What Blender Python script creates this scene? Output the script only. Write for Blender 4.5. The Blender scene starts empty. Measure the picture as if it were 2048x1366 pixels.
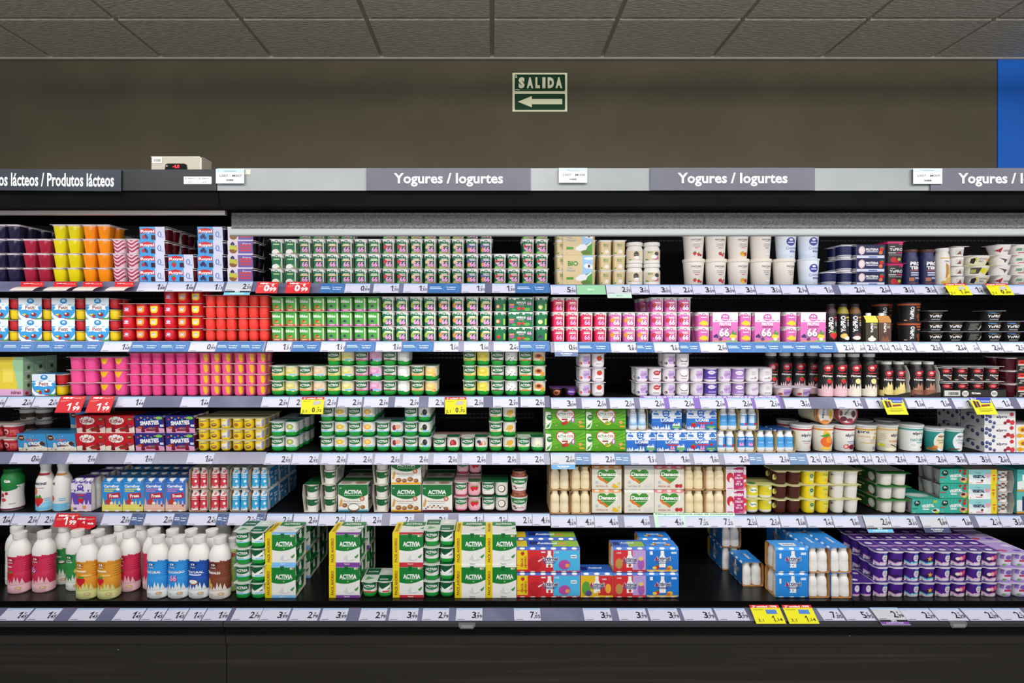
import bpy, bmesh, math, random
from mathutils import Vector, Matrix
from mathutils.geometry import tessellate_polygon
random.seed(7)
S = bpy.context.scene
COL = S.collection
PI = math.pi
EYE = 1.55                      # eye height of the photographer above the floor

# ------------------------------------------------------------------ camera
F = 1108.0                      # focal length in pixels of the 2048 px frame
cd = bpy.data.cameras.new('camera'); cam = bpy.data.objects.new('camera', cd); COL.objects.link(cam)
cd.sensor_fit = 'HORIZONTAL'; cd.sensor_width = 36.0; cd.lens = 36.0 * F / 2048
cd.shift_x = 40 / 2048; cd.shift_y = -31 / 2048
cd.clip_start = 0.05
cam.location = (0, 0, EYE); cam.rotation_euler = (PI / 2, 0, 0)
S.camera = cam
# ------------------------------------------------------------------ light
S.view_settings.view_transform = 'Standard'; S.view_settings.look = 'None'
S.view_settings.gamma = 1.0; S.view_settings.use_curve_mapping = False
S.view_settings.exposure = -0.08
w = bpy.data.worlds.new('store_ambient'); S.world = w; w.use_nodes = True
w.node_tree.nodes['Background'].inputs[0].default_value = (0.95, 0.97, 1.0, 1)
w.node_tree.nodes['Background'].inputs[1].default_value = 0.24
def area_light(name, loc, sx, sy, power, col=(1, 1, 1), rx=0, spread=180):
    l = bpy.data.lights.new(name, 'AREA'); l.shape = 'RECTANGLE'; l.size = sx; l.size_y = sy
    l.energy = power; l.color = col; l.spread = math.radians(spread)
    o = bpy.data.objects.new(name, l); COL.objects.link(o); o.location = loc; o.rotation_euler = (rx, 0, 0)
    return o
# aisle tubes above, an added frontal fill behind the photographer, LED runs under the canopy
area_light('aisle_light_run', (1.5, -0.2, EYE + 1.30), 6.0, 0.10, 60, (1, 0.98, 0.95), math.radians(42))
area_light('aisle_light_run', (0.2, 0.75, EYE + 1.32), 7.5, 0.10, 34, (1, 0.98, 0.95), math.radians(48), 110)
area_light('frontal_fill_light', (0.2, -1.9, EYE + 0.15), 9.0, 1.3, 108, (0.98, 0.98, 1.0), math.radians(90))  # broad fill added to light the product fronts evenly
area_light('canopy_light_run', (1.5, 2.135, EYE + 0.45), 4.9, 0.03, 9.5, (1, 0.97, 1.0), math.radians(48))
area_light('canopy_light_run', (-2.2, 2.135, EYE + 0.45), 2.3, 0.03, 5, (1, 0.97, 1.0), math.radians(48))

# ------------------------------------------------------------------ materials
def lin(h):
    v = [int(h[i:i + 2], 16) / 255 for i in (0, 2, 4)]
    return tuple(c / 12.92 if c <= .04045 else ((c + .055) / 1.055) ** 2.4 for c in v)
MC = {}
def mat(c):
    if c in MC: return MC[c]
    kind = ''
    h = c
    if ':' in c: h, kind = c.split(':')
    m = bpy.data.materials.new((kind or 'print') + '_' + h); m.use_nodes = True
    b = m.node_tree.nodes['Principled BSDF']; r, g, bl = lin(h)
    b.inputs['Base Color'].default_value = (r, g, bl, 1)
    b.inputs['Roughness'].default_value = 0.38; b.inputs['Specular IOR Level'].default_value = 0.35
    if kind == 'card': b.inputs['Roughness'].default_value = 0.5
    if kind == 'metal': b.inputs['Metallic'].default_value = 0.85; b.inputs['Roughness'].default_value = 0.42
    if kind == 'foil': b.inputs['Roughness'].default_value = 0.22
    if kind == 'gloss': b.inputs['Roughness'].default_value = 0.12
    if kind == 'matt': b.inputs['Roughness'].default_value = 0.8; b.inputs['Specular IOR Level'].default_value = 0.2
    if kind == 'jelly':
        b.inputs['Roughness'].default_value = 0.12; b.inputs['Specular IOR Level'].default_value = 0.6
    if kind == 'clear':
        b.inputs['Roughness'].default_value = 0.08; b.inputs['Transmission Weight'].default_value = 0.9; b.inputs['IOR'].default_value = 1.1
    if kind == 'led':
        b.inputs['Emission Color'].default_value = (r, g, bl, 1); b.inputs['Emission Strength'].default_value = 2.5
    MC[c] = m
    return m
def noisy(name, c1, c2, scale, rough=0.5, bump=0.0, metal=0.0, stretch=(1, 1, 1), detail=6, lo=.4, hi=.65, spec=.4, bs=None):
    m = bpy.data.materials.new(name); m.use_nodes = True; t = m.node_tree; b = t.nodes['Principled BSDF']
    tc = t.nodes.new('ShaderNodeTexCoord'); mp = t.nodes.new('ShaderNodeMapping'); mp.inputs['Scale'].default_value = stretch
    n = t.nodes.new('ShaderNodeTexNoise'); n.inputs['Scale'].default_value = scale; n.inputs['Detail'].default_value = detail
    r = t.nodes.new('ShaderNodeValToRGB')
    r.color_ramp.elements[0].position = lo; r.color_ramp.elements[1].position = hi
    r.color_ramp.elements[0].color = (*lin(c1), 1); r.color_ramp.elements[1].color = (*lin(c2), 1)
    t.links.new(tc.outputs['Object'], mp.inputs[0]); t.links.new(mp.outputs[0], n.inputs['Vector'])
    t.links.new(n.outputs['Fac'], r.inputs[0]); t.links.new(r.outputs[0], b.inputs['Base Color'])
    b.inputs['Roughness'].default_value = rough; b.inputs['Metallic'].default_value = metal; b.inputs['Specular IOR Level'].default_value = spec
    if bump:
        n2 = t.nodes.new('ShaderNodeTexNoise'); n2.inputs['Scale'].default_value = bs or scale; n2.inputs['Detail'].default_value = 4
        t.links.new(mp.outputs[0], n2.inputs['Vector'])
        bp = t.nodes.new('ShaderNodeBump'); bp.inputs['Strength'].default_value = bump; bp.inputs['Distance'].default_value = .004
        t.links.new(n2.outputs['Fac'], bp.inputs['Height']); t.links.new(bp.outputs[0], b.inputs['Normal'])
    MC[name] = m
    return m
noisy('wall_paint', '554e3d', '5b5442', 3, .75)
noisy('blue_paint', '0f62c8', '1268d0', 3, .6)
noisy('ceiling_tile', 'bdb6a7', 'd2ccbd', 60, .9, .9, stretch=(.5, 1.6, 1), bs=70)
noisy('ceiling_bar', 'b5b1a8', 'bdb9b0', 20, .5)
noisy('black_steel', '1b1815', '25211d', 2.0, .42, stretch=(.15, 1, 6), lo=.3, hi=.75)
noisy('scuffed_steel', '1b1815', '3d3833', 9, .45, stretch=(.1, 1, 5), lo=.52, hi=.9)
noisy('deck_steel', '0c0b0b', '171616', 4, .3, lo=.35, hi=.8)
noisy('fascia_black', '090808', '0f0e0d', 4, .6, spec=.08)
noisy('inner_steel', '09090b', '0f0f12', 3, .6, spec=.12)
noisy('grey_header', '7f8587', '9a9fa1', 2.2, .38, stretch=(1, 1, 1), lo=.35, hi=.7)
noisy('dark_header', '1e2125', '2b2f33', 4, .4)
noisy('sign_slate', '50525f', '5c5e6b', 5, .42, lo=.35, hi=.75)
noisy('dark_slate', '2b303a', '363c47', 5, .42)
noisy('rail_plastic', '62637e', '72738e', 8, .22, spec=.6)
noisy('floor_tile', '8f8c86', '9a968f', 4, .3)
noisy('mesh_curtain', '3c3e40', '77797b', 260, .6, stretch=(.5, 1, 2.2), detail=2, lo=.35, hi=.65)

# ------------------------------------------------------------------ mesh builder (millimetres)
def lerp(prof, z):
    for (a, ra), (b, rb) in zip(prof, prof[1:]):
        if z <= b: return ra + (rb - ra) * (z - a) / max(b - a, 1e-6) if z > a else ra
    return prof[-1][1]
TXT = {}
def glyphs(s, bold):
    k = (s, bold)
    if k not in TXT:
        c = bpy.data.curves.new('t', 'FONT'); c.body = s; c.resolution_u = 2; c.offset = bold; c.align_x = 'CENTER'
        o = bpy.data.objects.new('t', c)
        me = bpy.data.meshes.new_from_object(o)
        me.calc_loop_triangles()
        vs = [(v.co.x, v.co.y) for v in me.vertices]
        tr = [tuple(t.vertices) for t in me.loop_triangles]
        x0 = min(v[0] for v in vs); x1 = max(v[0] for v in vs); y0 = min(v[1] for v in vs); y1 = max(v[1] for v in vs)
        vs = [(x - (x0 + x1) / 2, y - (y0 + y1) / 2) for x, y in vs]
        TXT[k] = (vs, tr, x1 - x0, y1 - y0)
        bpy.data.objects.remove(o); bpy.data.curves.remove(c); bpy.data.meshes.remove(me)
    return TXT[k]
# art primitives, all in millimetres on a panel: x to the right, z up
def R(x0, z0, x1, z1, c): return ('P', [(x0, z0), (x1, z0), (x1, z1), (x0, z1)], c)
def E(x, z, rx, rz, c, n=14): return ('P', [(x + rx * math.cos(2 * PI * i / n), z + rz * math.sin(2 * PI * i / n)) for i in range(n)], c)
def P(pts, c): return ('P', pts, c)
def T(s, x, z, h, c, w=None, rot=0, bold=.012): return ('T', s, x, z, h, w, rot, bold, c)
def one(x, z, h, c, w=None):                      # an upright figure 1 with its flag
    w = w or h * .42; s = w * .36
    return P([(x + w / 2 - s, z - h / 2), (x + w / 2, z - h / 2), (x + w / 2, z + h / 2), (x + w / 2 - s * .9, z + h / 2), (x - w / 2, z + h * .27), (x - w / 2, z + h * .12), (x + w / 2 - s, z + h * .28)], c)
def tris_of(p):
    if p[0] == 'P':
        pts = p[1]
        return [tuple(pts[i] for i in t) for t in tessellate_polygon([[Vector((x, z, 0)) for x, z in pts]])], p[2]
    _, s, x, z, h, w, rot, bold, c = p
    vs, tr, W, H = glyphs(s, bold)
    sz = h / H; sx = (w / W) if w else sz
    cr, sr = math.cos(rot), math.sin(rot)
    q = [(x + a * sx * cr - b * sz * sr, z + a * sx * sr + b * sz * cr) for a, b in vs]
    return [tuple(q[i] for i in t) for t in tr], c
class MB:
    def __init__(s): s.v = []; s.f = []; s.m = []; s.mats = []
    def mi(s, c):
        if c not in s.mats: s.mats.append(c)
        return s.mats.index(c)
    def face(s, vs, c):
        b = len(s.v); s.v += vs; s.f.append(tuple(range(b, b + len(vs)))); s.m.append(s.mi(c))
    def box(s, x0, y0, z0, x1, y1, z1, c):
        b = len(s.v)
        s.v += [(x0, y0, z0), (x1, y0, z0), (x1, y1, z0), (x0, y1, z0), (x0, y0, z1), (x1, y0, z1), (x1, y1, z1), (x0, y1, z1)]
        for f in ((3, 2, 1, 0), (4, 5, 6, 7), (0, 1, 5, 4), (1, 2, 6, 5), (2, 3, 7, 6), (3, 0, 4, 7)):
            s.f.append(tuple(b + i for i in f)); s.m.append(s.mi(c))
    def prism(s, pts, x0, x1, c, axis='x', cap=True):
        # pts: outline (a, b); extruded along x (a=y, b=z) or along y (a=x, b=z) or along z (a=x, b=y)
        g = {'x': lambda a, b, t: (t, a, b), 'y': lambda a, b, t: (a, t, b), 'z': lambda a, b, t: (a, b, t)}[axis]
        b0 = len(s.v); n = len(pts)
        s.v += [g(a, b, x0) for a, b in pts] + [g(a, b, x1) for a, b in pts]
        for i in range(n):
            j = (i + 1) % n; s.f.append((b0 + i, b0 + j, b0 + n + j, b0 + n + i)); s.m.append(s.mi(c))
        if cap:
            s.f.append(tuple(range(b0, b0 + n))); s.m.append(s.mi(c))
            s.f.append(tuple(range(b0 + 2 * n - 1, b0 + n - 1, -1))); s.m.append(s.mi(c))
    def tube(s, pts, x0, x1, c, cin, th=.7, axis='x'):
        # a sleeve: closed outline extruded, open at both ends, with wall thickness
        n = len(pts); ca = sum(p[0] for p in pts) / n; cb = sum(p[1] for p in pts) / n
        inn = []
        for a, b in pts:
            d = math.hypot(a - ca, b - cb); k = (d - th * 1.2) / d; inn.append((ca + (a - ca) * k, cb + (b - cb) * k))
        g = {'x': lambda a, b, t: (t, a, b), 'y': lambda a, b, t: (a, t, b)}[axis]
        b0 = len(s.v)
        s.v += [g(*p, x0) for p in pts] + [g(*p, x1) for p in pts] + [g(*p, x0) for p in inn] + [g(*p, x1) for p in inn]
        for i in range(n):
            j = (i + 1) % n
            cc = c[i] if isinstance(c, (list, tuple)) else c
            for f, k in (((i, j, n + j, n + i), cc), ((2 * n + j, 2 * n + i, 3 * n + i, 3 * n + j), cin), ((j, i, 2 * n + i, 2 * n + j), cin), ((n + i, n + j, 3 * n + j, 3 * n + i), cin)):
                s.f.append(tuple(b0 + q for q in f)); s.m.append(s.mi(k))
    def lathe(s, prof, seg=26, n=2.0, dr=1.0, fl=0, cx=0, cy=0, sect=None):
        b0 = len(s.v); cs = []
        for k in range(seg):
            t = 2 * PI * (k + .5) / seg; c, q = math.cos(t), math.sin(t)
            rho = (abs(c) ** n + abs(q) ** n) ** (-1 / n)
            if fl: rho *= 1 + fl * (1 if k % 2 else -1)
            cs.append((rho * c, rho * q * dr))
        for z, r, c in prof:
            s.v += [(cx + r * a, cy + r * b, z) for a, b in cs]
        for i in range(len(prof) - 1):
            for k in range(seg):
                k2 = (k + 1) % seg
                s.f.append((b0 + i * seg + k, b0 + i * seg + k2, b0 + (i + 1) * seg + k2, b0 + (i + 1) * seg + k))
                c = prof[i][2]
                if sect:
                    q = sect(2 * PI * (k + 1) / seg, (prof[i][0] + prof[i + 1][0]) / 2)
                    if q: c = q
                s.m.append(s.mi(c))
        s.f.append(tuple(b0 + k for k in range(seg - 1, -1, -1))); s.m.append(s.mi(prof[0][2]))
        t = b0 + (len(prof) - 1) * seg
        s.f.append(tuple(t + k for k in range(seg))); s.m.append(s.mi(prof[-1][2]))
    def art(s, prims, fm, thr=6.0, o0=.12, do=.09):
        for li, p in enumerate(prims):
            tr, c = tris_of(p); off = o0 + do * li; m = s.mi(c); st = list(tr)
            while st:
                t = st.pop()
                (ax, az), (bx, bz), (cx, cz) = t
                e = [(math.hypot(ax - bx, (az - bz) * .6), 0), (math.hypot(bx - cx, (bz - cz) * .6), 1), (math.hypot(cx - ax, (cz - az) * .6), 2)]
                L, i = max(e)
                if thr and L > thr:
                    a, b, d = t[i], t[(i + 1) % 3], t[(i + 2) % 3]
                    mm = ((a[0] + b[0]) / 2, (a[1] + b[1]) / 2)
                    st += [(a, mm, d), (mm, b, d)]; continue
                area = (bx - ax) * (cz - az) - (cx - ax) * (bz - az)
                if area < 0: t = (t[0], t[2], t[1])
                b0 = len(s.v); s.v += [fm(x, z, off) for x, z in t]; s.f.append((b0, b0 + 1, b0 + 2)); s.m.append(m)
        return s
    def mesh(s, name, smooth=38):
        me = bpy.data.meshes.new(name)
        me.from_pydata([(x * .001, y * .001, z * .001) for x, y, z in s.v], [], s.f)
        for c in s.mats: me.materials.append(MC[c] if c in MC else mat(c))
        me.polygons.foreach_set('material_index', s.m)
        if smooth:
            me.polygons.foreach_set('use_smooth', [True] * len(s.f)); me.set_sharp_from_angle(angle=math.radians(smooth))
        me.update(); return me
def flat(y=0):                                   # front panel facing the aisle
    return lambda x, z, o: (x, y - o, z)
def lean(y0, y1, h):                             # front panel leaning: y0 at the bottom, y1 at the top
    return lambda x, z, o: (x, y0 + (y1 - y0) * z / h - o, z)
def topf(z, y0=0):                               # top panel, art z runs from the front edge backwards
    return lambda x, y, o: (x, y0 + y, z + o)
def sidef(xs, sgn=1):                            # side panel facing +x: art x runs back from the front edge
    return lambda x, z, o: (xs + sgn * o, x, z)
def round_front(prof, n=2.0, dr=1.0, fl=0):
    pr = [(z, r * (1 + fl)) for z, r, c in prof]
    def f(x, z, o):
        r = lerp(pr, z); t = min(.985, abs(x) / r)
        return (x, -r * dr * (1 - t ** n) ** (1 / n) - o, z)
    return f

# ------------------------------------------------------------------ things and parts
def put(name, me, parent=None, loc=(0, 0, 0), rz=0.0):
    o = bpy.data.objects.new(name, me); COL.objects.link(o); o.location = loc; o.rotation_euler = (0, 0, rz)
    if parent: o.parent = parent
    return o
def tag(o, label, cat, group=None):
    o['label'] = label; o['category'] = cat
    if group: o['group'] = group
    return o
def structure(o): o['kind'] = 'structure'; return o
def wx(px, Y): return (px - 984) * Y / F         # pixel column of the photo -> metres at depth Y
def wz(py, Y): return EYE + (652 - py) * Y / F

# ------------------------------------------------------------------ the room
def sbox(name, x0, y0, z0, x1, y1, z1, c, parent=None):
    m = MB(); m.box(x0 * 1000, y0 * 1000, z0 * 1000, x1 * 1000, y1 * 1000, z1 * 1000, c); return put(name, m.mesh(name, 0), parent)
WY = 3.04; CZ = EYE + 1.463
structure(sbox('floor', -6, -4, -.1, 6, WY + .1, 0, 'floor_tile'))
structure(sbox('wall_back', -6, WY, 0, wx(1994, WY), WY + .1, CZ + .08, 'wall_paint'))
structure(sbox('wall_right', wx(1994, WY), WY - .006, 0, 6, WY + .1, CZ + .08, 'blue_paint'))
structure(sbox('trim_1', -6, WY - .022, CZ - .006, 6, WY - .007, CZ + .012, 'ceiling_bar'))
m = MB(); m.box(-6000, -1000, (CZ + .012) * 1000, 6000, WY * 1000, (CZ + .06) * 1000, 'ceiling_bar')
for i in range(-10, 10):
    y = WY - .02
    for d in (.37, .576, .576, .576, .576, .576):
        m.box((i * .6 + .012) * 1000, (y - d) * 1000, CZ * 1000, (i * .6 + .588) * 1000, y * 1000, (CZ + .012) * 1000, 'ceiling_tile'); y -= d + .024
structure(put('ceiling', m.mesh('ceiling', 0)))
structure(sbox('shadow_bar', -4, 1.0, EYE + 1.278, 5, 1.06, EYE + 1.323, 'ceiling_bar'))      # unseen bar added to cast the dark band on the back wall
# exit sign
m = MB(); SW, SH_ = 300, 212
m.box(-SW / 2, 0, 0, SW / 2, 5, SH_, 'f0f0cc')
def rr(x0, z0, x1, z1, r, c, k=4):
    pts = []
    for cx, cz, a in ((x1 - r, z0 + r, -90), (x1 - r, z1 - r, 0), (x0 + r, z1 - r, 90), (x0 + r, z0 + r, 180)):
        pts += [(cx + r * math.cos(math.radians(a + 90 * i / k)), cz + r * math.sin(math.radians(a + 90 * i / k))) for i in range(k + 1)]
    return P(pts, c)
G = '073d22'
m.art([rr(-138, 112, 138, 203, 6, G), rr(-138, 9, 138, 97, 6, G), R(-135, 184, -125, 199, 'b9c9ad'), R(-135, 117, -110, 123, 'c9cfae'), R(-106, 118, -45, 121, '5f8a6a'),
       T('S', -100, 157, 62, 'f0f0cc', 34, bold=.07), T('A', -54, 157, 60, 'f0f0cc', 36, bold=.07), T('L', -12, 157, 60, 'f0f0cc', 25, bold=.07), T('I', 22, 157, 60, 'f0f0cc', 17, bold=.07), T('D', 60, 157, 60, 'f0f0cc', 35, bold=.07), T('A', 104, 157, 60, 'f0f0cc', 37, bold=.07),
       P([(-121, 53), (-44, 84), (-44, 68), (122, 68), (122, 39), (-44, 39), (-44, 22)], 'f0f0cc')], flat(0), 0, .3, .2)
s = put('exit_sign', m.mesh('exit_sign', 0), None, (wx(1079.5, WY), WY - .006, wz(224, WY)))
tag(s, 'green exit sign with white SALIDA lettering and left arrow on the brown wall', 'sign')

# ------------------------------------------------------------------ refrigerated cabinets
CAB = []
SEAM = [-.994, .2555, 1.556, 2.81, 4.06]
def strip_y(sh, px):                             # pixel row of the shelf edge's upper line for each bay
    a = 0 if px < 530 else 1 if px < 1100 else 2
    return {1: (563, 566, 569), 2: (682, 682, 683.5), 3: (792, 792, 794.5), 4: (904, 905.2, 905.2), 5: (1025, 1026, 1029.5)}[sh][a]
RT, RB = 2.449, 2.42                             # depth of the upper and lower edge of a shelf's price rail
def shelf_z(sh, px): return wz(strip_y(sh, px), RT) - .0015
RH = .046                                        # rise of the leaning rail
DZ = EYE - 1.12; DY = 2.257                      # the bottom deck: height and front edge
def cabinet(name, label, x0, x1, bays, header, zt):
    e = put(name, None, None, ((x0 + x1) / 2, 2.05, 0)); tag(e, label, 'refrigerated cabinet', 'refrigerated wall cabinets')
    ox, oy = e.location.x, e.location.y
    def part(n, mb, parent=e, sm=0):
        o = put(n, mb.mesh(n, sm), parent); o.location = (-ox, -oy, 0) if parent is e else (0, 0, 0); return o
    k = 1000; X0, X1 = x0 * k + 1.5, x1 * k - 1.5
    m = MB(); m.prism([(2075, 120), (2075, 372), (3000, 372), (3000, 60), (2130, 60)], X0, X1, 'scuffed_steel'); part('kick_panel', m)
    m = MB()                                     # bumper panels below the price rail
    zc = lambda y, Y: wz(y, Y) * k
    m.prism([(2068, zc(1287, 2.068)), (2064, zc(1265, 2.064)), (2069, zc(1263.5, 2.069)), (2069, zc(1262.5, 2.069)), (2064, zc(1261, 2.064)), (2062, zc(1250, 2.062)), (2066, zc(1248, 2.066)), (2130, zc(1248, 2.066)), (2130, zc(1287, 2.068))], X0, X1, 'black_steel')
    r_ = random.Random(int(x1 * 10))
    for px, py, s_ in ((365, 1258, 3), (1020, 1247, 5), (1144, 1257, 9), (236, 1300, 3), (760, 1252, 3), (1482, 1262, 3), (1610, 1254, 4), (600, 1270, 2), (1700, 1272, 3), (1330, 1268, 2)):
        X = wx(px, 2.06)
        if x0 < X < x1: m.art([P([(X * k + s_ * r_.uniform(.5, 1.4) * math.cos(q), zc(py, 2.06) + s_ * .5 * r_.uniform(.5, 1.3) * math.sin(q)) for q in (0, .9, 1.8, 2.7, 3.6, 4.5, 5.4)], '8a8886')], flat(2061.4), 0)
    part('bumper_panel', m)
    m = MB()
    m.prism([(2046, 439), (2046, 452), (2054, 456), (2104, 476), (2112, 478), (2112, 470), (2060, 448)], X0, X1, '4c4d52:metal')
    m.prism([(2052, 457.5), (2105, 478.5), (2107, 477), (2054, 455.5)], X0, X1, 'rail_plastic'); part('price_rail', m)
    m = MB(); m.prism([(2112, 470), (2112, 477), (2118, 477), (2118, 400), (2060, 400), (2060, 440)], X0, X1, 'fascia_black'); part('front_lip', m)
    m = MB(); ed = sorted([x0] + [s_ for s_ in (wx(1101, DY), wx(1404, DY), wx(1707, DY), wx(185, DY)) if x0 + .05 < s_ < x1 - .05] + [x1])
    for a, b in zip(ed, ed[1:]):
        m.box(a * k + 1, DY * k, DZ * k - 3, b * k - 1, 2960, DZ * k, 'deck_steel'); m.box(a * k + 1, DY * k, DZ * k - 45, b * k - 1, DY * k + 3, DZ * k - 3, 'deck_steel')
    part('deck', m)
    m = MB(); m.box(X0, 2962, 372, X1, 2985, zt * k - 20, 'inner_steel')
    for a, b in bays:
        for zz in (wz(474, 2.96), wz(483, 2.96), wz(590, 2.96), wz(598, 2.96), wz(709, 2.96), wz(717, 2.96), wz(829, 2.96), wz(837, 2.96), wz(945, 2.96), wz(953, 2.96)):
            x = max(a, -2.6) + .03
            while x < min(b, 2.75) - .03:
                m.box(x * k, 2961.4, zz * k, x * k + 15, 2962, zz * k + 8, '040404'); x += .021
    part('back_panel', m)
    m = MB(); m.box(X0, 2040, zt * k - 20, X1, 3005, zt * k - 2, 'black_steel'); m.box(X0, 2985, 0, X1, 3005, zt * k - 20, 'black_steel')
    part('outer_shell', m)
    m = MB(); m.box(X0, 2002, wz(381, 2.0) * k, X1, 2040, zt * k, header); part('header_panel', m)
    m = MB(); m.prism([(2003, wz(381, 2.0) * k - .5), (2012, wz(383, 2.01) * k), (2022, wz(412, 2.02) * k), (2056, wz(419.5, 2.06) * k), (2056, wz(400, 2.06) * k), (2040, wz(381, 2.0) * k - .5)], X0, X1, 'fascia_black')
    part('canopy_fascia', m)
    m = MB(); m.prism([(2056, wz(405, 2.06) * k), (2240, zt * k - 70), (2960, zt * k - 30), (2960, zt * k - 22), (2056, zt * k - 22)], X0, X1, 'inner_steel'); part('canopy_ceiling', m)
    for sh in range(1, 6):
        for a, b in bays:
            pm = 984 + (max(a, -1.9) + min(b, 2.0)) / 2 * 450
            z = shelf_z(sh, pm) * k; A, B = a * k + 1.5, b * k - 1.5
            m = MB(); m.prism([(RT * k + 4, z), (2955, z), (2955, z - 6), (2700, z - 22), (RT * k + 4, z - 14)], A, B, 'inner_steel')
            m.box(A, RT * k + 2, z - 3, B, RT * k + 4, z, 'b9b3a4')
            sf = part('shelf', m)
            m = MB(); zt_ = z + 1.5; zb = zt_ - RH * k
            m.prism([(RT * k - .5, zt_), (RB * k, zb), (RB * k + 2.5, zb - 1), (RT * k + 2, zt_ - 12), (RT * k + 2, zt_)], A, B, 'rail_plastic'); part('price_rail', m, sf)
    return e
ZT = wz(336, 2.0)
HB = [(-3.49, -2.244), (-2.244, -.994)]
cl = cabinet('dairy_cabinet', 'black refrigerated wall cabinet with dark header on the left of the seam', -3.49, -.994, HB, 'dark_header', wz(338.5, 2.0))
cr = cabinet('dairy_cabinet', 'black refrigerated wall cabinet with light grey header and half-drawn mesh blind', -.994, 4.06, list(zip(SEAM, SEAM[1:])), 'grey_header', ZT)
def child(par, n, mb, sm=0):
    o = put(n, mb.mesh(n, sm), par); o.location = tuple(-c for c in par.location); return o
# half-lowered mesh blind of the right cabinet, grey rail of the left cabinet
m = MB(); xa = wx(463, 2.1) * 1000
for i in range(9):
    z0 = wz(426, 2.1) * 1000; z1 = wz(458, 2.1) * 1000; a = z0 + (z1 - z0) * i / 9; b = z0 + (z1 - z0) * (i + 1) / 9; o1 = 2 * (i % 2); o2 = 2 - o1
    m.prism([(2098 + o1, a), (2100 + o1, a), (2100 + o2, b), (2098 + o2, b)], xa, 4058, 'mesh_curtain')
bl = child(cr, 'night_blind', m)
m = MB(); z0, z1 = wz(472, 2.095) * 1000, wz(458, 2.095) * 1000
m.prism([(2090, z0 + 3), (2088, z0 + 8), (2088, z1 - 4), (2092, z1), (2106, z1), (2106, z0), (2094, z0)], wx(461, 2.095) * 1000, 4058, 'a9aeae')
pb = put('pull_bar', m.mesh('pull_bar', 0), bl)
m = MB(); m.prism([(2062, wz(429, 2.06) * 1000), (2062, wz(421, 2.06) * 1000), (2080, wz(421, 2.06) * 1000), (2080, wz(429, 2.06) * 1000)], -3488, -994, 'a39c99:metal')
child(cl, 'blind_rail', m)
# small grey cable clips on the bumper panel
for px, py in ((934, 1250), (1914, 1248)):
    m = MB(); cx = wx(px, 2.05) * 1000; cz = wz(py, 2.05) * 1000
    m.prism([(cx - 31, cz + 10), (cx - 31, cz), (cx - 24, cz - 10), (cx + 22, cz - 10), (cx + 31, cz), (cx + 31, cz + 10)], 2042, 2061, '6d6b6c', 'y')
    m.prism([(cx - 22, cz + 4), (cx - 22, cz - 5), (cx + 22, cz - 5), (cx + 22, cz + 4)], 2040, 2042, '8b898a', 'y')
    child(cr, 'cable_clip', m)
# header signs and cards
def sign(px0, px1, py0, py1, text, tw0, tw1, cap, c, label, rz=0.0, tz=None):
    Y = 1.998; W = (px1 - px0) * Y / F * 1000; H = (py1 - py0) * Y / F * 1000
    m = MB(); m.box(-W / 2, -3, 0, W / 2, 0, H, c)
    sc = Y / F * 1000
    m.art([T(text, ((tw0 + tw1) / 2 - (px0 + px1) / 2) * sc, (py1 - (tz or (py0 + py1) / 2)) * sc, cap * sc, 'e9eced', (tw1 - tw0) * sc, bold=.022)], flat(-3), 0, .4)
    o = put('header_sign', m.mesh('header_sign', 0), None, (wx((px0 + px1) / 2, Y), Y, wz(py1, Y))); o.rotation_euler = (0, rz, 0)
    return tag(o, label, 'sign', 'header signs')
sign(-250, 243, 338, 381, 'Productos lácteos / Produtos lácteos', -64, 229, 27, 'dark_slate', 'dark slate header sign ending in the words Produtos lácteos, tilted', .0075, 359)
YL = 'Yogures / Iogurtes'
sign(733, 1061, 336.5, 381.5, YL, 788, 1006, 27, 'sign_slate', 'grey Yogures / Iogurtes header sign between the first two white location cards', 0, 360)
sign(1300, 1629, 336, 381, YL, 1355, 1574, 27, 'sign_slate', 'grey Yogures / Iogurtes header sign right of the second white location card', 0, 359.5)
sign(1860, 2190, 336.5, 382, YL, 1915, 2134, 27, 'sign_slate', 'grey Yogures / Iogurtes header sign cut off by the right picture edge', 0, 360)
def bars(x0, z0, x1, z1, c='3a3a3a', seed=1):
    r = random.Random(seed); out = []; x = x0
    while x < x1:
        wd = r.choice((.8, 1.2, 1.8)) * (x1 - x0) / 30; out.append(R(x, z0, min(x1, x + wd), z1, c)); x += wd + r.choice((.9, 1.4)) * (x1 - x0) / 30
    return out
for px0, px1, py0, py1, t, far in ((430, 487, 337, 366, 'L007 - M007', 'leftmost'), (1118, 1175, 335, 364.5, 'L007 - M008', 'middle'), (1829, 1887, 336, 367, 'L007 - M009', 'rightmost')):
    W, H = (px1 - px0) * 1.79, (py1 - py0) * 1.79; m = MB()
    m.prism([(0, 0), (0, H), (9, H), (9, H - 3), (1.5, H - 3), (1.5, 0)], -W / 2, W / 2, 'd9dde3:gloss')
    m.art([R(-W / 2 + 1, H - 13, W / 2 - 1, H - 1, 'b4cfe2'), R(-22, H - 9, 22, H - 7, '6a7f92'), T(t, 3, H * .53, 8.5, '4b4f56', W * .78, bold=.01)] + bars(-13, 9, 13, 15), flat(0), 0, .3, .05)
    tag(put('location_card', m.mesh('location_card', 0), None, (wx((px0 + px1) / 2, 1.985), 1.9905, wz(py1, 1.985))), 'white card reading %s clipped on the cabinet header' % t, 'card', 'location cards')
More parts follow.
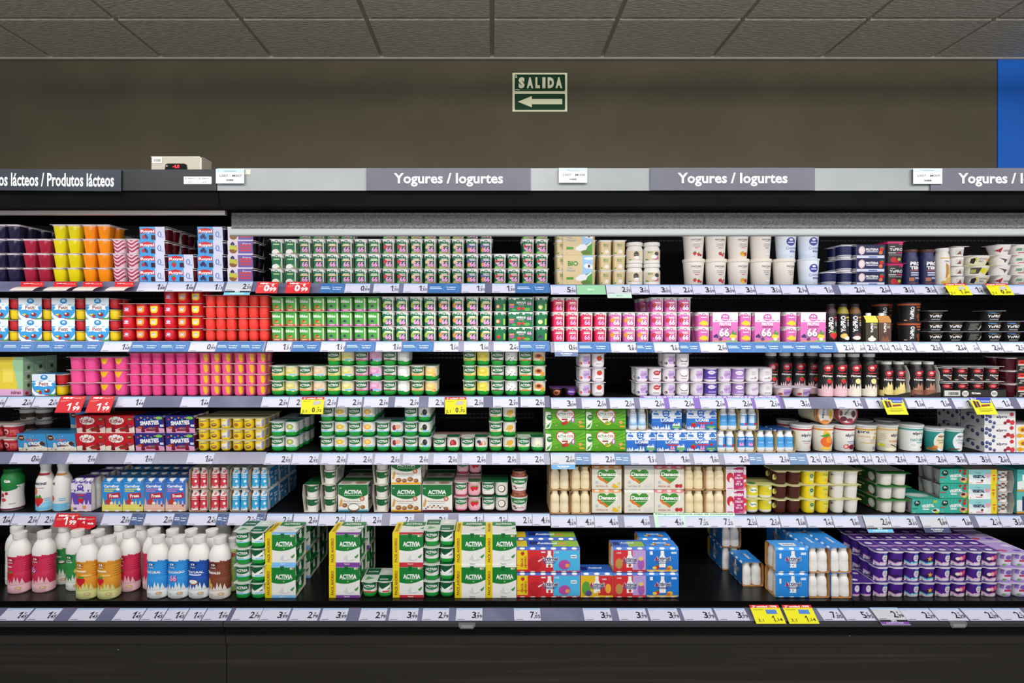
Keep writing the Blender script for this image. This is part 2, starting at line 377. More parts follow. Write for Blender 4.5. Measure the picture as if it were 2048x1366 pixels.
for px0, px1, nm, which in ((367, 395, 'SE13-11', 'left'), (395, 423, 'US 18.2', 'right')):
    W, H = (px1 - px0) * 1.8 - .6, 27; m = MB(); m.box(-W / 2, 0, 0, W / 2, 1, H, 'd7d9d8')
    m.art([E(-W / 2 + 7, H - 7, 3, 3, '444444'), E(-W / 2 + 7.4, H - 7, 1.8, 1.8, 'd7d9d8'), T('Clima', -3, H - 7, 4.5, '333333'), T('Cierre', 13, H - 7, 4, '8a8a8a'), R(-W / 2 + 4, 4, W / 2 - 4, 11, 'b9bcbc'), R(-W / 2 + 4.6, 4.6, W / 2 - 4.6, 10.4, 'd7d9d8'), T(nm, 0, 7.5, 3.6, '333333')], flat(0), 0, .2, .05)
    tag(put('service_sticker', m.mesh('service_sticker', 0), None, (wx((px0 + px1) / 2, 2.0), 2.0008, wz(368, 2.0))), 'small white service sticker reading %s, on the dark header' % nm, 'sticker', 'service stickers')
m = MB(); m.box(-12, 0, 0, 12, 1.5, 18, 'd5d3c8'); m.art([R(-8, 3, 8, 15, 'b9b6a8'), R(-7, 4, 7, 14, 'd0cec2')], flat(0), 0, .2)
tag(put('blank_tag_holder', m.mesh('blank_tag_holder', 0), None, (wx(494, 2.0), 2.0002, wz(349, 2.0))), 'small cream tag holder beside the leftmost location card', 'tag holder')
# control box on top of the left cabinet
zt = wz(338.5, 2.0) - .002; Yb = 2.12; W = 100 * Yb / F * 1000; zz = (wz(313, Yb) - zt) * 1000
e = put('control_box', None, None, (wx(353, Yb), Yb, zt)); tag(e, 'beige control box with red display standing on the left cabinet', 'control box')
m = MB(); m.box(-W / 2, 0, 0, W / 2, 75, zz, 'b9b2a2'); m.box(-W / 2 - 1, -1, zz - 4, W / 2 + 1, 76, zz, 'd3cdbd'); m.box(W / 2 - 4, -1, 0, W / 2 + 1, 0, zz, 'd3cdbd'); put('housing', m.mesh('housing', 0), e)
zl = (wz(337, Yb) - zt) * 1000
m = MB(); m.box(-W * .5 + 3, -2, zz - 27, -W / 2 + 42, -1, zz - 3, 'dcdad6'); m.art(bars(-W / 2 + 10, zz - 20, -W / 2 + 37, zz - 10, '8f8a92'), flat(-2), 0, .2, .03); put('barcode_sticker', m.mesh('barcode_sticker', 0), e)
m = MB(); m.prism([(-42, zl - 14), (-38, zl + 14), (-30, zl + 17), (32, zl + 17), (40, zl + 14), (44, zl - 14)], -7, 0, '141416:gloss', 'y')
m.art([R(-36, zl + 4, -30, zl + 11, '9a9a98')], flat(-7), 0); c = put('display', m.mesh('display', 0), e)
m = MB(); m.art([T('-4.0', 2, zl + 6, 13, 'ff2030:led', 26, bold=.03)], flat(-7.4), 0); put('display_digits', m.mesh('display_digits', 0), c)

# ================================================================== products
SHN = {1: 'top shelf', 2: 'second shelf', 3: 'third shelf', 4: 'fourth shelf', 5: 'fifth shelf', 6: 'bottom deck'}
class Kind:
    def __init__(s, name, cat, size, parts):     # parts: (name, mesh, loc mm, rz, [subparts]); size as drawn, then measured
        s.name = name; s.cat = cat; s.parts = parts; s.first = None
        lo = [9e9] * 3; hi = [-9e9] * 3
        def grow(p, base, q0):
            c, q = math.cos(p[3]), math.sin(p[3]); l = [base[i] + p[2][i] for i in range(3)]
            for v in p[1].vertices:
                x, y, z = (k * 1000 for k in v.co); w_ = (l[0] + x * c - y * q, l[1] + x * q + y * c, l[2] + z)
                for i in range(3): lo[i] = min(lo[i], w_[i]); hi[i] = max(hi[i], w_[i])
            for u in (p[4] if len(p) > 4 else []): grow(u, l, 0)
        for p in parts: grow(p, (0, 0, 0), 0)
        s.lo = lo; s.size = tuple(h - l for l, h in zip(lo, hi)); s.cx = (lo[0] + hi[0]) / 2
def link_copy(o, parent=None):
    c = o.copy(); COL.objects.link(c)
    if parent: c.parent = parent
    return c
def place(k, loc, label, group, rz=0.0, rx=0.0):
    if k.first is None:
        r = bpy.data.objects.new(k.name, None); COL.objects.link(r); r.empty_display_size = .03
        for p in k.parts:
            o = put(p[0], p[1], r, tuple(v * .001 for v in p[2]), p[3])
            for q in (p[4] if len(p) > 4 else []): put(q[0], q[1], o, tuple(v * .001 for v in q[2]), q[3])
        k.first = r
    else:
        r = link_copy(k.first)
        for ch in list(k.first.children):
            c = link_copy(ch, r)
            for g in list(ch.children): link_copy(g, c)
    r.location = loc; r.rotation_euler = (rx, 0, rz)
    return tag(r, label, k.cat, group)
SHAPE = {
 'sq':  (4.5, 0, [(0, .80), (.03, .87), (.93, .95), (.94, 1), (1, 1)]),
 'act': (2.7, 0, [(0, .58), (.03, .74), (.09, .87), (.18, .94), (.30, .965), (.92, .985), (.93, 1), (1, 1)]),
 'jel': (3.4, .018, [(0, .66), (.04, .71), (.92, .93), (.93, 1), (1, 1)]),
 'rnd': (2.6, 0, [(0, .56), (.03, .72), (.1, .82), (.22, .89), (.45, .93), (.9, .95), (.92, 1), (1, 1)]),
 'big': (3.0, .008, [(0, .70), (.03, .77), (.12, .82), (.92, .925), (.93, 1), (1, 1)]),
 'tub': (2.0, 0, [(0, .80), (.015, .83), (.95, .975), (1, .98)]),
 'bowl': (3.0, 0, [(0, .66), (.06, .72), (.5, .86), (.86, .96), (.88, 1), (1, 1)]),
}
def profile(w, h, shape, bands):
    n, fl, pts = SHAPE[shape]; r = w / 2
    zs = sorted(set([p[0] for p in pts] + [b[0] for b in bands] + [min(.999, b[0] + .004) for b in bands if b[0] > 0]))
    out = []
    for z in zs:
        c = [b[1] for b in bands if b[0] <= z + 1e-6][-1]
        out.append((z * h, lerp(pts, z) * r, c))
    return out, n, fl
def cup(w, h, shape, bands, prims=(), back=None, name='cup'):
    """one cup: coloured bands from the base upwards, front print, optional back-of-label colour"""
    pr, n, fl = profile(w, h, shape, bands); m = MB()
    sect = None
    if back:
        z0, z1, cb = back; sect = lambda t, z: cb if (z0 * h < z < z1 * h and (t < .75 * 1.9 or t > PI * 2 - .30)) else None
    m.lathe(pr, 26, n, 1, fl, sect=sect)
    m.art(prims, round_front(pr, n, 1, fl))
    return m.mesh(name)
def lidmesh(W, D, h, c, prims=(), r=3, name='lid'):
    m = MB(); o = []
    for cx, cy, a in ((W / 2 - r, r, -90), (W / 2 - r, D - r, 0), (-W / 2 + r, D - r, 90), (-W / 2 + r, r, 180)):
        o += [(cx + r * math.cos(math.radians(a + i * 45)), cy + r * math.sin(math.radians(a + i * 45))) for i in range(3)]
    m.prism(o, 0, h, c, 'z'); m.art(prims, topf(h), 0)
    return m.mesh(name, 0)
def pack(cups, pitch, h, lid='e9e6e2', ny=2, py=None, name='yogurt_pack', cat='yogurt pack', lidh=1.2, over=1.5, lidart=(), back=None, extra=()):
    """cups joined under one lid sheet: len(cups) side by side, ny deep"""
    py = py or pitch; n = len(cups); parts = []
    for j in range(ny):
        for i, c in enumerate(cups if j == 0 or not back else back):
            parts.append(('cup', c, ((i - (n - 1) / 2) * pitch, py * (j + .5) + 1, 0), 0))
    W = n * pitch - .6 + over; D = ny * py + 2
    parts.append(('lid', lidmesh(W, D, lidh, lid, lidart), (0, 0, h - lidh), 0)); parts += list(extra)
    return Kind(name, cat, (W, D, h), parts)
def sleeve(W, D, H, front, art, cin='cfc8bb', top=None, bot=None, leany=0, topart=(), x0=None, z0=0, back=None, sideart=None):
    x0 = -W / 2 if x0 is None else x0; m = MB()
    pts = [(leany, z0), (0, z0 + H), (D, z0 + H), (D - leany, z0)]
    m.tube(pts, x0, x0 + W, [front, top or front, back or front, bot or front], cin)
    cx = x0 + W / 2
    f = lean(leany, 0, H); fm = (lambda x, z, o: (lambda p: (p[0] + cx, p[1], p[2] + z0))(f(x, z, o)))
    m.art(art, fm, 0)
    if topart: m.art(topart, lambda x, y, o: (x + cx, y, z0 + H + o), 0)
    return m.mesh('sleeve', 0)
def carton(W, D, H, front, art, side=None, sideart=(), top=None, topart=(), back=None, name='carton'):
    m = MB(); m.box(-W / 2, 0, 0, W / 2, D, H, side or front)
    m.art([R(-W / 2 + .1, .1, W / 2 - .1, H - .1, front)] + list(art), flat(0), 0)
    m.art([R(-W / 2 + .1, .1, W / 2 - .1, D - .1, top or front)] + list(topart), topf(H), 0)
    if sideart:
        m.art(sideart, sidef(W / 2), 0); m.art(sideart, lambda x, z, o: (-W / 2 - o, D - x, z), 0)
    return m.mesh(name, 0)
# ---- little pictures
def fruit(x, z, r, c, c2=None, leaf='3c8a2a'):
    a = [E(x, z, r, r * .95, c)]
    if c2: a.append(E(x - r * .15, z, r * .6, r * .6, c2))
    if leaf: a.append(P([(x - r * .2, z + r * .7), (x + r * .9, z + r * 1.25), (x + r * .35, z + r * .55)], leaf))
    return a
def straw(x, z, r): return [P([(x - r * .9, z + r * .4), (x - r * .75, z - r * .2), (x, z - r), (x + r * .75, z - r * .2), (x + r * .9, z + r * .4), (x + r * .4, z + r * .8), (x - r * .4, z + r * .8)], 'c8202c'), P([(x - r * .6, z + r * .7), (x - r * .2, z + r * 1.2), (x, z + r * .8), (x + r * .4, z + r * 1.25), (x + r * .65, z + r * .65), (x, z + r * .55)], '3f8f2c')]
def berries(x, z, r): return [E(x - r, z, r * .8, r * .8, '3a2f63'), E(x + r * .6, z - r * .2, r * .8, r * .8, '46396e'), E(x - r * .1, z + r * .7, r * .8, r * .8, '2c2450')]
def logo(x, z, r, c, w=1.0):
    "round house mark: disc with two facing arrows, and a word bar beneath"
    return [E(x, z, r * w, r, c, 18), P([(x - r * .6, z + r * .2), (x - r * .1, z + r * .62), (x - r * .1, z - r * .12)], 'f4f4f4'), P([(x + r * .6, z + r * .2), (x + r * .1, z + r * .62), (x + r * .1, z - r * .12)], 'f4f4f4'), R(x - r * .55, z - r * .55, x + r * .55, z - r * .33, 'f4f4f4')]
def lines(x0, z0, x1, z1, n, c):
    d = (z1 - z0) / n; return [R(x0, z0 + d * i + d * .3, x1 - (x1 - x0) * .25 * (i % 3 == 0), z0 + d * i + d * .75, c) for i in range(n)]
def skyline(w, z, dz, c, seed=1):
    r = random.Random(seed); x = -w / 2; o = [(x, z)]
    while x < w / 2:
        st = r.uniform(.05, .11) * w; h = r.uniform(.1, 1) * dz; o += [(x, z + h), (min(w / 2, x + st), z + h)]; x += st + .01
    o.append((w / 2, z)); return P(o[::-1], c)
def emblem(x, z, h, c='e9a3d6', o='6a1f63', w=None):
    w = w or h * 1.15; return [T('66', x + h * .03, z - h * .02, h * 1.16, o, w * 1.14, bold=.07), T('66', x, z, h, c, w, bold=.035)]
def splash(cx, z, w, h, c, n=7, seed=3):
    r = random.Random(seed); o = [(cx - w / 2, z)]
    for i in range(n): o += [(cx - w / 2 + w * (i + .25) / n, z + h * r.uniform(.45, 1)), (cx - w / 2 + w * (i + .75) / n, z + h * r.uniform(.0, .4))]
    o.append((cx + w / 2, z)); return P(o[::-1], c)
def nutri(x, z): return [R(x, z, x + 7, z + 4, 'e8e6df'), R(x + .5, z + .6, x + 2, z + 3.4, '2f8f46'), R(x + 2, z + .6, x + 3.6, z + 3.4, 'd8c23a'), R(x + 3.6, z + .6, x + 5, z + 3.4, 'd97a2c'), R(x + 5, z + .6, x + 6.5, z + 3.4, 'c23a2c')]
def wave(w, z0, z1, sag, c, up=True, n=9):
    "panel between z0 and z1 whose lower (or upper) edge bows by sag"
    xs = [-w / 2 + w * i / (n - 1) for i in range(n)]
    cv = [sag * (1 - (2 * x / w) ** 2) for x in xs]
    if up: return P([(x, z0 - v) for x, v in zip(xs, cv)] + [(w / 2, z1), (-w / 2, z1)], c)
    return P([(-w / 2, z0), (w / 2, z0)] + [(x, z1 + v) for x, v in zip(xs[::-1], cv[::-1])], c)
W0, W1 = 'ebe8e6', 'f2f0ee'
# ---- square 66 cups
def c66(base, banner, pic=None, emb=True, lab='e9a3d6', ol='6a1f63', disc=None, ctop=W0, tx='f3efe8', side='d9d9d4', w=58.5, h=65):
    d = disc or base
    a = [skyline(w * .84, h * .76, h * .12, base, 5)] + [E(0, h * .84, 8, 6.5, d, 16), R(-4, h * .80, 4, h * .825, 'f2f2f2'), P([(-4.5, h * .86), (-.8, h * .9), (-.8, h * .83)], 'f2f2f2'), P([(4.5, h * .86), (.8, h * .9), (.8, h * .83)], 'f2f2f2')]
    a += [R(-13, h * .635, 13, h * .69, tx), R(w * .33, h * .05, w * .415, h * .76, side)]
    if banner: a += [R(-18, h * .535, 18, h * .615, banner), R(-13, h * .56, 13, h * .59, tx)]
    if pic: a += pic
    if emb: a += emblem(2, h * .31, h * .36, lab, ol)
    a += [R(w * .05, h * .04, w * .3, h * .09, 'c8585a')]
    return cup(w, h, 'sq', [(0, W0), (.02, base), (.76, ctop)], a, (.02, .76, side))
GD = '0f6a41'
scoop = [P([(-24, 4), (-20, 14), (-10, 21), (2, 22), (10, 14), (14, 6), (6, 2), (-14, 1)], 'e9e7e2'), R(-13, 40, 13, 43, '8fd05a')]
K = {}
CU = {}
CU['nat'] = c66(GD, None, [wave(50, 2, 12, 10, '3f9a3a', False)] + scoop, False)
CU['g_yel'] = c66(GD, 'e9b640', [wave(50, 2, 8, 8, '2f8f45', False)])
CU['g_grn'] = c66(GD, '9fcf5a', [wave(50, 2, 8, 8, '2f8f45', False)])
CU['g_red'] = c66(GD, 'd8455a', [E(-14, 32, 8, 9, 'c9303f'), wave(50, 2, 8, 8, '6fae4e', False)])
CU['g_tan'] = c66(GD, 'c9a06a', [E(-13, 30, 9, 8, 'd9b98a'), wave(50, 2, 8, 8, '8fb04e', False)])
CU['g_pur'] = c66(GD, '7a6fc0', [E(-13, 18, 9, 10, 'e08a3a'), E(-16, 34, 7, 7, '7b4fa0')])
CU['g_spo'] = c66(GD, 'e0465a', [P([(-22, 44), (-10, 30), (4, 12), (-2, 8), (-20, 26)], 'd9c9c4'), E(-16, 33, 7, 7, 'c02838'), wave(50, 2, 8, 6, '7fc04e', False)])
CU['b_yel'] = c66(GD, 'c9cf4a', [E(-16, 26, 9, 10, '8fb540')])
CU['b_org'] = c66(GD, 'e08a3f', [E(-16, 26, 9, 10, 'c98a3f')])
CU['b_sun'] = c66(GD, 'e2c23a', [E(-16, 26, 9, 10, 'b0b04a')])
CU['f_red'] = c66('d21f4e', None, [R(-15, 35, 15, 39, 'f0d8d8')], True, 'f0a6d2', 'a01548', 'a8133a')
CU['p_org'] = c66('cf5fa8', 'e8963a', [E(-16, 30, 9, 10, 'e8902f')], True, 'f4e6f0', '8a2f7a', 'a8447f')
CU['p_red'] = c66('cf5fa8', 'd8605a', [E(-16, 30, 9, 10, 'c0303a')], True, 'f4e6f0', '8a2f7a', 'a8447f')
def bifid(botc, cc):
    h = 65; a = [T('Bifidus', -4, 45, 13, W1, 36, bold=.02)] + berries(-4, 22, 5) if botc == 'b14a96' else [T('Bifidus', -4, 45, 13, W1, 36, bold=.02), E(-8, 21, 7, 6, 'b85a30'), E(1, 20, 6, 5, 'd08a50'), E(-3, 25, 5, 4, '8a3a22')]
    return cup(58.5, h, 'sq', [(0, botc), (.17, '3f9a34'), (.9, '2f8a2c')], list(a) + [R(-12, 5, 10, 8, 'f0d8c8'), R(19, 3, 24.5, 58, 'c9d4b4')], (.02, .9, 'c9d4b4'))
CU['bi_r'] = bifid('c04a2c', 0); CU['bi_m'] = bifid('b14a96', 0)
for k, c in (('nat', 'nat'), ('g_yel',) * 2, ('g_grn',) * 2, ('g_red',) * 2, ('g_tan',) * 2, ('g_pur',) * 2, ('g_spo',) * 2, ('b_yel',) * 2, ('b_org',) * 2, ('b_sun',) * 2, ('f_red',) * 2):
    K[k] = pack([CU[c]] * 2, 61.8, 66, 'e4e2de')
K['bi_r'] = pack([CU['bi_r']] * 2, 60.5, 66, 'd5dcc8'); K['bi_m'] = pack([CU['bi_m']] * 2, 60.5, 66, 'd5dcc8')
K['p_org'] = pack([CU['p_org']] * 3, 61.2, 66, 'e4e2de'); K['p_red'] = pack([CU['p_red']] * 3, 61.2, 66, 'e4e2de')
# bifidus eight-packs: cup, carton, cup
def gcup(pic): return cup(58.5, 65, 'sq', [(0, GD), (.76, W0)], [skyline(48, 49, 8, GD, 8), E(-4, 55, 8, 6, GD)] + pic + [R(14, 6, 22, 34, '9ac84a')])
GA = gcup(fruit(-10, 22, 10, 'd0503a', 'f0d8b8')); GB = gcup(fruit(-6, 20, 11, 'c6cf5a', 'eef0d0')); GC = gcup(straw(-8, 18, 10)); GDc = gcup(berries(-6, 18, 7))
def bifbox(a, b):
    art = [R(-52, 50, 52, 62, W0), skyline(104, 50, 9, GD, 9), E(0, 55, 9, 6, GD), T('BIFIDUS', 2, 39, 9, W1, 40, bold=.03), T('FRUTAS', 2, 29, 5, 'e2a6d0', 24, bold=.03), R(-50, 14, -30, 34, 'd0456a'), R(-50, 20, -30, 24, '4a64b4'), R(-50, 28, -30, 31, 'e0b84a')] + emblem(38, 36, 17) + fruit(-8, 12, 8, 'd0302c') + straw(10, 13, 8) + [E(28, 9, 14, 7, '5aa03c'), E(-30, 7, 10, 5, '3a9a4a')]
    return pack([a, CU['b_yel'], CU['b_yel'], b], 61.8, 66, 'e4e2de', extra=[('sleeve', sleeve(108, 128, 65.6, GD, art, z0=.2), (-2, -3, 0), 0)], name='yogurt_multipack')
K['bx1'] = bifbox(GC, GDc); K['bx2'] = bifbox(GA, GB)
# ---- jelly cups
def jcup(c, c2=None, art=(), w=62, h=62): return cup(w, h, 'jel', [(0, c), (.9, c2 or c), (.93, 'd8cdd2')], art)
def jpack(c, c2=None, art=(), pitch=64.5): j = jcup(c, c2, art); return pack([j] * 2, pitch, 64, 'dccfd2', name='jelly_pack', cat='jelly pack', over=4)
K['j_navy'] = jpack('23203e:jelly', '3c3a58:jelly'); K['j_red'] = jpack('a01f38:jelly', 'b04a68:jelly')
K['j_yel'] = jpack('dccb10:jelly', 'cfc23a:jelly'); K['j_org'] = jpack('f08a12:jelly', 'e2945a:jelly')
zz_ = []
for i in range(4):
    z = 1 + i * 16; t = 7.5; xs = [-27 + 6 * q for q in range(10)]; zf = lambda x: z + 3 + 20 * (abs(x + 2) / 27) ** 1.3
    zz_.append(P([p for p in [(x, min(57, zf(x))) for x in xs] + [(x, min(57.2, zf(x) + t)) for x in xs[::-1]]], 'a5264c'))
K['j_zeb'] = pack([cup(62, 62, 'jel', [(0, 'e6c3cf'), (.92, 'd8cdd2')], zz_, None)] * 2, 64, 64, 'dccfd2', name='jelly_pack', cat='jelly pack', over=4)
def royal(pics, juice, alt=False):
    W = 112
    if alt: art = [R(-56, 0, 56, 56, 'd8cfd8'), R(-10, 4, 56, 54, '6a5aa6'), T('Pure', 30, 48, 6, 'e8e4f0', 36), R(-4, 34, 50, 41, 'c9404c'), R(-4, 24, 50, 31, 'c9404c'), R(-4, 13, 50, 20, 'c9404c'), E(-32, 16, 17, 12, '8a5a22')] + fruit(-38, 30, 11, 'b9c23a') + fruit(-22, 26, 10, 'd0b83a') + berries(-32, 42, 6)
    else: art = [R(-56, 0, 14, 56, '3f9ad8'), R(14, 0, 56, 56, 'cfd2e6'), P([(-54, 46), (-20, 52), (12, 45), (12, 28), (-20, 34), (-54, 27)], 'c4242c'), T('Royal', -21, 40, 16, W1, 60, .0, .03), T('0', 32, 28, 26, '3a64b0', 18, bold=-.005), R(36, 12, 50, 16, '8aa2d0')] + pics + [R(-6, 4, 12, 22, '3a1020')]
    j = jcup(juice, None, (), 58, 55)
    return pack([j] * 2, 60, 61.5, 'e8e2e0', name='jelly_pack', cat='jelly pack', over=1, extra=[('sleeve', sleeve(W, 126, 61, 'd8dcea', [P([(x * 1.0, z * 1.09) for x, z in p[1]], p[2]) if p[0] == 'P' else p for p in art], leany=7), (-8, -4, .1), 0)])
K['r_ber'] = royal(berries(-30, 14, 8) + fruit(-40, 15, 8, 'c02a30'), '5a0f1c:jelly'); K['r_str'] = royal(straw(-32, 14, 12), '6a1020:jelly')
K['r_blu'] = royal(berries(-30, 14, 9), '15143a:jelly'); K['r_gra'] = royal([], '120f20:jelly', True)
# ---- organic yogurts, jars, tubs
TAN = 'd8c294'
ocup = cup(58, 65, 'sq', [(0, TAN), (.92, W0)], [T('BIO', 0, 46, 11, '4a8a3a', 22, bold=.03), R(-12, 37, 12, 39.5, '8a8a5a'), R(-11, 31, 9, 33, 'b0a070'), E(4, 16, 9, 8, 'e8e4d8'), R(-22, 6, -14, 12, '4f9a3a'), R(17, 4, 25, 56, 'c9b486')], (.0, .92, 'c9b486'))
K['bio2'] = pack([ocup] * 2, 61, 66.5, 'e4e2de')
oart = [R(12, 0, 41, 132, '9ac4ea'), E(30, 118, 14, 6, 'e4ecf4'), P([(12, 40), (41, 62), (41, 0), (12, 0)], '4f9a34'), P([(14, 84), (22, 96), (36, 92), (41, 84), (41, 72), (24, 74)], 'e9e9ea'), R(28, 78, 34, 90, '3a3a3e'), T('BIO', -15, 96, 22, '3f8f3a', 46, bold=.04), T('Yogur', -24, 76, 9, '8a9ab8'), T('Natural', -20, 65, 9, '8a9ab8'), R(-34, 24, -14, 36, '5a9a2c'), P([(-8, 22), (-6, 34), (6, 46), (20, 48), (26, 34), (22, 22), (6, 18)], 'e9e9ec'), P([(20, 40), (38, 60), (40, 54), (24, 34)], 'dfe4ea'), E(22, 12, 14, 9, '5a7a26')] + nutri(-36, 8)
K['bio8'] = Kind('yogurt_multipack', 'yogurt pack', (190, 126, 134), [('cup', ocup, ((i - 1) * 61 - 2, 31 + 61 * j, 66.8 * q), 0) for q in range(2) for j in range(2) for i in (0, 1, 2)] +
   [('lid', lidmesh(184, 124, 1.2, 'e4e2de'), (-2, 0, 65.2 + 66.8 * q), 0) for q in range(2)] + [('sleeve', sleeve(136, 131, 133.6, TAN, [(('P', [(x * 1.55 , z) for x, z in p[1]], p[2]) if p[0] == 'P' else ('T', p[1], p[2] * 1.55, *p[3:])) for p in oart], z0=.2), (6, -3.5, 0), 0)])
def jar(side):
    m = MB(); pr = [(0, 33, 'e8e4dc:gloss'), (3, 37, 'e8e4dc:gloss'), (62, 38, 'e8e4dc:gloss'), (72, 34, 'e8e4dc:gloss'), (80, 31, 'e8e4dc:gloss')]
    m.lathe(pr, 30); f = round_front(pr)
    a = [R(-34, 14, 34, 58, 'd9c9a6')] + ([E(0, 40, 12, 14, '3a3a3c'), E(2, 26, 12, 8, 'e8e6e2'), R(18, 18, 32, 54, 'e4dcc6')] if side else [T('BIO', -14, 50, 8, '4a8a3a', 20, bold=.03), E(14, 44, 10, 9, '3a3a3c'), E(8, 26, 16, 9, 'c05a8a'), E(2, 30, 14, 9, 'e8e6e2'), R(-32, 16, -26, 22, '4f9a3a')]) + [R(-30, 15, -20, 19, '5a9a4a')]
    m.art(a, f); l = MB(); l.lathe([(0, 36.5, 'e6e3dd'), (1, 37, 'e6e3dd'), (13, 37, 'e6e3dd'), (16, 36, 'e6e3dd')], 30)
    return Kind('yogurt_jar', 'yogurt jar', (76, 76, 98), [('jar', m.mesh('jar'), (0, 38, 0), 0), ('lid', l.mesh('lid'), (0, 38, 80), 0)])
K['jar1'] = jar(True); K['jar2'] = jar(False)
def tub(w, h, bands, art, lidc='e6ddd0', lidh=12, name='yogurt_tub', lidr=1.05, lidart=(), clear=False, cat='yogurt tub'):
    pr, n, fl = profile(w / lidr, h - lidh, 'tub', bands); m = MB(); m.lathe(pr, 30, 2); m.art(art, round_front(pr))
    l = MB(); r = w / 2
    if clear: lp = [(0, r, lidc), (3, r, lidc), (3.5, r * .95, lidc), (lidh, r * .93, lidc)]
    else: lp = [(0, r - .5, lidc), (.8, r, lidc), (lidh - 1.5, r, lidc), (lidh, r - 1.5, lidc)]
    l.lathe(lp, 30)
    if lidart: l.art(lidart, lambda x, y, o: (x, y, lidh + o), 8)
    return Kind(name, cat, (w, w, h), [('tub', m.mesh('tub'), (0, r, 0), 0), ('lid', l.mesh('lid'), (0, r, h - lidh), 0)])
def past(pic, tc, off=0):
    a = [T('PASTORET', off, 84, 8, '3a3430', 46, bold=.025), R(off - 8, 76, off + 8, 78, '8a8078')] + [R(off - 18 + i % 2 * 3, 64 - i * 5, off + 18 - i % 2 * 4, 66 - i * 5, '9a9086') for i in range(3)] + [R(off - 9, 46, off + 9, 49, tc)] + pic
    return tub(98, 119, [(0, 'e9e2d8')], a, 'e8dfcf', 15)
K['pa_s'] = past(straw(-8, 22, 9) + straw(9, 18, 8) + [E(20, 16, 6, 5, 'c0303a')], 'c0404c'); K['pa_r'] = past(fruit(6, 22, 8, 'c0283a') + fruit(18, 16, 7, 'd0405a') + [E(24, 24, 5, 4, '5a9a3a')], 'b0405a', 6)
K['pa_p'] = past(fruit(4, 22, 10, 'e09a30') + fruit(20, 20, 9, 'c0503a') + [E(8, 14, 8, 5, 'e8c040')], 'c0504a', 8); K['pa_n'] = past([E(18, 18, 12, 5, 'b9c9da'), E(18, 20, 12, 4, 'eef0f2')], '5a7aa0', 12); K['pa_v'] = past([E(22, 18, 5, 9, 'd8d2a0'), R(20, 26, 24, 34, '8a9a5a')], '7a9a5a', 16)
K['crem'] = tub(95, 119, [(0, 'cfdcea'), (.2, 'd8e4f0'), (.6, 'e2e8f0')], [E(4, 76, 20, 19, '3a3f96', 20), R(-9, 70, 17, 74, 'e8e8f4'), E(4, 84, 9, 5, 'e4e4f0'), T('Cremoso', 10, 48, 14, '7a86b4', 54, .1), R(0, 28, 36, 36, '3a3f96'), T('NATURAL', 18, 32, 4.5, 'e8e8f4', 28)] + nutri(2, 8), 'dfe6ee:gloss', 7)
# ---- protein things
NV = '1b2050'
ncup = cup(62, 58, 'rnd', [(0, 'e4e2e4'), (.16, NV), (.2, 'e4e2e4'), (.26, NV), (.93, 'e4e2e4')])
def prot():
    art = [R(-62, 0, 62, 12, 'd8dcea'), R(-62, 12, 62, 15, NV), T('PROTEINA', 6, 38, 11, W1, 56, bold=.04), R(-20, 26, 32, 30, 'c9cce0'), E(-40, 34, 15, 19, 'd9c0c4'), E(-40, 34, 11, 14, 'ecdcdc'), R(-8, 2, 30, 8, '6a80c0'), R(-42, 0, -40, 20, 'c9cce0')] + straw(48, 38, 12) + [E(44, 24, 9, 8, 'd8783a')]
    return pack([ncup] * 3, 64, 60, 'e4e2e4', name='yogurt_pack', extra=[('sleeve', sleeve(128, 132, 59.6, NV, art, leany=4), (34, -4, .2), 0)])
K['prot'] = prot(); K['prot_lo'] = pack([ncup], 62, 60, 'e4e2e4')
bsh = [T('YoPRO', 2, 62, 13, W1, 58, bold=.02), R(-24, 73, -4, 76, 'c9c4c4'), R(6, 44, 34, 50, 'c0286a'), R(-30, 44, 2, 49, 'b9b4b4'), R(-28, 36, 28, 39, '9a9494')]
def shots():
    m = cup(84, 95, 'sq', [(0, '2b292c'), (.92, 'd2226a')], bsh + fruit(-8, 16, 14, 'b8202c', None, None) + fruit(8, 9, 9, 'a01a28', None, None) + [E(16, 18, 7, 7, 'a8b43a'), R(14, 82, 36, 87, 'd2226a')])
    return pack([m], 88, 97, 'd2226a', 1, 88, name='dessert_pack', cat='dessert pack')
K['shot'] = shots()
def bottle(prof, art, capr, caph, capc, n=2.0, dr=1.0, name='yogurt_bottle', cat='bottle', seg=28, capz=0, fl=0):
    m = MB(); m.lathe(prof, seg, n, dr, fl); m.art(art, round_front(prof, n, dr), 7)
    l = MB(); cp = []; k = 0
    for i in range(4): cp += [(caph * (i / 4), capr * (1 if i else .97), capc), (caph * (i / 4 + .2), capr * .985, capc)]
    l.lathe(cp + [(caph * .97, capr, capc), (caph, capr * .93, capc)], 24)
    r = max(p[1] for p in prof); H = prof[-1][0]
    return Kind(name, cat, (2 * r, 2 * r * dr, H + caph), [('body', m.mesh('body'), (0, r * dr, 0), 0), ('cap', l.mesh('cap'), (0, r * dr, H - capz), 0)])
def pbot(H, r, c, art, capc, base=None, caph=14, neck=.62, top=None):
    b = base or c; t = top or c
    pr = [(0, r * .85, b), (4, r * .97, b), (H * .10, r, c), (H * .3, r, c), (H * .5, r * .94, c), (H * .62, r * .97, c), (H * .74, r * .94, t), (H * .84, r * .82, t), (H * .89, r * neck, t), (H - caph, r * neck, t)]
    return bottle(pr, art, r * neck * 1.12, caph, capc)
def fst(r, z): return straw(0, z, r)
K['yb_s'] = pbot(170, 25.5, '1c1a1b', [T('YoPRO', -10, 75, 17, W1, 72, PI / 2, .03), T('25g', 12, 108, 9, 'e03a4c', 22, bold=.04), R(6, 94, 22, 98, 'd0304a'), R(6, 70, 18, 90, '8a8484')] + straw(0, 28, 18), '222022', top='3a2026')
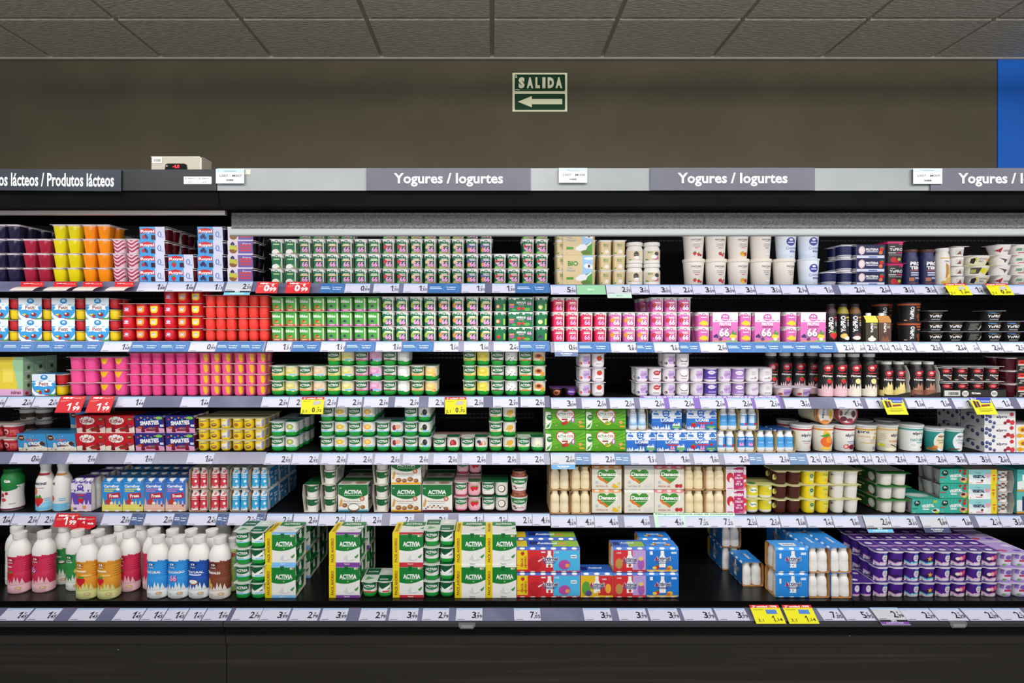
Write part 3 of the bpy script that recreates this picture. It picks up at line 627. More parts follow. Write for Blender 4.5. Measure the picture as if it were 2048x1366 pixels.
K['yb_v'] = pbot(170, 25.5, '1c1a1b', [T('YoPRO', -10, 80, 17, W1, 72, PI / 2, .03), T('25g', 12, 108, 9, 'e8d040', 22, bold=.04), R(6, 94, 22, 98, 'd8c040'), R(6, 70, 18, 90, '8a8484'), E(-6, 26, 14, 12, 'd8b45a'), E(8, 16, 15, 8, 'eee8da')], '222022', top='8a7a22')
K['yb_c'] = pbot(170, 25.5, '1c1a1b', [T('YoPRO', -10, 80, 17, W1, 72, PI / 2, .03), T('25g', 12, 108, 9, 'e0963a', 22, bold=.04), R(6, 94, 22, 98, 'd08a40'), R(6, 70, 18, 90, '8a8484'), E(2, 30, 16, 10, '4a2c28'), E(-4, 18, 16, 9, 'ddd4ce')], '222022', top='6a4626')
def tetra(c, top, pic, tc):
    m = MB(); w, d, h = 54, 50, 116
    m.prism([(0, 0), (0, h - 20), (16, h), (d, h), (d, 0)], -w / 2, w / 2, c)
    m.art([R(-w / 2, h - 30, w / 2, h - 20, top), T('YoPRO', 0, 62, 11, W1, 42, PI / 2, .03), T('15g', 14, 78, 7, tc, 18, bold=.04), R(8, 60, 22, 72, '8a8478')] + pic, flat(0), 0)
    m.art([R(-w / 2, 0, w / 2, 1, top), P([(-w / 2, 0), (w / 2, 0), (w / 2, 20), (-w / 2, 20)], top)], lambda x, z, o: (x, z * .8 - o, h - 20 + z + o), 0)
    l = MB(); l.lathe([(0, 11, 'e4e4e2'), (12, 11, 'e4e4e2'), (13, 10, 'e4e4e2')], 18)
    return Kind('drink_carton', 'drink carton', (w, d, h + 12), [('carton', m.mesh('carton', 0), (0, 0, 0), 0), ('cap', l.mesh('cap'), (2, 28, h), 0)])
K['te_v'] = tetra('3a3426', 'd8c650', [E(0, 12, 18, 9, 'e8e2cc'), E(0, 20, 7, 8, 'e8e2cc')], 'd8c650'); K['te_c'] = tetra('4a352a', 'b07a40', [P([(-20, 2), (-8, 26), (0, 12), (10, 28), (20, 2)], '7a4a30')], 'c08a50')
K['ytub'] = tub(92, 88, [(0, '1c1a1b'), (.9, 'b0502a')], [T('YoPRO', -12, 40, 15, W1, 58, PI / 2, .03), T('15g', 18, 66, 10, 'e06a2c', 26, bold=.04), R(8, 52, 34, 57, 'a0603a'), E(16, 26, 11, 12, '6a3a28'), P([(10, 8), (22, 16), (34, 10), (24, 2)], '8a4a2c')] + nutri(-34, 6), '2a2624', 5, lidr=1.02)
def bowl(w, h, c, art, lid='d8d8d8', top=None, n=1, name='dessert_pot', ny=1, cat='dessert pot', over=6):
    m = cup(w, h - 1.5, 'bowl', [(0, c), (.84, top or c)], art)
    return pack([m] * n, w + 1, h, lid, ny, w + 1, name=name, cat=cat, over=over)
def ybowl(t, c=W1, extra=()): return bowl(79, 46, '1b1a1b', [T(t, -2, 22, 12, c, 54, bold=.02), R(-20, 6, 20, 10, '8a8a8e'), R(-20, 32, 14, 34, '8a6a3a'), R(26, 8, 30, 30, 'd8d8d8')] + list(extra), 'b9b9bb')
K['yl1'] = ybowl('YoPRO'); K['yl2'] = ybowl('YoPRO', extra=[R(-30, 34, 0, 37, '3a7ad0'), R(24, 16, 32, 24, '3a8ad8')]); K['yl3'] = bowl(79, 46, '1b1a1b', lines(-26, 6, 8, 36, 6, '7a7a78') + [P([(14, 6), (30, 20), (34, 32), (20, 24)], 'd8cfc0')] + nutri(10, 8), 'b9b9bb')
K['hpb'] = pbot(160, 33, '20234e', [T('PRO', 4, 96, 17, W1, 44, bold=.05), T('TEIN', 4, 77, 14, W1, 44, bold=.05), R(-18, 64, 26, 67, 'c05a3a'), R(-16, 52, 22, 58, 'b9bcd8'), R(-16, 42, 18, 48, 'b9bcd8'), T('30g', 12, 30, 12, 'c9cce8', 28, bold=.03), R(-22, 18, -4, 34, 'b06a4a'), R(-24, 8, 24, 10, 'b05a4a')], '5a3428', caph=12, neck=.78, top='2a2d5c')
K['lind'] = pbot(166, 31, 'e2ddd4', [P([(-8, 8), (0, 60), (6, 96), (18, 70), (22, 20), (14, 4)], 'd8b45a'), P([(-4, 100), (10, 84), (4, 40), (-8, 30), (-4, 60)], 'b0802a'), R(-22, 118, 24, 122, 'd0a040'), T('PRO', 2, 106, 7, '3a3634', 20), E(10, 40, 9, 8, 'e4cf8a'), E(-12, 12, 9, 8, 'd8a830')], 'e4e2de', caph=14, neck=.75)
wl = lambda a: bowl(78, 45, 'e6e1dc', a, 'e9e6e2')
K['wb1'] = wl([P([(-34, 20), (-10, 34), (-16, 10)], 'a02c3a'), T('unas', 12, 18, 8, '6a5a5a', 34)]); K['wb2'] = wl([P([(-26, 32), (10, 24), (2, 8), (-4, 20)], '5a4a54'), R(12, 10, 34, 30, 'd0ccca')]); K['wb3'] = wl([R(-20, 8, 34, 12, 'b0484a'), R(-28, 18, -8, 30, '6aa07a')] + lines(-4, 14, 30, 34, 4, '9a948e'))
K['lb'] = bowl(112, 44, 'e4dfd4', [P([(-40, 30), (-22, 36), (-26, 8), (-38, 12)], '2a2828'), P([(-30, 36), (-14, 10), (-20, 32)], 'd8d020'), T('PRO', 0, 18, 8, '3a3632', 20), T('LINDAHLS', 4, 29, 7, '6a645a', 40), E(34, 22, 8, 9, 'd89a2a')], 'e8e5e0'); K['lb_y'] = bowl(112, 44, 'e4dfd4', [P([(-42, 34), (0, 34), (-8, 8), (-36, 8)], '4a4640'), R(-38, 12, -22, 26, 'b0b04a'), E(6, 22, 10, 10, 'd8d020'), P([(14, 30), (34, 34), (26, 6), (10, 8)], 'ded83a')], 'd8d44a')
K['wcup'] = pack([cup(60, 40, 'tub', [(0, 'e4e0da')], [R(-18, 6, 20, 30, 'd0cac4'), P([(-14, 8), (-2, 26), (4, 8)], '7a4a38')])], 64, 43, 'e6e3de', 1, 64, name='dessert_pot', cat='dessert pot', over=6)
# ---- second shelf, left: small coloured pots
def plain(w, h, c, shape='rnd', art=(), rim=None): return cup(w, h, shape, [(0, c), (.92, rim or c)], art)
PR, PY = 'b8242c', 'e0c21a'
pc = {c: plain(46, 42, c) for c in (PR, PY)}
petA = [R(-54, 66, 54, 96, 'd4dee4'), skyline(108, 58, 10, 'd4dee4', 4), E(2, 82, 17, 12, '2a86c0', 20), R(-6, 80, 10, 82.5, 'e8f0f4'), P([(-6, 86), (1, 90), (1, 83)], 'e8f0f4'), P([(10, 86), (3, 90), (3, 83)], 'e8f0f4'), P([(-40, 62), (-28, 66), (-10, 62), (8, 68), (26, 63), (40, 62), (36, 50), (42, 42), (20, 44), (0, 40), (-22, 44), (-44, 42), (-36, 52)], 'eef0f0'), T('Petit', 0, 53, 16, '7a1a2a', 42, bold=.02),
        P([(-54, 40), (-44, 20), (-20, 6), (30, 4), (48, 24), (54, 34), (54, 16), (40, 0), (-40, 0), (-54, 16)], 'e9eef0'), P([(-40, 22), (-22, 26), (-8, 16), (-20, 14)], 'e8c832')] + straw(-16, 14, 9) + [E(16, 22, 13, 9, '8a2a2c'), E(12, 26, 5, 4, 'e8dcd4'), R(6, 2, 26, 6, '9a4a4a'), P([(20, 0), (54, 0), (54, 8), (28, 6)], '4a9a34')] + nutri(-50, 4)
def petit():
    cups = []
    for q, c in ((0, PY), (1, PR)):
        for j in range(2):
            for i in range(3): cups.append(('cup', pc[c], ((i - 1) * 46.6, 26 + 49 * j, 48.6 * q), 0))
    lids = [('lid', lidmesh(141, 100, 1, 'e6e2de'), (0, 1, 43 + 48.6 * q), 0) for q in range(2)]
    return Kind('petit_multipack', 'dessert pack', (141, 104, 96.4), cups + lids + [('sleeve', sleeve(104, 107, 95.6, '3a9ad8', [('P', [(x * .96, z) for x, z in p[1]], p[2]) if p[0] == 'P' else p for p in petA], z0=.2, leany=2), (-16, -3.5, 0), 0)])
K['petit'] = petit()
def badge(col): return cup(57, 52, 'rnd', [(0, 'c4141c'), (.92, 'c4141c')], [P([(-16, 44), (16, 44), (16, 22), (10, 14), (-10, 14), (-16, 22)], col), E(0, 32, 9, 5, 'c9d4e8'), R(-11, 22, 9, 25, 'e8e0e0'), R(-6, 33, 6, 35, '3a4a9a')])
bd = [badge(c) for c in ('c8203c', 'd8892a', 'e8c61e')]
K['red_b'] = pack(bd, 60.4, 55.8, 'e2c6c4', 2, 60, name='petit_pack', cat='dessert pack', lidh=1.4, over=5)
K['coral'] = pack([plain(44.5, 48, 'e23a30')] * 3, 46.8, 51, 'e6c8c2', 2, 48, name='petit_pack', cat='dessert pack', over=6)
pk = 'ee5298'
K['pinkL'] = pack([plain(60, 54, pk, 'big'), plain(60, 54, pk, 'big')], 63.5, 57.5, 'e6d2da', 2, 62, name='petit_pack', cat='dessert pack', over=7)
spot = cup(60, 54, 'big', [(0, pk)], [P([(-23, 49)] + [(-23 + 38 * i / 8, 49 - 26 * math.sin(PI * i / 8)) for i in range(1, 8)] + [(15, 49)], 'e8b420')])
K['pinkS'] = pack([spot] * 2, 63.5, 57.5, 'e6d2da', 2, 62, name='petit_pack', cat='dessert pack', over=7)
face = [E(-8, 30, 6, 5, 'dd4186'), E(8, 26, 8, 6, 'dd4186')]
K['pink'] = pack([plain(47, 45, 'ec4a8e', 'big', face)] * 3, 49.8, 47.8, 'e6cdd8', 2, 50, name='petit_pack', cat='dessert pack', over=6)
half = cup(47, 45, 'big', [(0, 'ec5696')], [P([(1, 41)] + [(11 - 10 * math.cos(PI * i / 8), 41 - 36 * math.sin(PI * i / 8)) for i in range(1, 8)] + [(21, 41)], 'e3b21c')])
K['pky'] = pack([half] * 3, 49.8, 47.8, 'e6d8cc', 2, 50, name='petit_pack', cat='dessert pack', over=6)
# ---- fruit multipacks of two layers
def frutas():
    pin = c66('cf5fa8', None, [P([(-22, 14), (-4, 30), (18, 22), (20, 10), (0, 6)], 'e8c02c')], False, disc='a8447f'); ber = c66('cf5fa8', None, berries(-6, 18, 8) + straw(12, 22, 8), False, disc='a8447f')
    sp = [(-75, pin), (-14, pin), (48, ber)]
    parts = [('cup', c, (x, 31 + 61 * j, 66.4 * q), 0) for q in range(2) for j in range(2) for x, c in sp] + [('lid', lidmesh(186, 124, 1.2, 'e4e2de'), (-13, 0, 64.8 + 66.4 * q), 0) for q in range(2)]
    a = [R(-54, 98, 54, 131, 'e0dcdf'), skyline(108, 88, 13, 'e0dcdf', 6), E(0, 108, 19, 17, 'b85aa0', 20), P([(-12, 112), (-2, 119), (-2, 108)], W1), P([(12, 112), (2, 119), (2, 108)], W1), T('Classic', 0, 101, 7, W1, 26), T('FRUTAS', 0, 79, 12, W1, 52, bold=.04), R(-22, 64, 24, 70, '8a3f6f')] + emblem(-4, 42, 38, W1, '7a2f6a', 46) + [R(-54, 0, 54, 6, 'c08a5a'), R(6, 0, 54, 7, '7ab04a'), E(34, 24, 16, 12, 'e0c03a'), P([(26, 34), (34, 56), (40, 38), (50, 48), (46, 30)], '4a8a34')] + berries(-38, 24, 7) + fruit(-20, 12, 8, '5a3a5a') + nutri(-50, 10) + [E(34, 12, 8, 7, 'e4e0e0')]
    return Kind('fruit_yogurt_multipack', 'yogurt pack', (186, 126, 133), parts + [('sleeve', sleeve(112, 132, 132.4, 'cc68ae', [('P', [(x * 1.03, z) for x, z in p[1]], p[2]) if p[0] == 'P' else p for p in a], z0=.2, leany=3), (18, -4, 0), 0)])
K['frutas'] = frutas()
# ---- green rounded cups: left one carries the name, right one the picture
AD, AB = '116236', '1f9a3a'
def act_name(low, strip, top=AD, base=AB, w=58, h=65, bz=.33):
    return cup(w, h, 'act', [(0, base), (bz, low), (.92, 'e2e6dc')], [wave(w * .96, h * .62, h * .915, 8, top), T('ACTIVIA', 0, h * .72, 11.5, W1, 46, bold=.03), R(-12, h * .57, 12, h * .60, '4fae5a'), P([(-w * .46, h * bz), (w * .46, h * bz), (w * .46, h * (bz + .05)), (0, h * (bz + .09)), (-w * .46, h * (bz + .06))], strip), R(-16, h * .42, 8, h * .46, 'b0a890')])
def act_pic(bg, pic, strip=None, base=AB, w=58, h=65, bz=.33):
    return cup(w, h, 'act', [(0, base), (bz, bg), (.92, 'e2e6dc')], list(pic) + ([R(-8, h * (bz + .02), w * .44, h * (bz + .12), strip)] if strip else []) + [R(w * .36, h * .3, w * .44, h * .88, 'd9dcd4')])
def apair(k, low, strip, bg, pic, pst=None, lid='cfd8c8', lidart=(), pitch=61.8, **kw):
    a, b = act_name(low, strip, **kw), act_pic(bg, pic, pst)
    K[k] = pack([a, b], pitch, 66.6, lid, lidart=lidart or [R(-58, 2, 0, 60, 'd8dcd0'), R(2, 2, 58, 60, '1a6a3c')])
cream = lambda c, d, x=2: [E(x - 4, 40, 20, 12, c), E(x - 8, 44, 14, 7, d), E(x + 10, 24, 9, 6, d)]
apair('a_yel', 'e6e2a4', 'd8a84a', 'e4dc9c', cream('d8cc6a', 'e6dd8e'), '7ac0e8'); apair('a_pch', 'e8d2b0', 'e08a4a', 'ecd8bc', cream('e2bf96', 'ecd2b0') + fruit(14, 24, 6, 'a05a3a', None, None), '7ac0e8')
apair('a_lem', 'e6e4a0', 'c8b83a', 'e9e3b0', cream('dccf72', 'e8e09c'), '7ac0e8'); apair('a_pnk', 'e8bcd0', 'c04a7a', 'e6b0d0', cream('d890bc', 'e8b4d4') + fruit(-16, 24, 7, '5a2048', None, None), '7ac0e8')
apair('a_coc', 'e6e2dc', '6a3a2c', 'dcdad8', cream('eceae8', 'f4f2f0') + [E(12, 22, 10, 6, 'e8e4e0'), P([(2, 20), (12, 14), (22, 20), (12, 17)], '5a3a2c')], None); apair('a_org', 'ecd6a8', 'e08a3a', 'f0d49c', cream('e8c060', 'f0d488') + fruit(14, 24, 8, 'd88a2a', 'f0c070', None), None)
apair('a_mel', 'e6e29c', 'c8a83a', 'e9dc6a', [E(-2, 42, 18, 12, 'd8c83a'), E(-4, 44, 12, 6, 'e8dc6a'), E(8, 26, 10, 7, 'dccb4a')]); apair('a_stc', 'e6e4e0', '6a3a2c', 'dedddb', [E(-2, 42, 20, 12, 'eceae8')] + [E(-12 + 7 * i, 48 - (i * 17) % 26, 2.4, 2, '3a2420') for i in range(5)] + [P([(-16, 22), (-6, 30), (-10, 18)], '4a2c22')]); apair('a_pap', 'd9e6cf', 'e0702a', 'e2d8c0', [E(-4, 42, 17, 12, 'd8702c'), E(-4, 43, 9, 6, '3a2a22'), E(14, 30, 9, 9, 'e09a3a'), E(8, 22, 8, 5, '8aa03a')], base='1f9a3a')
z0 = [E(-2, 42, 0.1, .1, 'ffffff')]
def zp(k, pic, st='8cc8ea', lid='a9cfe0', lo='ecebe6'): apair(k, lo, st, 'e9e8e2', pic, st, lid)
zp('z_kiw', [E(-2, 44, 15, 12, '7a6a3a'), E(-2, 44, 12, 9.5, 'b4c85a'), E(-2, 44, 4, 3.5, 'e4e6b4'), E(10, 26, 9, 6, 'a8c04a')]); zp('z_pin', [E(0, 44, 18, 11, 'e0b62a'), E(0, 44, 6, 4, 'f0e09a'), E(14, 28, 7, 5, 'e0c04a')])
zp('z_pea', [E(-2, 44, 16, 12, 'e6a93a'), E(-2, 44, 9, 7, 'f2cf7a'), E(8, 26, 6, 4, '7a4a2a'), E(-6, 24, 9, 4, 'e0b04a')]); zp('z_dat', [E(-8, 40, 9, 13, '8a2a30'), E(8, 44, 12, 10, 'd8a08a'), E(6, 26, 6, 5, '9a3a3a')]); zp('z_pru', [E(2, 42, 11, 14, '2c2636'), E(6, 46, 5, 6, '4c4456'), E(-10, 34, 6, 5, '7a9a4a')])
zp('n_che', [E(0, 38, 15, 17, 'a82a34'), E(-4, 42, 6, 8, 'c8505a')], 'e9e6df', 'b08a8a'); zp('n_ber', [E(-10, 44, 9, 8, '3a3552'), E(-2, 32, 9, 8, 'b83040'), E(10, 36, 10, 12, 'c88a5a'), E(10, 38, 5, 8, 'ead0b0')], 'e9e6df', 'a89890'); zp('n_man', [P([(-18, 30), (-6, 50), (12, 54), (18, 40), (4, 28)], 'e0b03a')] + [R(-10 + i * 7, 32, -8 + i * 7, 52, 'c8902a') for i in range(4)] + [E(4, 24, 10, 5, 'e2c06a')], 'd8c08a', 'b9c4b0'); zp('n_pea', [E(0, 38, 15, 18, 'dfe2bc'), E(0, 36, 9, 11, 'eef0dc'), E(2, 34, 2, 2.5, '5a4a2a')], 'c9d8a0', '5a9a5a')
def sw(c, base='e8e4e4'): return c
apair('s_str', 'e9b8c0', 'c8485a', 'e8aab8', straw(-6, 38, 13) + straw(10, 34, 11), None, 'd8a8b0', pitch=60); apair('s_coc', 'e6e4de', '6a3a2c', 'dcd8d2', [E(0, 38, 17, 16, '6a4a34'), E(-1, 39, 13, 12, 'efece6'), E(-1, 39, 6, 6, 'd8d2c8')], None, '2c6a44', pitch=60)
for k, cn in (('s_str', 'd8506a'), ('s_coc', '5a3226')):
    a = act_name('e9c0c8' if k == 's_str' else 'e8e6e2', cn, base=cn, bz=.08); b = act_pic('e8a8b6' if k == 's_str' else 'ddd9d4', straw(-6, 36, 13) + straw(9, 38, 11) if k == 's_str' else [E(0, 36, 17, 17, '6a4a34'), E(-1, 37, 13, 13, 'efece6'), E(-1, 37, 6, 7, 'd8d2c8')], None, base=cn, bz=.08)
    K[k] = pack([a, b], 59.5, 66.6, 'd0a8ae' if k == 's_str' else '2c6a44', lidart=[R(2, 2, 58, 60, '1a6a3c')])
# ---- small white/lilac cups
def vit(c, lab, pic, base='e2dde0'): return cup(56, 62, 'act', [(0, base), (.92, 'e2dde2')], [R(-8, 16, 20, 52, lab) if not pic else R(-14, 14, 16, 52, lab)] + [T('Vitalinea', 3, 36, 15, '6a3a8a', 30, .35, -.002)] + [E(-18, 20, 6, 6, c), E(19, 22, 5, 7, c)])
def vit2(pic): return cup(56, 62, 'act', [(0, 'e4dfe2'), (.92, 'e2dde2')], list(pic) + [R(-14, 16, 12, 18.5, '6a5a7a')])
LL = 'bfa0d2'
vd = {'v_str': ('c8483c', fruit(2, 42, 12, 'c4382c', None)), 'v_blu': ('5a5a9a', [E(2, 42, 15, 11, 'b8383a'), R(-6, 41, 10, 43, W1), E(18, 48, 4, 5, '3a4a7a')]), 'v_coc': ('5a4a3a', [E(0, 40, 18, 14, '6a6256'), E(0, 42, 17, 13, 'ece9e6'), R(-12, 26, 14, 29, '7a7a6a')]), 'v_nat': ('c9bcd0', None), 'v_lil': ('a88ac8', None), 'v_pla': ('d9d2d4', None)}
for k, (c, pic) in vd.items():
    a = vit(c, LL, 0)
    if k == 'v_nat': b = cup(56, 62, 'act', [(0, 'e0dadf'), (.2, '5c44a0'), (.92, 'e2dde2')], [E(-2, 44, 16, 9, 'd9cfe4'), R(-12, 43, 8, 45, '5c44a0'), R(-16, 20, 18, 24, 'b9a8d8'), P([(10, 44), (26, 50), (26, 47), (12, 41)], 'd9cfe4')])
    elif k == 'v_lil': b = cup(56, 62, 'act', [(0, 'e0dadf'), (.2, 'a27cc0'), (.92, 'e2dde2')], [E(-2, 42, 17, 9, 'e4dcea'), T('natural', -2, 42, 5, '6a4a8a', 22), R(-14, 20, 18, 24, 'd4c4e4')])
    elif k == 'v_pla': a = vit('ddd6d8', 'd6c6dc', 0); b = vit2(lines(-8, 30, 12, 48, 5, 'b0a8ac'))
    else: b = vit2(pic)
    K[k] = pack([a, b], 61.2, 64.5, 'ddd2e0')
K['v_back'] = pack([vit2(lines(-10, 30, 12, 50, 5, 'b4acb0') + [E(6, 22, 4, 3, '8a8288')])] * 2, 61.2, 64.5, 'ddd2e0')
K['choc'] = pack([cup(60, 40, 'bowl', [(0, '24140f'), (.86, '4a2a5c')], [E(0, 20, 15, 13, 'a8603c'), E(-3, 18, 9, 8, '5a2c1c'), R(-6, 25, 14, 28, 'e0b090')]), cup(60, 40, 'bowl', [(0, '24140f'), (.86, '4a2a5c')], [E(2, 22, 18, 15, '6a3a98'), T('Vitalinea', 2, 23, 6, W1, 26)])], 63, 43, '4c2c5e', 1, 63, name='dessert_pack', cat='dessert pack')
K['vbowl'] = pack([cup(80, 40, 'bowl', [(0, 'e6cfd0'), (.84, 'e6dfe4')], [P([(-10, 33), (34, 33), (26, 4), (-6, 6)], 'b594cc'), T('Vitalinea', 8, 20, 12, '5a2a7a', 34, .3), E(-20, 12, 8, 6, 'b84a4c')])] * 2, 86, 43, 'dcd0e2', 1, 84, name='dessert_pack', cat='dessert pack', over=8)
def ppro(H, r, bodyc, lowc, pic, capc='dcdcda', cap=16):
    pr = [(0, r * .9, lowc), (3, r, lowc), (H * .17, r, lowc), (H * .18, r, bodyc), (H * .3, r * .98, bodyc), (H * .5, r * .93, bodyc), (H * .62, r * .96, bodyc), (H * .72, r, bodyc), (H * .78, r * .97, bodyc), (H * .86, r * .72, '3c3838'), (H * .885, r * .66, '3c3838'), (H - cap, r * .66, '4a4646')]
    a = [E(-4, H * .66, r * .5, r * .46, 'c8303c'), P([(-4 - r * .3, H * .67), (-5, H * .70), (-5, H * .64)], W1), P([(-4 + r * .3, H * .67), (-3, H * .70), (-3, H * .64)], W1), P([(r * .1, H * .74), (r * .9, H * .74), (r * .9, H * .60)], 'c8303c'), R(-r * .6, H * .53, r * .6, H * .555, 'b8303a'), T('PROteina', -2, H * .48, 8, W1, r * 1.3, bold=.03), splash(0, H * .17, r * 1.75, H * .2, lowc)] + pic + nutri(-r * .75, H * .2) + [R(r * .62, H * .2, r * .84, H * .68, '6a6666')]
    return bottle(pr, a, r * .78, cap, capc)
K['pp_s'] = ppro(193, 31, '1e1b1c', 'e0b8c0', straw(2, 70, 13)); K['pp_v'] = ppro(193, 31, '1e1b1c', 'e0d8ca', fruit(4, 70, 13, 'dfd48a', None, None))
def twin2(lowc, pic):
    b = ppro(156, 27, '1e1b1c', lowc, pic, 'cfcfca', 13); parts = []
    for i in (0, 1):
        for j in (0, 1): parts += [('bottle', b.parts[0][1], (-34 + 55 * i, 32 + 56 * j, 1.2), 0, [('cap', b.parts[1][1], (0, 0, 143), 0)])]
    m = MB(); m.prism([(3, 0), (3, 40), (12, 60), (4, 84), (10, 112), (30, 140), (90, 140), (114, 100), (114, 0)], 52, 53.5, 'cfcbc2'); m.box(-63, 3, 0, 52, 114, 1, '2a2727'); m.prism([(-63, 0), (-63, 16), (-50, 10), (-8, 9), (20, 16), (52, 22), (52, 0)], 1.4, 2.2, '2a2727', 'y'); m.box(-63, 114, 0, 52, 115, 120, '8a8680')
    return Kind('drink_multipack', 'drink pack', (118, 116, 157), parts + [('carton', m.mesh('carton', 0), (0, 0, 0), 0)])
K['tw_v'] = twin2('d8c67e', [P([(-14, 30), (-8, 66), (0, 50), (8, 68), (14, 30)], 'dccb84')]); K['tw_c'] = twin2('8a5a48', [P([(-14, 30), (-8, 62), (0, 46), (8, 64), (14, 30)], 'a8745c')])
pcup = cup(66, 62, 'tub', [(0, '1f1c1d'), (.93, 'cfcfcd')], [E(-10, 46, 13, 9, 'c42a34'), R(-16, 45, -4, 47, W1), P([(10, 54), (32, 54), (32, 34)], 'c8303a'), R(2, 36, 22, 39, 'b02a30'), T('PROteina', 2, 26, 7, W1, 42, bold=.03), E(12, 12, 10, 7, '9a5a40'), P([(-18, 26), (10, 12), (8, 9)], 'd8d4cc')] + nutri(-26, 4))
K['pcup'] = pack([pcup] * 2, 69, 67, 'c8c8c6', 2, 74, name='protein_pudding_pack', cat='dessert pack', over=.6)
m = MB(); m.box(-142, 0, 0, 142, 1.2, 32, '2e2b2b'); m.box(-142, 160, 0, 142, 161.2, 40, '2e2b2b'); m.box(-142, 0, 0, 142, 161, 1, '2e2b2b'); m.box(-142, 0, 0, -140.8, 161, 38, '2e2b2b'); m.box(140.8, 0, 0, 142, 161, 38, '2e2b2b')
m.art([R(-134, 4, -64, 29, 'c9c9c6')] + bars(-116, 9, -72, 22, '2a2a2a', 3) + [E(-42, 15, 15, 13.5, 'd4d4d0', 20), R(-52, 16, -32, 19, '3a3838'), R(-52, 9, -32, 12, '8a8a88'), T('PROteina', 6, 17, 9, W1, 40, bold=.04), E(86, 15, 15, 13.5, 'd4d4d0', 20), R(76, 16, 96, 19, '3a3838'), R(76, 9, 96, 12, '8a8a88'), R(44, 1, 45, 31, '4a4646')], flat(0), 0)
K['tray'] = Kind('display_tray', 'display tray', (284, 161, 32), [('tray', m.mesh('tray', 0), (0, 0, 0), 0)])
jr = jcup('4a1220:jelly', None, (), 62, 56)
def redpro(): return pack([jr] * 3, 64, 58.5, 'c9c0c0', name='jelly_pack', cat='jelly pack', extra=[('sleeve', sleeve(150, 132, 58, '222020', [R(-70, 28, 70, 47, 'c83a30'), R(-70, 23, 70, 28, 'dcd8d4'), R(-60, 35, -30, 39, '6a1a1a'), T('PROteina', -52, 37, 5, '3a1414', 24), R(-60, 8, -20, 18, '8a8684'), R(-64, 2, -50, 6, 'b9b5b2'), R(-40, 2, -26, 6, 'b9b5b2'), P([(20, 0), (70, 24), (70, 0)], 'b8303a')], leany=5, topart=[R(-70, 2, 70, 126, '2a2626')]), (20, -4, .1), 0)])
K['redpro'] = redpro()
m = carton(106, 60, 172, 'dcc83a', [R(-53, 0, 53, 30, 'd8a8cc'), T('nino', 22, 15, 16, '6a1a3a', 44, bold=.03), R(-53, 30, 30, 150, 'dcc63c'), P([(30, 30), (53, 30), (53, 172), (20, 172), (6, 150)], '9ac49a'), R(-53, 150, 6, 172, 'c8b23a'), R(-36, 60, 10, 120, 'e4d25a')], 'a8cbab', [R(0, 0, 60, 24, 'cfa8cc')] + [E(30, 44 + 40 * i, 9, 9, '4a5a3a') for i in range(3)] + [R(8, 62 + 40 * i, 40, 68 + 40 * i, 'd9e4d8') for i in range(3)] + [E(20, 10, 9, 8, 'b8303a')], 'b8cfae')
K['minc'] = Kind('pouch_box', 'dessert box', (106, 60, 172), [('carton', m, (0, 0, 0), 0)])
# ---- fourth shelf
def dessert(c, art, cc, W=128, H=80, D=128, name='dessert_pack', ly=12):
    cc_ = cup(60, H - 4, 'bowl', [(0, cc), (.9, 'd8d0cc')])
    return Kind(name, 'dessert pack', (W, D, H), [('cup', cc_, ((i - .5) * 62, 30 + 62 * j, .6), 0) for i in (0, 1) for j in (0, 1)] + [('sleeve', sleeve(W - 1, D + 2, H - .4, c, art, leany=ly, topart=[R(-W * .4, 30, W * .4, 90, c)], cin='b8a898'), (0, -2, .2), 0)])
dots = lambda c, n, z0, z1, s: [E(random.Random(s + i).uniform(-58, 58), random.Random(s * 3 + i).uniform(z0, z1), 2.6, 2.2, c, 8) for i in range(n)]
K['kit'] = dessert('c41a2a', [P([(-64, 0), (64, 0), (64, 28), (40, 20), (10, 26), (-20, 16), (-44, 24), (-64, 20)], 'e6ddd0'), E(-14, 56, 34, 19, 'eeeeea', 20), T('KitKat', -14, 55, 20, 'c4202c', 56, .08, .02), R(36, 56, 58, 70, '6a4a2a'), R(40, 60, 54, 66, 'c8a060'), E(16, 16, 20, 9, '7a3a24'), R(0, 6, 34, 14, 'b82a30'), T('70%', 48, 30, 8, '4a8ab8', 20)] + dots('5a2c1c', 16, 2, 76, 5), '8a1820')
K['sma'] = dessert('232a7c', [P([(-64, 0), (64, 0), (64, 20), (20, 26), (-20, 18), (-64, 24)], 'd99cc0'), T('SMARTIES', 0, 46, 20, 'eeeeee', 84, .06, .05), R(-18, 8, 34, 18, '9a2a34'), E(8, 20, 22, 8, '8a3a5a'), E(-46, 24, 10, 6, 'b8622c'), E(44, 68, 16, 7, '7ac04a'), R(46, 28, 62, 38, 'd8d8e8')] + [E(-50 + i * 15, 62 + (i * 7) % 14, 4.5, 4, c, 10) for i, c in enumerate(('d83a3a', 'e0b02a', '4aa0d8', 'd87a2a', '5ab04a', 'c85aa0'))] + [E(-8 + i * 8, 20, 3, 2.4, c, 8) for i, c in enumerate(('d83a3a', 'e0b02a', '4aa0d8', '5ab04a'))], '7a1c34')
K['croc'] = dessert('3a8ec8', [P([(-64, 0), (64, 0), (64, 16), (20, 28), (-30, 12), (-64, 16)], 'e4dccc'), E(-46, 60, 14, 13, '5a3426', 18), R(-54, 58, -38, 62, 'e4d8cc'), T('Popis', 0, 50, 14, 'c84a34', 50, .1, .03), T('CROC', 10, 34, 14, 'eeeae4', 56, .06, .06), R(-14, 20, 30, 25, '7a3a30'), E(44, 34, 12, 9, '4a2c20'), E(30, 14, 22, 8, 'eae2d4')] + dots('d8b070', 8, 40, 76, 8) + dots('4a2c20', 8, 6, 40, 9) + nutri(-60, 6), 'd8d0c0', H=79)
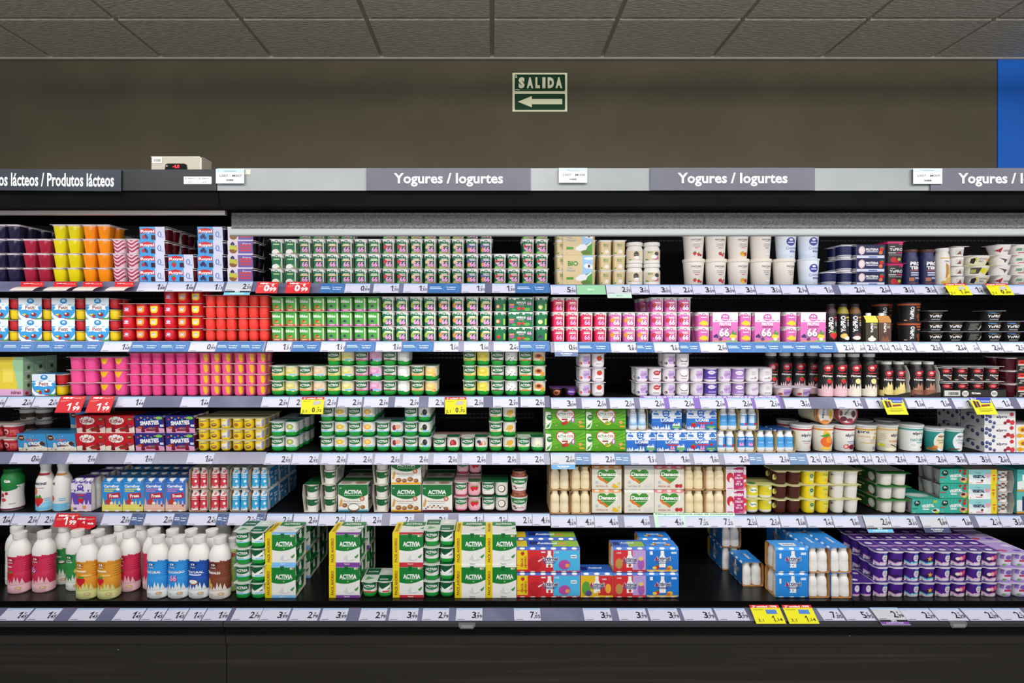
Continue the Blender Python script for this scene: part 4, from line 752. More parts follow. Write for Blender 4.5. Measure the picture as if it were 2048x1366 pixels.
nq = [cup(46, 46, 'rnd', [(0, 'e3c41c'), (.9, 'e6dcae')], a) for a in ([T('Nesq', 4, 34, 8, '3a4a9a', 26, .15, .03), E(-2, 18, 10, 8, 'a8682a')], [T('quik', -4, 34, 8, '3a4a9a', 22, .15, .03), E(2, 18, 12, 8, '7a4424'), E(2, 20, 8, 4, 'c89a6a')], [R(-20, 10, 20, 40, 'e2dac0'), R(-14, 16, 8, 18, '5a5aa0'), R(-14, 12, 4, 14, '5a5aa0'), R(12, 10, 20, 40, '8a8ac0'), R(-22, 34, 6, 42, 'e3c41c')])]
K['nes'] = pack(nq, 49.8, 49.4, 'e2d8a8', 2, 50, name='chocolate_yogurt_pack', over=4)
rcup = pack([cup(72, 56, 'bowl', [(0, 'b02a34'), (.84, 'd8ccc8')], [E(-14, 26, 14, 12, 'e0b0b0'), E(-14, 24, 8, 7, '7a1c24'), R(4, 10, 30, 34, 'd8606a')] + straw(14, 16, 8))] * 2, 76, 60, 'd8c4bc', 1, 76, name='dessert_pack', cat='dessert pack', over=8)
K['rcup'] = rcup
K['dcup'] = pack([cup(72, 50, 'tub', [(0, 'c9c5c2'), (.25, '4a3a34'), (.7, 'c9c5c2')], [R(-20, 18, 20, 30, '2c2422'), E(0, 10, 14, 6, '3a2c28')])] * 2, 76, 54, 'c4c2be', 1, 76, name='dessert_pack', cat='dessert pack')
# bottles in a carton hoop (seen from the long side or from the end)
def sbot(H, w, c, low=None, art=(), cap='e8e8e4', mid=None, rib=0):
    r = w / 2; m = MB(); low = low or c; mid = mid or c
    pr = [(0, r * .8, low), (4, r * .97, low), (H * .18, r, low), (H * .2, r, mid), (H * .34, r * .97, mid), (H * .46, r * .92, mid), (H * .58, r * .97, mid), (H * .7, r * .93, c), (H * .8, r * .78, c), (H * .86, r * .6, c), (H * .87, r * .68, cap), (H * .98, r * .66, cap), (H, r * .55, cap)]
    m.lathe(pr, 22, 2.4); m.art(art, round_front(pr, 2.4)); return m.mesh('bottle')
def bcarton(nb, w, H, bot, front, art, topart=(), topc=None, cin='c9b894', cham=10, end=0, name='drink_multipack', caps='e6e6e2', frontbot=None, endc=None, rows=2, endbulge=3, wrap=1.0):
    L = nb * w + 2; D = rows * w + 4; h = H
    pts = [(0, 4), (-1, h * .3), (0, h - cham), (cham * .9, h), (D - cham * .9, h), (D, h - cham), (D + 1, h * .3), (D, 4), (D - 4, 0), (4, 0)]
    m = MB(); tc = topc or front
    m.tube(pts, -L / 2 - .5, L / 2 + .5, [front, front, tc, tc, tc, front, front, front, front, front], cin, .8)
    def fm(x, z, o):
        y = lerp([(0, 4), (4, 0), (h * .3, -1), (h - cham, 0), (h, cham * .9)], z); return (x, y - o, z)
    m.art(art, fm, 12)
    m.art([('P', [(-x, z) for x, z in p[1]][::-1], p[2]) if p[0] == 'P' else p for p in art], lambda x, z, o: (-x, D - fm(x, z, 0)[1] + o, z), 12)
    for i in range(nb):
        x = (i - (nb - 1) / 2) * w
        m.art([E(x, h - cham * .5, w * .26, cham * .34, caps), E(x, 3.5, w * .26, 3.5, caps)], fm, 12, .3)
    if topart: m.art(topart, lambda x, y, o: (x, y + cham, h + o), 0)
    bots = []
    for i in range(nb):
        for j in range(rows):
            b = (frontbot if frontbot and j == 0 and not end else bot)
            bots.append((b, (i - (nb - 1) / 2) * w, 2 + w * (j + .5)))
    cm = m.mesh('carton', 0)
    if not end: return Kind(name, 'drink pack', (L, D, h), [('carton', cm, (0, 0, 0), 0)] + [('bottle', b, (x, y, 1), 0) for b, x, y in bots])
    q = end * PI / 2                                   # turned a quarter so that the open end faces the aisle
    rot = lambda x, y: (-end * (y - D / 2), end * x + L / 2)
    return Kind(name, 'drink pack', (D, L, h), [('carton', cm, (*rot(0, 0), 0), q)] + [('bottle', b, (*rot(x, y), 1), 0) for b, x, y in bots])
GG = '4f9a1e'
def actuacol(hc, band, fr):
    heart = lambda s, c: P([(0, 20 + (1 - s) * 30)] + [(s * 34 * math.sin(t), 58 + s * (0.9 * (26 * math.cos(t) - 10 * math.cos(2 * t) - 4 * math.cos(3 * t)))) for t in [-PI * .92 + 2 * PI * .92 * i / 22 for i in range(23)]][::-1], c)
    H_ = [(0, 22), (30, 48), (42, 64), (42, 78), (32, 90), (14, 92), (0, 82), (-14, 92), (-32, 90), (-42, 78), (-42, 64), (-30, 48)]
    a = [P([(-88, 4), (-70, 4), (-60, 30), (-66, 90), (-88, 92)], 'e4e8da')] + [P([(8, 40), (88, 10 + 18 * i), (88, 17 + 18 * i)], '6fb82c') for i in range(5)] + [P([(-10, 40), (-64, 30 + 14 * i), (-64, 36 + 14 * i)], '6fb82c') for i in range(3)] + [E(-70, 56, 13, 13, '2f7a34', 16), R(-77, 57, -63, 60, W1), P([(-86, 6), (-72, 14), (-66, 30), (-80, 22)], '3a9a2c'), P(H_, hc), P([(x * .9, 54 + (z - 54) * .9) for x, z in H_], 'eef0e6'),
         T('ACTUA', -16, 70, 12, '3f7a34', 40, bold=.03), T('COL', 22, 70, 12, hc if hc != 'c8502c' else '9a3a2c', 30, bold=.03), R(-16, 56, 20, 59, '8aa88a'), R(-16, 44, 10, 51, band), E(34, 46, 8, 14, 'a85aa8'), E(34, 46, 4, 9, 'e4d8e4'), E(66, 34, 8, 8, 'd89a5a'), R(62, 12, 82, 20, 'e0a02c')] + fr + nutri(-44, 18)
    return bcarton(4, 44, 97, sbot(94, 42, 'e6e8e0'), GG, a, topc='5aa428', caps='4a9a2a', cin='d8d8c8')
K['ac_s'] = actuacol('c0304a', 'b02030', fruit(4, 34, 9, 'c4302c') + fruit(-8, 30, 8, 'b82028')); K['ac_t'] = actuacol('c8502c', '8a4a2c', fruit(4, 32, 9, '8aa83a') + [P([(-4, 24), (12, 22), (24, 30), (12, 38), (16, 30)], 'e0c83a')])
BL = '2a6cc4'
def lcasei(red, pic):
    a = [P([(-66, 60), (66, 60), (66, 92), (-66, 92)], 'e4eaf0'), skyline(132, 52, 12, 'e4eaf0', 11), E(-4, 74, 16, 16, '2a6cc4', 18), P([(-14, 78), (-6, 84), (-6, 73)], W1), P([(6, 78), (-2, 84), (-2, 73)], W1), R(-12, 65, 4, 69, W1), P([(34, 66), (36, 78), (58, 80), (64, 66)], '3a7ac8'), P([(-60, 68), (-58, 78), (-38, 76), (-34, 66)], '3a7ac8'), T('L.CASEI', 2, 44, 12, W1, 58, bold=.05), R(-20, 28, 30, 34, red), splash(-24, 2, 84, 26, 'dfe6ee'), R(22, 8, 62, 20, '4a9a4a'), R(26, 12, 58, 14, 'd8e8d0')] + pic + nutri(-60, 14)
    return bcarton(3, 43.5, 97, sbot(94, 42, 'e4e8ec', mid='4a90d0'), BL, a, topc='e0e6ec', caps='e6e8ea', cin='c4ab78')
milk = [splash(42, 20, 34, 18, 'eef2f6')]
K['lc_n'] = lcasei('3a3a7a', milk); K['lc_0'] = lcasei('c03048', milk + emblem(4, 19, 18)); K['lc_f'] = lcasei('c03048', straw(-36, 22, 13) + straw(44, 32, 8) + emblem(4, 18, 18))
lb = [sbot(94, 39.5, 'e4e8ec', mid='4a90d0', art=[R(-16, 30, 4, 62, 'c8d8e8')] + straw(10, 26, 8)), sbot(94, 39.5, 'e4e8ec', mid='5aa4dc', art=[R(-14, 30, 16, 64, '4a98d4'), R(-10, 40, 10, 44, 'dce6ee')])]
K['le_f'] = bcarton(3, 40.4, 97, lb[0], 'e0c22c', [], cin='c4ab78', end=-1, topc='2a5ca8'); K['le_n'] = bcarton(3, 40.4, 97, lb[1], 'e0c22c', [], cin='c4ab78', end=-1, topc='2a5ca8')
K['le_c'] = bcarton(3, 40.4, 97, sbot(94, 39.5, 'e4e8ec', mid='3a84cc', art=[T('L.CASEI', 0, 56, 8, W1, 34, bold=.04)] + emblem(0, 34, 18)), 'e0c22c', [], cin='c4ab78', end=-1, topc='2a5ca8'); K['le_b'] = bcarton(3, 40.4, 97, sbot(94, 39.5, 'dfe8f0', mid='8ab8dc', art=[R(-18, 28, 18, 66, 'b8d0e4'), R(-14, 36, 12, 60, 'd4e2ee')]), 'dfe4e6', [R(-64, 6, 64, 60, '3a7ac8')], cin='c4ab78', end=-1)
def alp(bg, art, top, lidart=(), w=96, h=118, l='d0d4d4:gloss'):
    return tub(w, h, [(0, bg), (.86, top), (.93, bg)], art, l, 9, lidart=lidart)
an = lambda x=4, z=72, c='242a4a': [T('alpro', x, z, 17, c, 46, bold=.03), P([(x + 2, z + 9), (x + 10, z + 15), (x + 8, z + 8)], '4a9a3a')]
K['al_p'] = alp('e6e4e0', an() + [T('+PROTEINA', 6, 46, 6, '3a4060', 44, bold=.02), R(-8, 36, 18, 38, 'b04a4a'), E(30, 18, 9, 9, 'c85040')] + nutri(-30, 8), 'b83a44'); K['al_m'] = alp('e6e0d4', [P([(-14, 96), (10, 84), (20, 56), (0, 50), (-20, 70)], 'e2b83a'), E(0, 44, 26, 26, 'e06a2c'), E(8, 52, 14, 14, 'e8943c'), P([(-30, 68), (0, 82), (14, 72), (-10, 64)], '4a9a3a'), P([(-30, 10), (14, 6), (24, 16), (-16, 22)], 'e6c04a'), T('alp', 36, 80, 14, '242a4a', 22, .0, .03)] + nutri(-24, 4), 'd88a3a')
K['al_c'] = alp('e6e4e0', an(8) + [R(-6, 42, 32, 46, '6a80a8'), R(0, 34, 30, 37, '9aaac4')] + fruit(-10, 22, 11, 'c83040', 'e8c0b0') + [E(16, 20, 16, 12, '6a1a28'), E(38, 18, 7, 10, '5a9a3a')], 'a82c3c'); K['al_v2'] = alp('e2dccb', [T('pro', -24, 84, 14, '242a4a', 34, .0, .03), T('NATURAL', -20, 66, 7, 'c08a3a', 40), E(22, 80, 6, 5, 'c8a04a'), E(36, 78, 6, 5, 'c8a04a'), E(16, 62, 7, 6, 'c8a04a'), E(32, 62, 7, 6, 'c8a04a'), R(-34, 36, 24, 39, 'c8a050'), R(10, 8, 26, 22, '8a80a8'), E(34, 26, 6, 7, 'c8c83a')] + lines(-2, 40, 30, 56, 3, 'a8a090'), 'c89a3a')
K['al_v'] = alp('e4ddc8', an(16) + [T('VAINILLA', 14, 46, 10, 'c8762c', 56, bold=.02), P([(-6, 30), (34, 12), (36, 15), (-4, 34)], '4a3a24'), P([(10, 34), (30, 26), (30, 29)], '4a3a24'), E(-34, 26, 8, 8, 'c8c83a'), E(0, 10, 26, 8, 'eae2c4')] + lines(-40, 46, -22, 80, 4, 'c0b8a0'), 'd8b27a'); K['al_n'] = alp('dfe2de', an(4, 80) + [T('NATURAL', 6, 52, 12, '3f9a90', 62, bold=.02), R(-2, 38, 30, 42, '5aa8a0'), E(-12, 26, 17, 11, 'eceeee'), E(-14, 28, 12, 7, 'd0d4d4'), P([(16, 18), (34, 26), (34, 20), (20, 12)], '4a2a20')] + nutri(28, 2), '3f9a94', w=106)
def coco(c): return tub(84, 104, [(0, '2a8a84'), (.92, 'c8d4d2')], [E(8, 44, 30, 42, 'dfe6ea', 22), E(8, 46, 25, 36, c, 22), T('alpro', 10, 68, 13, '242a4a', 36, bold=.03), T('COCONUT', 10, 50, 8, '2a8a84', 44, bold=.03), R(-6, 38, 24, 41, '7a5a3a')] + ([P([(-36, 6), (-14, 4), (-10, 16), (-32, 18)], 'a8622c'), P([(-26, 18), (-8, 12), (-8, 24), (-20, 28)], 'c07a3a')] if c != 'dfe2e6' else [P([(-30, 4), (4, 10), (4, 14), (-28, 12)], '6a3a28'), E(14, 34, 3, 2, '3a2a24'), E(0, 58, 2, 2, '3a2a24')]), 'c9d0d2:gloss', 8)
K['al_k'] = coco('e6d2ac'); K['al_k2'] = coco('dfe2e6')
K['al_lm'] = alp('e8dcc0', [E(10, 40, 26, 24, 'd86a2c'), P([(-20, 60), (20, 90), (30, 70), (0, 50)], 'e2b83a')], 'd88a3a', [E(0, 0, 42, 42, 'e8e2dc', 24), T('alpro', -14, 4, 16, '242a4a', 46, PI / 2 * .9, .03), E(26, -4, 10, 22, 'e2b83a'), E(-6, -34, 24, 7, 'd8883a'), R(4, -6, 16, 22, 'b9bcc4')], l='d0854a'); K['al_lc'] = alp('e4dcdc', [], 'a82c3c', [E(0, 0, 40, 40, 'cfc4c4', 24), T('alpro', 0, 12, 12, '242a4a', 40, .9, .03), E(-18, -22, 16, 12, '6a2c34'), E(10, -28, 14, 9, '8a3440'), E(26, 0, 10, 16, '4a3436'), E(-30, 4, 8, 14, '7a4a40')], l='9a3a44')
def alpbox(a, sd): m = carton(138, 126, 60, 'e4e2e2', a, 'dcdadc', sd); return Kind('yogurt_box', 'yogurt box', (138, 126, 60), [('carton', m, (0, 0, 0), 0)])
blu = lambda x, z, r: [E(x, z, r, r, '3f4a7c'), E(x + r * .2, z + r * .2, r * .45, r * .4, '6a76a4')]
K['ab_b'] = alpbox(T and [T('alpro', 8, 34, 15, '242a4a', 48, bold=.03)] + blu(-58, 42, 8) + blu(-44, 36, 8) + blu(-60, 24, 8) + blu(-44, 14, 8) + blu(-30, 50, 7) + blu(-26, 8, 7) + fruit(52, 46, 9, 'c43040', None, None) + fruit(36, 16, 9, 'b02834', None, None) + fruit(54, 10, 11, 'd03a48') + fruit(22, 8, 7, '8a2030', None, None), sum([blu(14 + 26 * i, 12 + (i * 23) % 34, 9) for i in range(5)], []) + [T('alpro', 60, 44, 10, '242a4a', 34, bold=.03)])
K['ab_p'] = alpbox([T('alpro', 34, 34, 15, '242a4a', 48, bold=.03), E(-40, 40, 22, 15, 'e8c040'), E(-40, 38, 9, 8, 'a8602c'), E(-20, 12, 24, 12, 'e6b83a'), E(-54, 12, 14, 10, 'd8a030'), E(30, 6, 22, 6, 'e0a83a')], [E(30, 20, 16, 14, 'e2b43a'), E(80, 40, 18, 12, 'e2b43a')])
# ---- fifth shelf
def big_bot(H, r, body, art, capr, caph, capc, bands=None):
    pr = bands or [(0, r * .92, body), (4, r, body), (H * .55, r, body), (H * .66, r * .9, body), (H * .78, r * .62, body), (H * .84, r * .52, body), (H - caph, r * .52, body)]
    return bottle(pr, art, capr, caph, capc)
K['dan'] = big_bot(208, 38, 'e2e0dc', [R(-37, 4, 37, 34, '6ab4d8'), P([(-20, 34), (37, 44), (37, 20), (0, 16)], '8cc8e2')] + straw(-6, 44, 25) + [E(-22, 88, 12, 16, 'c8602c'), E(-24, 90, 6, 9, 'e0a050'), T('DANONE', -4, 122, 12, '2a2c54', 58, bold=.04), T('sabor fresa', -4, 104, 6, 'b83a44', 44), R(-24, 156, 24, 166, 'b02c34'), R(18, 46, 34, 50, '6ab4d8'), R(18, 54, 34, 58, '6ab4d8')], 22, 16, 'e4e4e2'); K['dan_o'] = big_bot(208, 38, 'e2e0dc', [R(-37, 4, 37, 34, '6ab4d8'), T('ONE', -20, 122, 12, '2a2c54', 22, .0, .04), R(-20, 156, 24, 166, 'c8862c')] + [E(-22, 56, 10, 13, 'c83a30'), R(8, 46, 30, 50, '6ab4d8'), R(8, 54, 30, 58, '6ab4d8')], 22, 16, 'e4e4e2')
K['kef'] = bottle([(0, 40, 'e2e0dc'), (4, 44, '5a2040'), (12, 44, 'e2e0dc'), (60, 40, 'e2e0dc'), (90, 40, 'e2e0dc'), (112, 42, '1f7a3a'), (140, 43, '1f7a3a'), (156, 38, '1f7a3a'), (166, 33, '1f7a3a')], [T('ta', 8, 134, 14, W1, 26, bold=.05), wave(80, 98, 114, 10, '1f7a3a'), E(-14, 70, 9, 9, 'c0303c'), E(4, 78, 7, 7, 'a82834'), E(-8, 50, 12, 8, 'c83c48'), R(14, 30, 34, 34, '9a9a9a')], 34, 18, '17602c')
def liquid(top, low, art, w=45, H=145):
    b = sbot(H - 3, w - 2, 'e6e4e2', art=[]); W = 2 * w
    a = [R(-W / 2, 0, W / 2, H, top), splash(0, 0, W, 64, low, 5, 2), R(-W / 2, 0, W / 2, 30, low)] + art
    m = MB(); D = 2 * w + 2
    pts = [(0, 0), (0, H - 16), (26, H - 2), (D - 26, H - 2), (D, H - 16), (D, 0)]
    m.tube(pts, -W / 2, W / 2, top, 'cfc8bc', .8)
    m.art(a, lambda x, z, o: (x, (max(0, z - (H - 16)) / 14 * 26) - o, z if z < H - 16 else min(z, H - 2)), 10)
    m.art([P([(x - 13, H - 18), (x + 13, H - 18), (x + 9, H - 4), (x - 9, H - 4)], 'e2e2e0') for x in (-w / 2, w / 2)] + [E(x, 3, 12, 4, 'e2dcd6') for x in (-w / 2, w / 2)], lambda x, z, o: (x, (max(0, z - (H - 16)) / 14 * 26) - o, z), 10, .9)
    return Kind('drink_multipack', 'drink pack', (W, D, H), [('carton', m.mesh('carton', 0), (0, 0, 0), 0)] + [('bottle', b, ((i - .5) * w, 1 + w * (j + .5), 0.8), 0) for i in (0, 1) for j in (0, 1)])
cf = lambda c: [T('Carrefour', -2, 112, 13, 'eef0f4', 68, bold=.04), R(-36, 96, 16, 101, c), R(-36, 87, 6, 92, c), P([(-22, 78), (36, 84), (38, 60), (-20, 54)], 'b0283c'), T('Fresa', 8, 69, 15, W1, 40, .08, .03), E(26, 98, 9, 6, 'e4e8f0'), E(-16, 42, 16, 12, 'b03a34'), E(-2, 36, 8, 7, 'e6d8c0'), E(34, 26, 5, 5, '7a3a6a')]
K['lq_b'] = liquid('2f86cc', 'd8cc66', cf('c9c85a')); K['lq_f'] = liquid('3a72c4', 'd8b09c', cf('b878b0'))
K['lq_p'] = liquid('5f46a4', 'd8c4d8', [P([(-45, 96), (45, 96), (45, 145), (-45, 145)], 'd9d6de'), skyline(88, 84, 16, 'd9d6de', 3), E(-4, 106, 15, 14, '5f46a4', 18), P([(-14, 110), (-6, 116), (-6, 104)], W1), P([(6, 110), (-2, 116), (-2, 104)], W1), T('Movimiento', -2, 82, 7, W1, 50), R(-16, 68, 14, 75, 'c8303c')] + straw(-2, 48, 14) + [E(14, 18, 9, 8, 'd8905a'), E(-26, 12, 8, 6, '7a5aa0'), R(-44, 4, -36, 20, 'd8c050')])
fb = lambda c: sbot(95, 37, 'e6e2e0', c, [skyline(32, 74, 10, 'e6e2e0', 7), E(4, 78, 8, 7, c, 14), R(-12, 50, 12, 54, 'eceaea'), T('fresa', -2, 62, 7, W1, 24), splash(0, 4, 32, 18, 'e6e4e4'), E(6, 34, 5, 6, 'e8e4e4')], mid=c)
K['fe_p'] = bcarton(3, 38.4, 98, fb('c83c48'), 'd0c8bc', [], cin='bfa98c', end=1, cham=12); sb = [E(-20, 60, 26, 26, '2a7cb8', 18), P([(-34, 66), (-22, 74), (-22, 58)], W1), P([(-6, 66), (-18, 74), (-18, 58)], W1), T('Classic', -20, 46, 10, W1, 34), R(10, 56, 54, 62, 'c8dcea'), R(12, 44, 50, 50, 'c8dcea'), E(26, 28, 7, 9, 'dfe8ee')] + nutri(20, 12)
K['fe_b'] = bcarton(3, 38.4, 98, fb('35a2d4'), '3a86b8', [P([(-56, 8), (-34, 8), (-40, 94), (-56, 94)], 'dfe4e8')] + sb, cin='bfa98c', end=1, cham=12, topc='d8dce0')
# cereal cups: cartons from the front and from the open end
acw = cup(60, 59, 'tub', [(0, 'e0ddd6'), (.92, 'dcd8d0')], [wave(56, 30, 53, 6, '1e5f34'), T('AC', 20, 42, 9, W1, 13, bold=.03)])
def cereal(low, pic):
    a = [wave(132, 78, 121, 22, '1f6e38'), T('ACTIVIA', 0, 88, 19, W1, 80, bold=.04), R(-40, 71, 40, 75, '8ac09a'), T('x4', -56, 106, 6, W1, 9), R(-66, 0, 66, 8, low), E(40, 58, 11, 11, 'c0745a'), E(40, 58, 5, 5, 'e0c0b0'), T('fibras & probioticos', -4, 46, 8, 'b07a5a', 76), R(-34, 36, 34, 38, '8aa8b8'), P([(-64, 24), (-54, 60), (-46, 50), (-54, 22)], 'd0a04a')] + pic
    c = sleeve(134, 130, 121.6, 'e4e2dc', a, leany=7, topart=[E(-36, 30, 26, 20, 'b8a890'), E(30, 32, 26, 20, 'a88a6a'), R(-66, 60, 66, 110, '2a7a3e')], z0=.3)
    return Kind('cereal_yogurt_pack', 'yogurt pack', (134, 126, 122.2), [('sleeve', c, (0, -3, 0), 0)] + [('cup', acw, ((i - .5) * 64, 31 + 64 * j, .9 + 60 * q), 0) for i in (0, 1) for j in (0, 1) for q in (0, 1)])
wal = lambda x, z, r: [E(x, z, r, r * .8, '8a5a34'), E(x - r * .2, z + r * .1, r * .6, r * .4, 'b8864f')]
K['ce_c'] = cereal('4a9ab4', wal(-38, 28, 12) + wal(42, 20, 11) + [E(2, 18, 27, 19, '7a5a40'), E(2, 20, 23, 14, 'ecebe6')]); K['ce_w'] = cereal('e0a030', wal(-34, 18, 13) + wal(-8, 16, 11) + wal(18, 22, 13) + wal(44, 16, 11)); K['ce_m'] = cereal('6a2c3a', wal(40, 14, 10) + [E(-50 + 9 * i, 14 + (i * 7) % 15, 4.5, 3.5, ('8a5a34', '5a2434', 'd8b47a')[i % 3], 8) for i in range(10)])
def cer_end():
    m = MB(); D = 76; h = 121.6
    pts = [(-30, 0), (-38, h * .62), (-35, h), (35, h), (38, h * .62), (30, 0)]
    m.tube(pts, 0, 134, ['3a3a36', 'e0dcd4', '246a3a', '3a3a36', 'd9d6d0', 'd9d6d0'], 'ccc6ba', .9, axis='y')
    f = lambda x, z, o: (38.2 + o - abs(z - h * .62) * .075, x, z)
    m.art([R(4, h * .66, 128, h * .97, '1f5a34')], f, 0); m.art([T('ACTIVIA', 60, h * .8, 15, W1, 76, bold=.04)] + lines(10, 20, 100, 66, 6, '8a8880'), f, 0, .3)
    return Kind('cereal_yogurt_pack', 'yogurt pack', (76, 134, 122.2), [('sleeve', m.mesh('sleeve', 0), (0, 0, .3), 0)] + [('cup', acw, (0, 33 + 64 * j, 1.2 + 60 * q), 0) for j in (0, 1) for q in (0, 1)])
K['ce_e'] = cer_end()
m1 = cup(78, 62, 'tub', [(0, 'a8285a'), (.06, 'e4e0dc'), (.94, 'dcdad6')], [wave(70, 40, 58, 8, '1f7a3c'), T('ACTIVIA', 0, 45, 10, W1, 48, bold=.03), T('muesli', 4, 18, 7, 'b0305a', 30), E(-22, 22, 6, 4, 'a0304a'), E(-16, 14, 5, 4, '7a4a2a')])
dm = MB(); dm.lathe([(0, 39, 'd8d4ce:gloss'), (3, 39, '8a4a34'), (4, 33, '8a4a34'), (24, 30, 'b08a78'), (26, 28, 'c8beb4:clear')], 24)
dm.art([E(-20 + (i * 13) % 40, 6 + (i * 5) % 14, 3, 2.4, ('c08a5a', '6a2c22', '9a5a3a')[i % 3], 8) for i in range(16)], lambda x, z, o: (x, -math.sqrt(max(0, (33.5 - z * .14) ** 2 - x * x)) - o, z + 3), 6)
K['musli'] = Kind('muesli_yogurt_cup', 'yogurt cup', (80, 80, 88), [('cup', m1, (0, 40, 0), 0), ('granola_dome', dm.mesh('granola_dome'), (0, 40, 62), 0)])
CRB = 'd9c096'
db = sbot(100, 43, 'e8d9b8', art=[E(0, 48, 14, 10, 'e0cfac')], cap='e8d9b8')
def danacol(top, txt, tc, pic):
    H_ = [(0, 26), (26, 46), (40, 62), (40, 80), (30, 90), (12, 90), (0, 80), (-12, 90), (-30, 90), (-40, 80), (-40, 62), (-26, 46)]
    return bcarton(3, 43, 105, db, 'ddd7c8', [R(-64, 92, 64, 104, top), P(H_, '3f8f34'), P([(-44, 60), (-30, 44), (-6, 34), (0, 26), (6, 36), (-4, 42), (-24, 54), (-36, 66)], 'd8702c'), T('Danacol', 6, 70, 17, W1, 84, bold=.04), T('Reduce el colesterol', 2, 55, 5, W1, 56), T(txt, -22, 16, 8, tc, 54), E(-44, 34, 7, 7, 'b8bcc0')] + pic, topc=top, caps='e6dcc8', cin='c2a06c', frontbot=db)
K['da_t'] = danacol('d8935a', 'TROPICAL 0%', 'b8642c', [P([(22, 12), (30, 30), (48, 18), (58, 12), (40, 6)], 'e0b82c'), E(54, 28, 5, 7, 'd8c43a')]); K['da_n'] = danacol('d8dce0', 'NATURAL 0%', '8a94a0', [splash(40, 10, 34, 22, 'cfd0d0')]); K['da_f'] = danacol('d8707c', 'FRESA 0%', 'a83a3a', fruit(34, 18, 9, 'b82c30') + fruit(50, 18, 9, 'c83438'))
K['da_e1'] = bcarton(3, 43, 105, db, 'c8ab78', [], cin='c9a272', end=1, caps='e8d9b8'); K['da_e2'] = bcarton(3, 43, 105, sbot(100, 43, 'e8d8b0', art=[E(0, 48, 14, 10, 'e0cea4')], cap='e8d8b0'), 'c8ab78', [], cin='c9a272', end=-1, caps='e8d8b0')
K['dens'] = Kind('drink_multipack', 'drink pack', (90, 90, 104), [('carton', carton(90, 90, 104, 'e2dade', [R(-10, 2, 34, 102, 'b82c6a'), T('DENSIA', 6, 84, 14, 'b82c6a' if 0 else W1, 54, bold=.05), T('40%', 12, 66, 7, W1, 16), T('CALCIO', 12, 54, 10, W1, 36, bold=.03), T('100%', 12, 38, 7, W1, 18), T('VIT. D', 12, 26, 10, W1, 30, bold=.03), E(-26, 56, 16, 22, 'c8303c'), E(-22, 44, 8, 12, 'e8d8d4'), E(38, 58, 8, 12, 'd03a44'), E(40, 24, 6, 14, 'd8603c'), P([(-20, 104), (-6, 96), (8, 104)], 'e4e0dc'), R(-40, 6, -14, 10, 'c8587a'), R(10, 6, 40, 10, 'd87a9a')], 'b82c6a', [R(8, 40, 80, 90, 'd8dade')], 'd8d4d4'), (0, 0, 0), 0)])
sv = [cup(58, 62, 'act', [(0, 'e6e4d8'), (.25, 'e0d030'), (.92, 'e2e0b4')], a) for a in ([E(0, 40, 18, 12, 'f0eee4'), T('Savia', 0, 41, 11, '3a8a3a', 30, bold=.03)], [R(-12, 38, 14, 44, 'c8b83a'), R(-10, 32, 8, 35, 'c8b83a'), E(14, 48, 8, 6, 'dfe8e4')])]
K['savia'] = pack(sv, 61, 64, 'e0dc8a', lidart=[E(-30, 30, 20, 16, '3a8a4a')])
bcup = cup(60, 60, 'big', [(0, '4a2218'), (.93, 'd9cf9a')], [E(-27, 30, 6, 13, 'c8c86a')]); bcup2 = cup(60, 60, 'big', [(0, '4a2218'), (.93, 'd9cf9a')])
K['brn'] = pack([bcup, bcup2], 62, 63.5, 'cfcf94', name='dessert_pack', cat='dessert pack', over=5)
yc = [cup(58, 60, 'big', [(0, 'e6cc1e'), (.93, 'dfdc9a')], a) for a in ([E(6, 32, 13, 22, 'c4cc6a'), E(6, 38, 9, 8, '2a6a3a'), R(1, 37, 11, 39, W1), R(0, 20, 13, 24, 'e8e8c8')], [E(8, 32, 15, 24, 'd4cc4a'), T('SOJA', 8, 42, 8, '5a7a2a', 22, bold=.03), E(10, 20, 6, 7, 'e0a03a')])]
K['soja'] = pack(yc, 61, 63.5, 'dfdca0', over=5)
K['whc'] = pack([cup(58, 60, 'big', [(0, 'dcd8d0'), (.93, 'e0ddb0')], [E(-26, 42, 4, 4, '3a3a34')]), cup(58, 60, 'big', [(0, 'dcd8d0'), (.93, 'e0ddb0')])], 62, 63.5, 'd2d29a', over=8)
def sojas():
    c = cup(58, 56, 'big', [(0, 'dcd8cf')]); parts = [('cup', c, ((i - .5) * 62, 30 + 62 * j, 0), 0) for i in (0, 1) for j in (0, 1, 2)]
    m = MB(); m.tube([(-62, 2), (-64, 60), (64, 60), (62, 2)], 34, 190, ['2c5a2a', 'd8dccc', '2c5a2a', 'd0d4c8'], 'b8b4a8', .8, axis='y')
    f = lambda x, z, o: (-64 - o + (60 - z) * .03, 190 - x, z)
    m.art([E(124, 28, 22, 20, 'd8d4c8', 20), E(124, 28, 15, 13, 'ecebe4', 18), T('Sojasun', 48, 40, 16, 'b9d08a', 62, bold=.03), E(40, 18, 18, 8, 'c8b83a'), R(90, 4, 110, 10, 'c85a3a')], f, 0)
    return Kind('soy_dessert_pack', 'dessert pack', (128, 192, 61.4), parts + [('lid', lidmesh(138, 190, 1.2, '2f7a34'), (0, -6, 56), 0), ('sleeve', m.mesh('sleeve', 0), (0, 0, .1), 0)])
K['sojs'] = sojas()
gc_ = cup(58, 58, 'bowl', [(0, 'b9b6b8')])
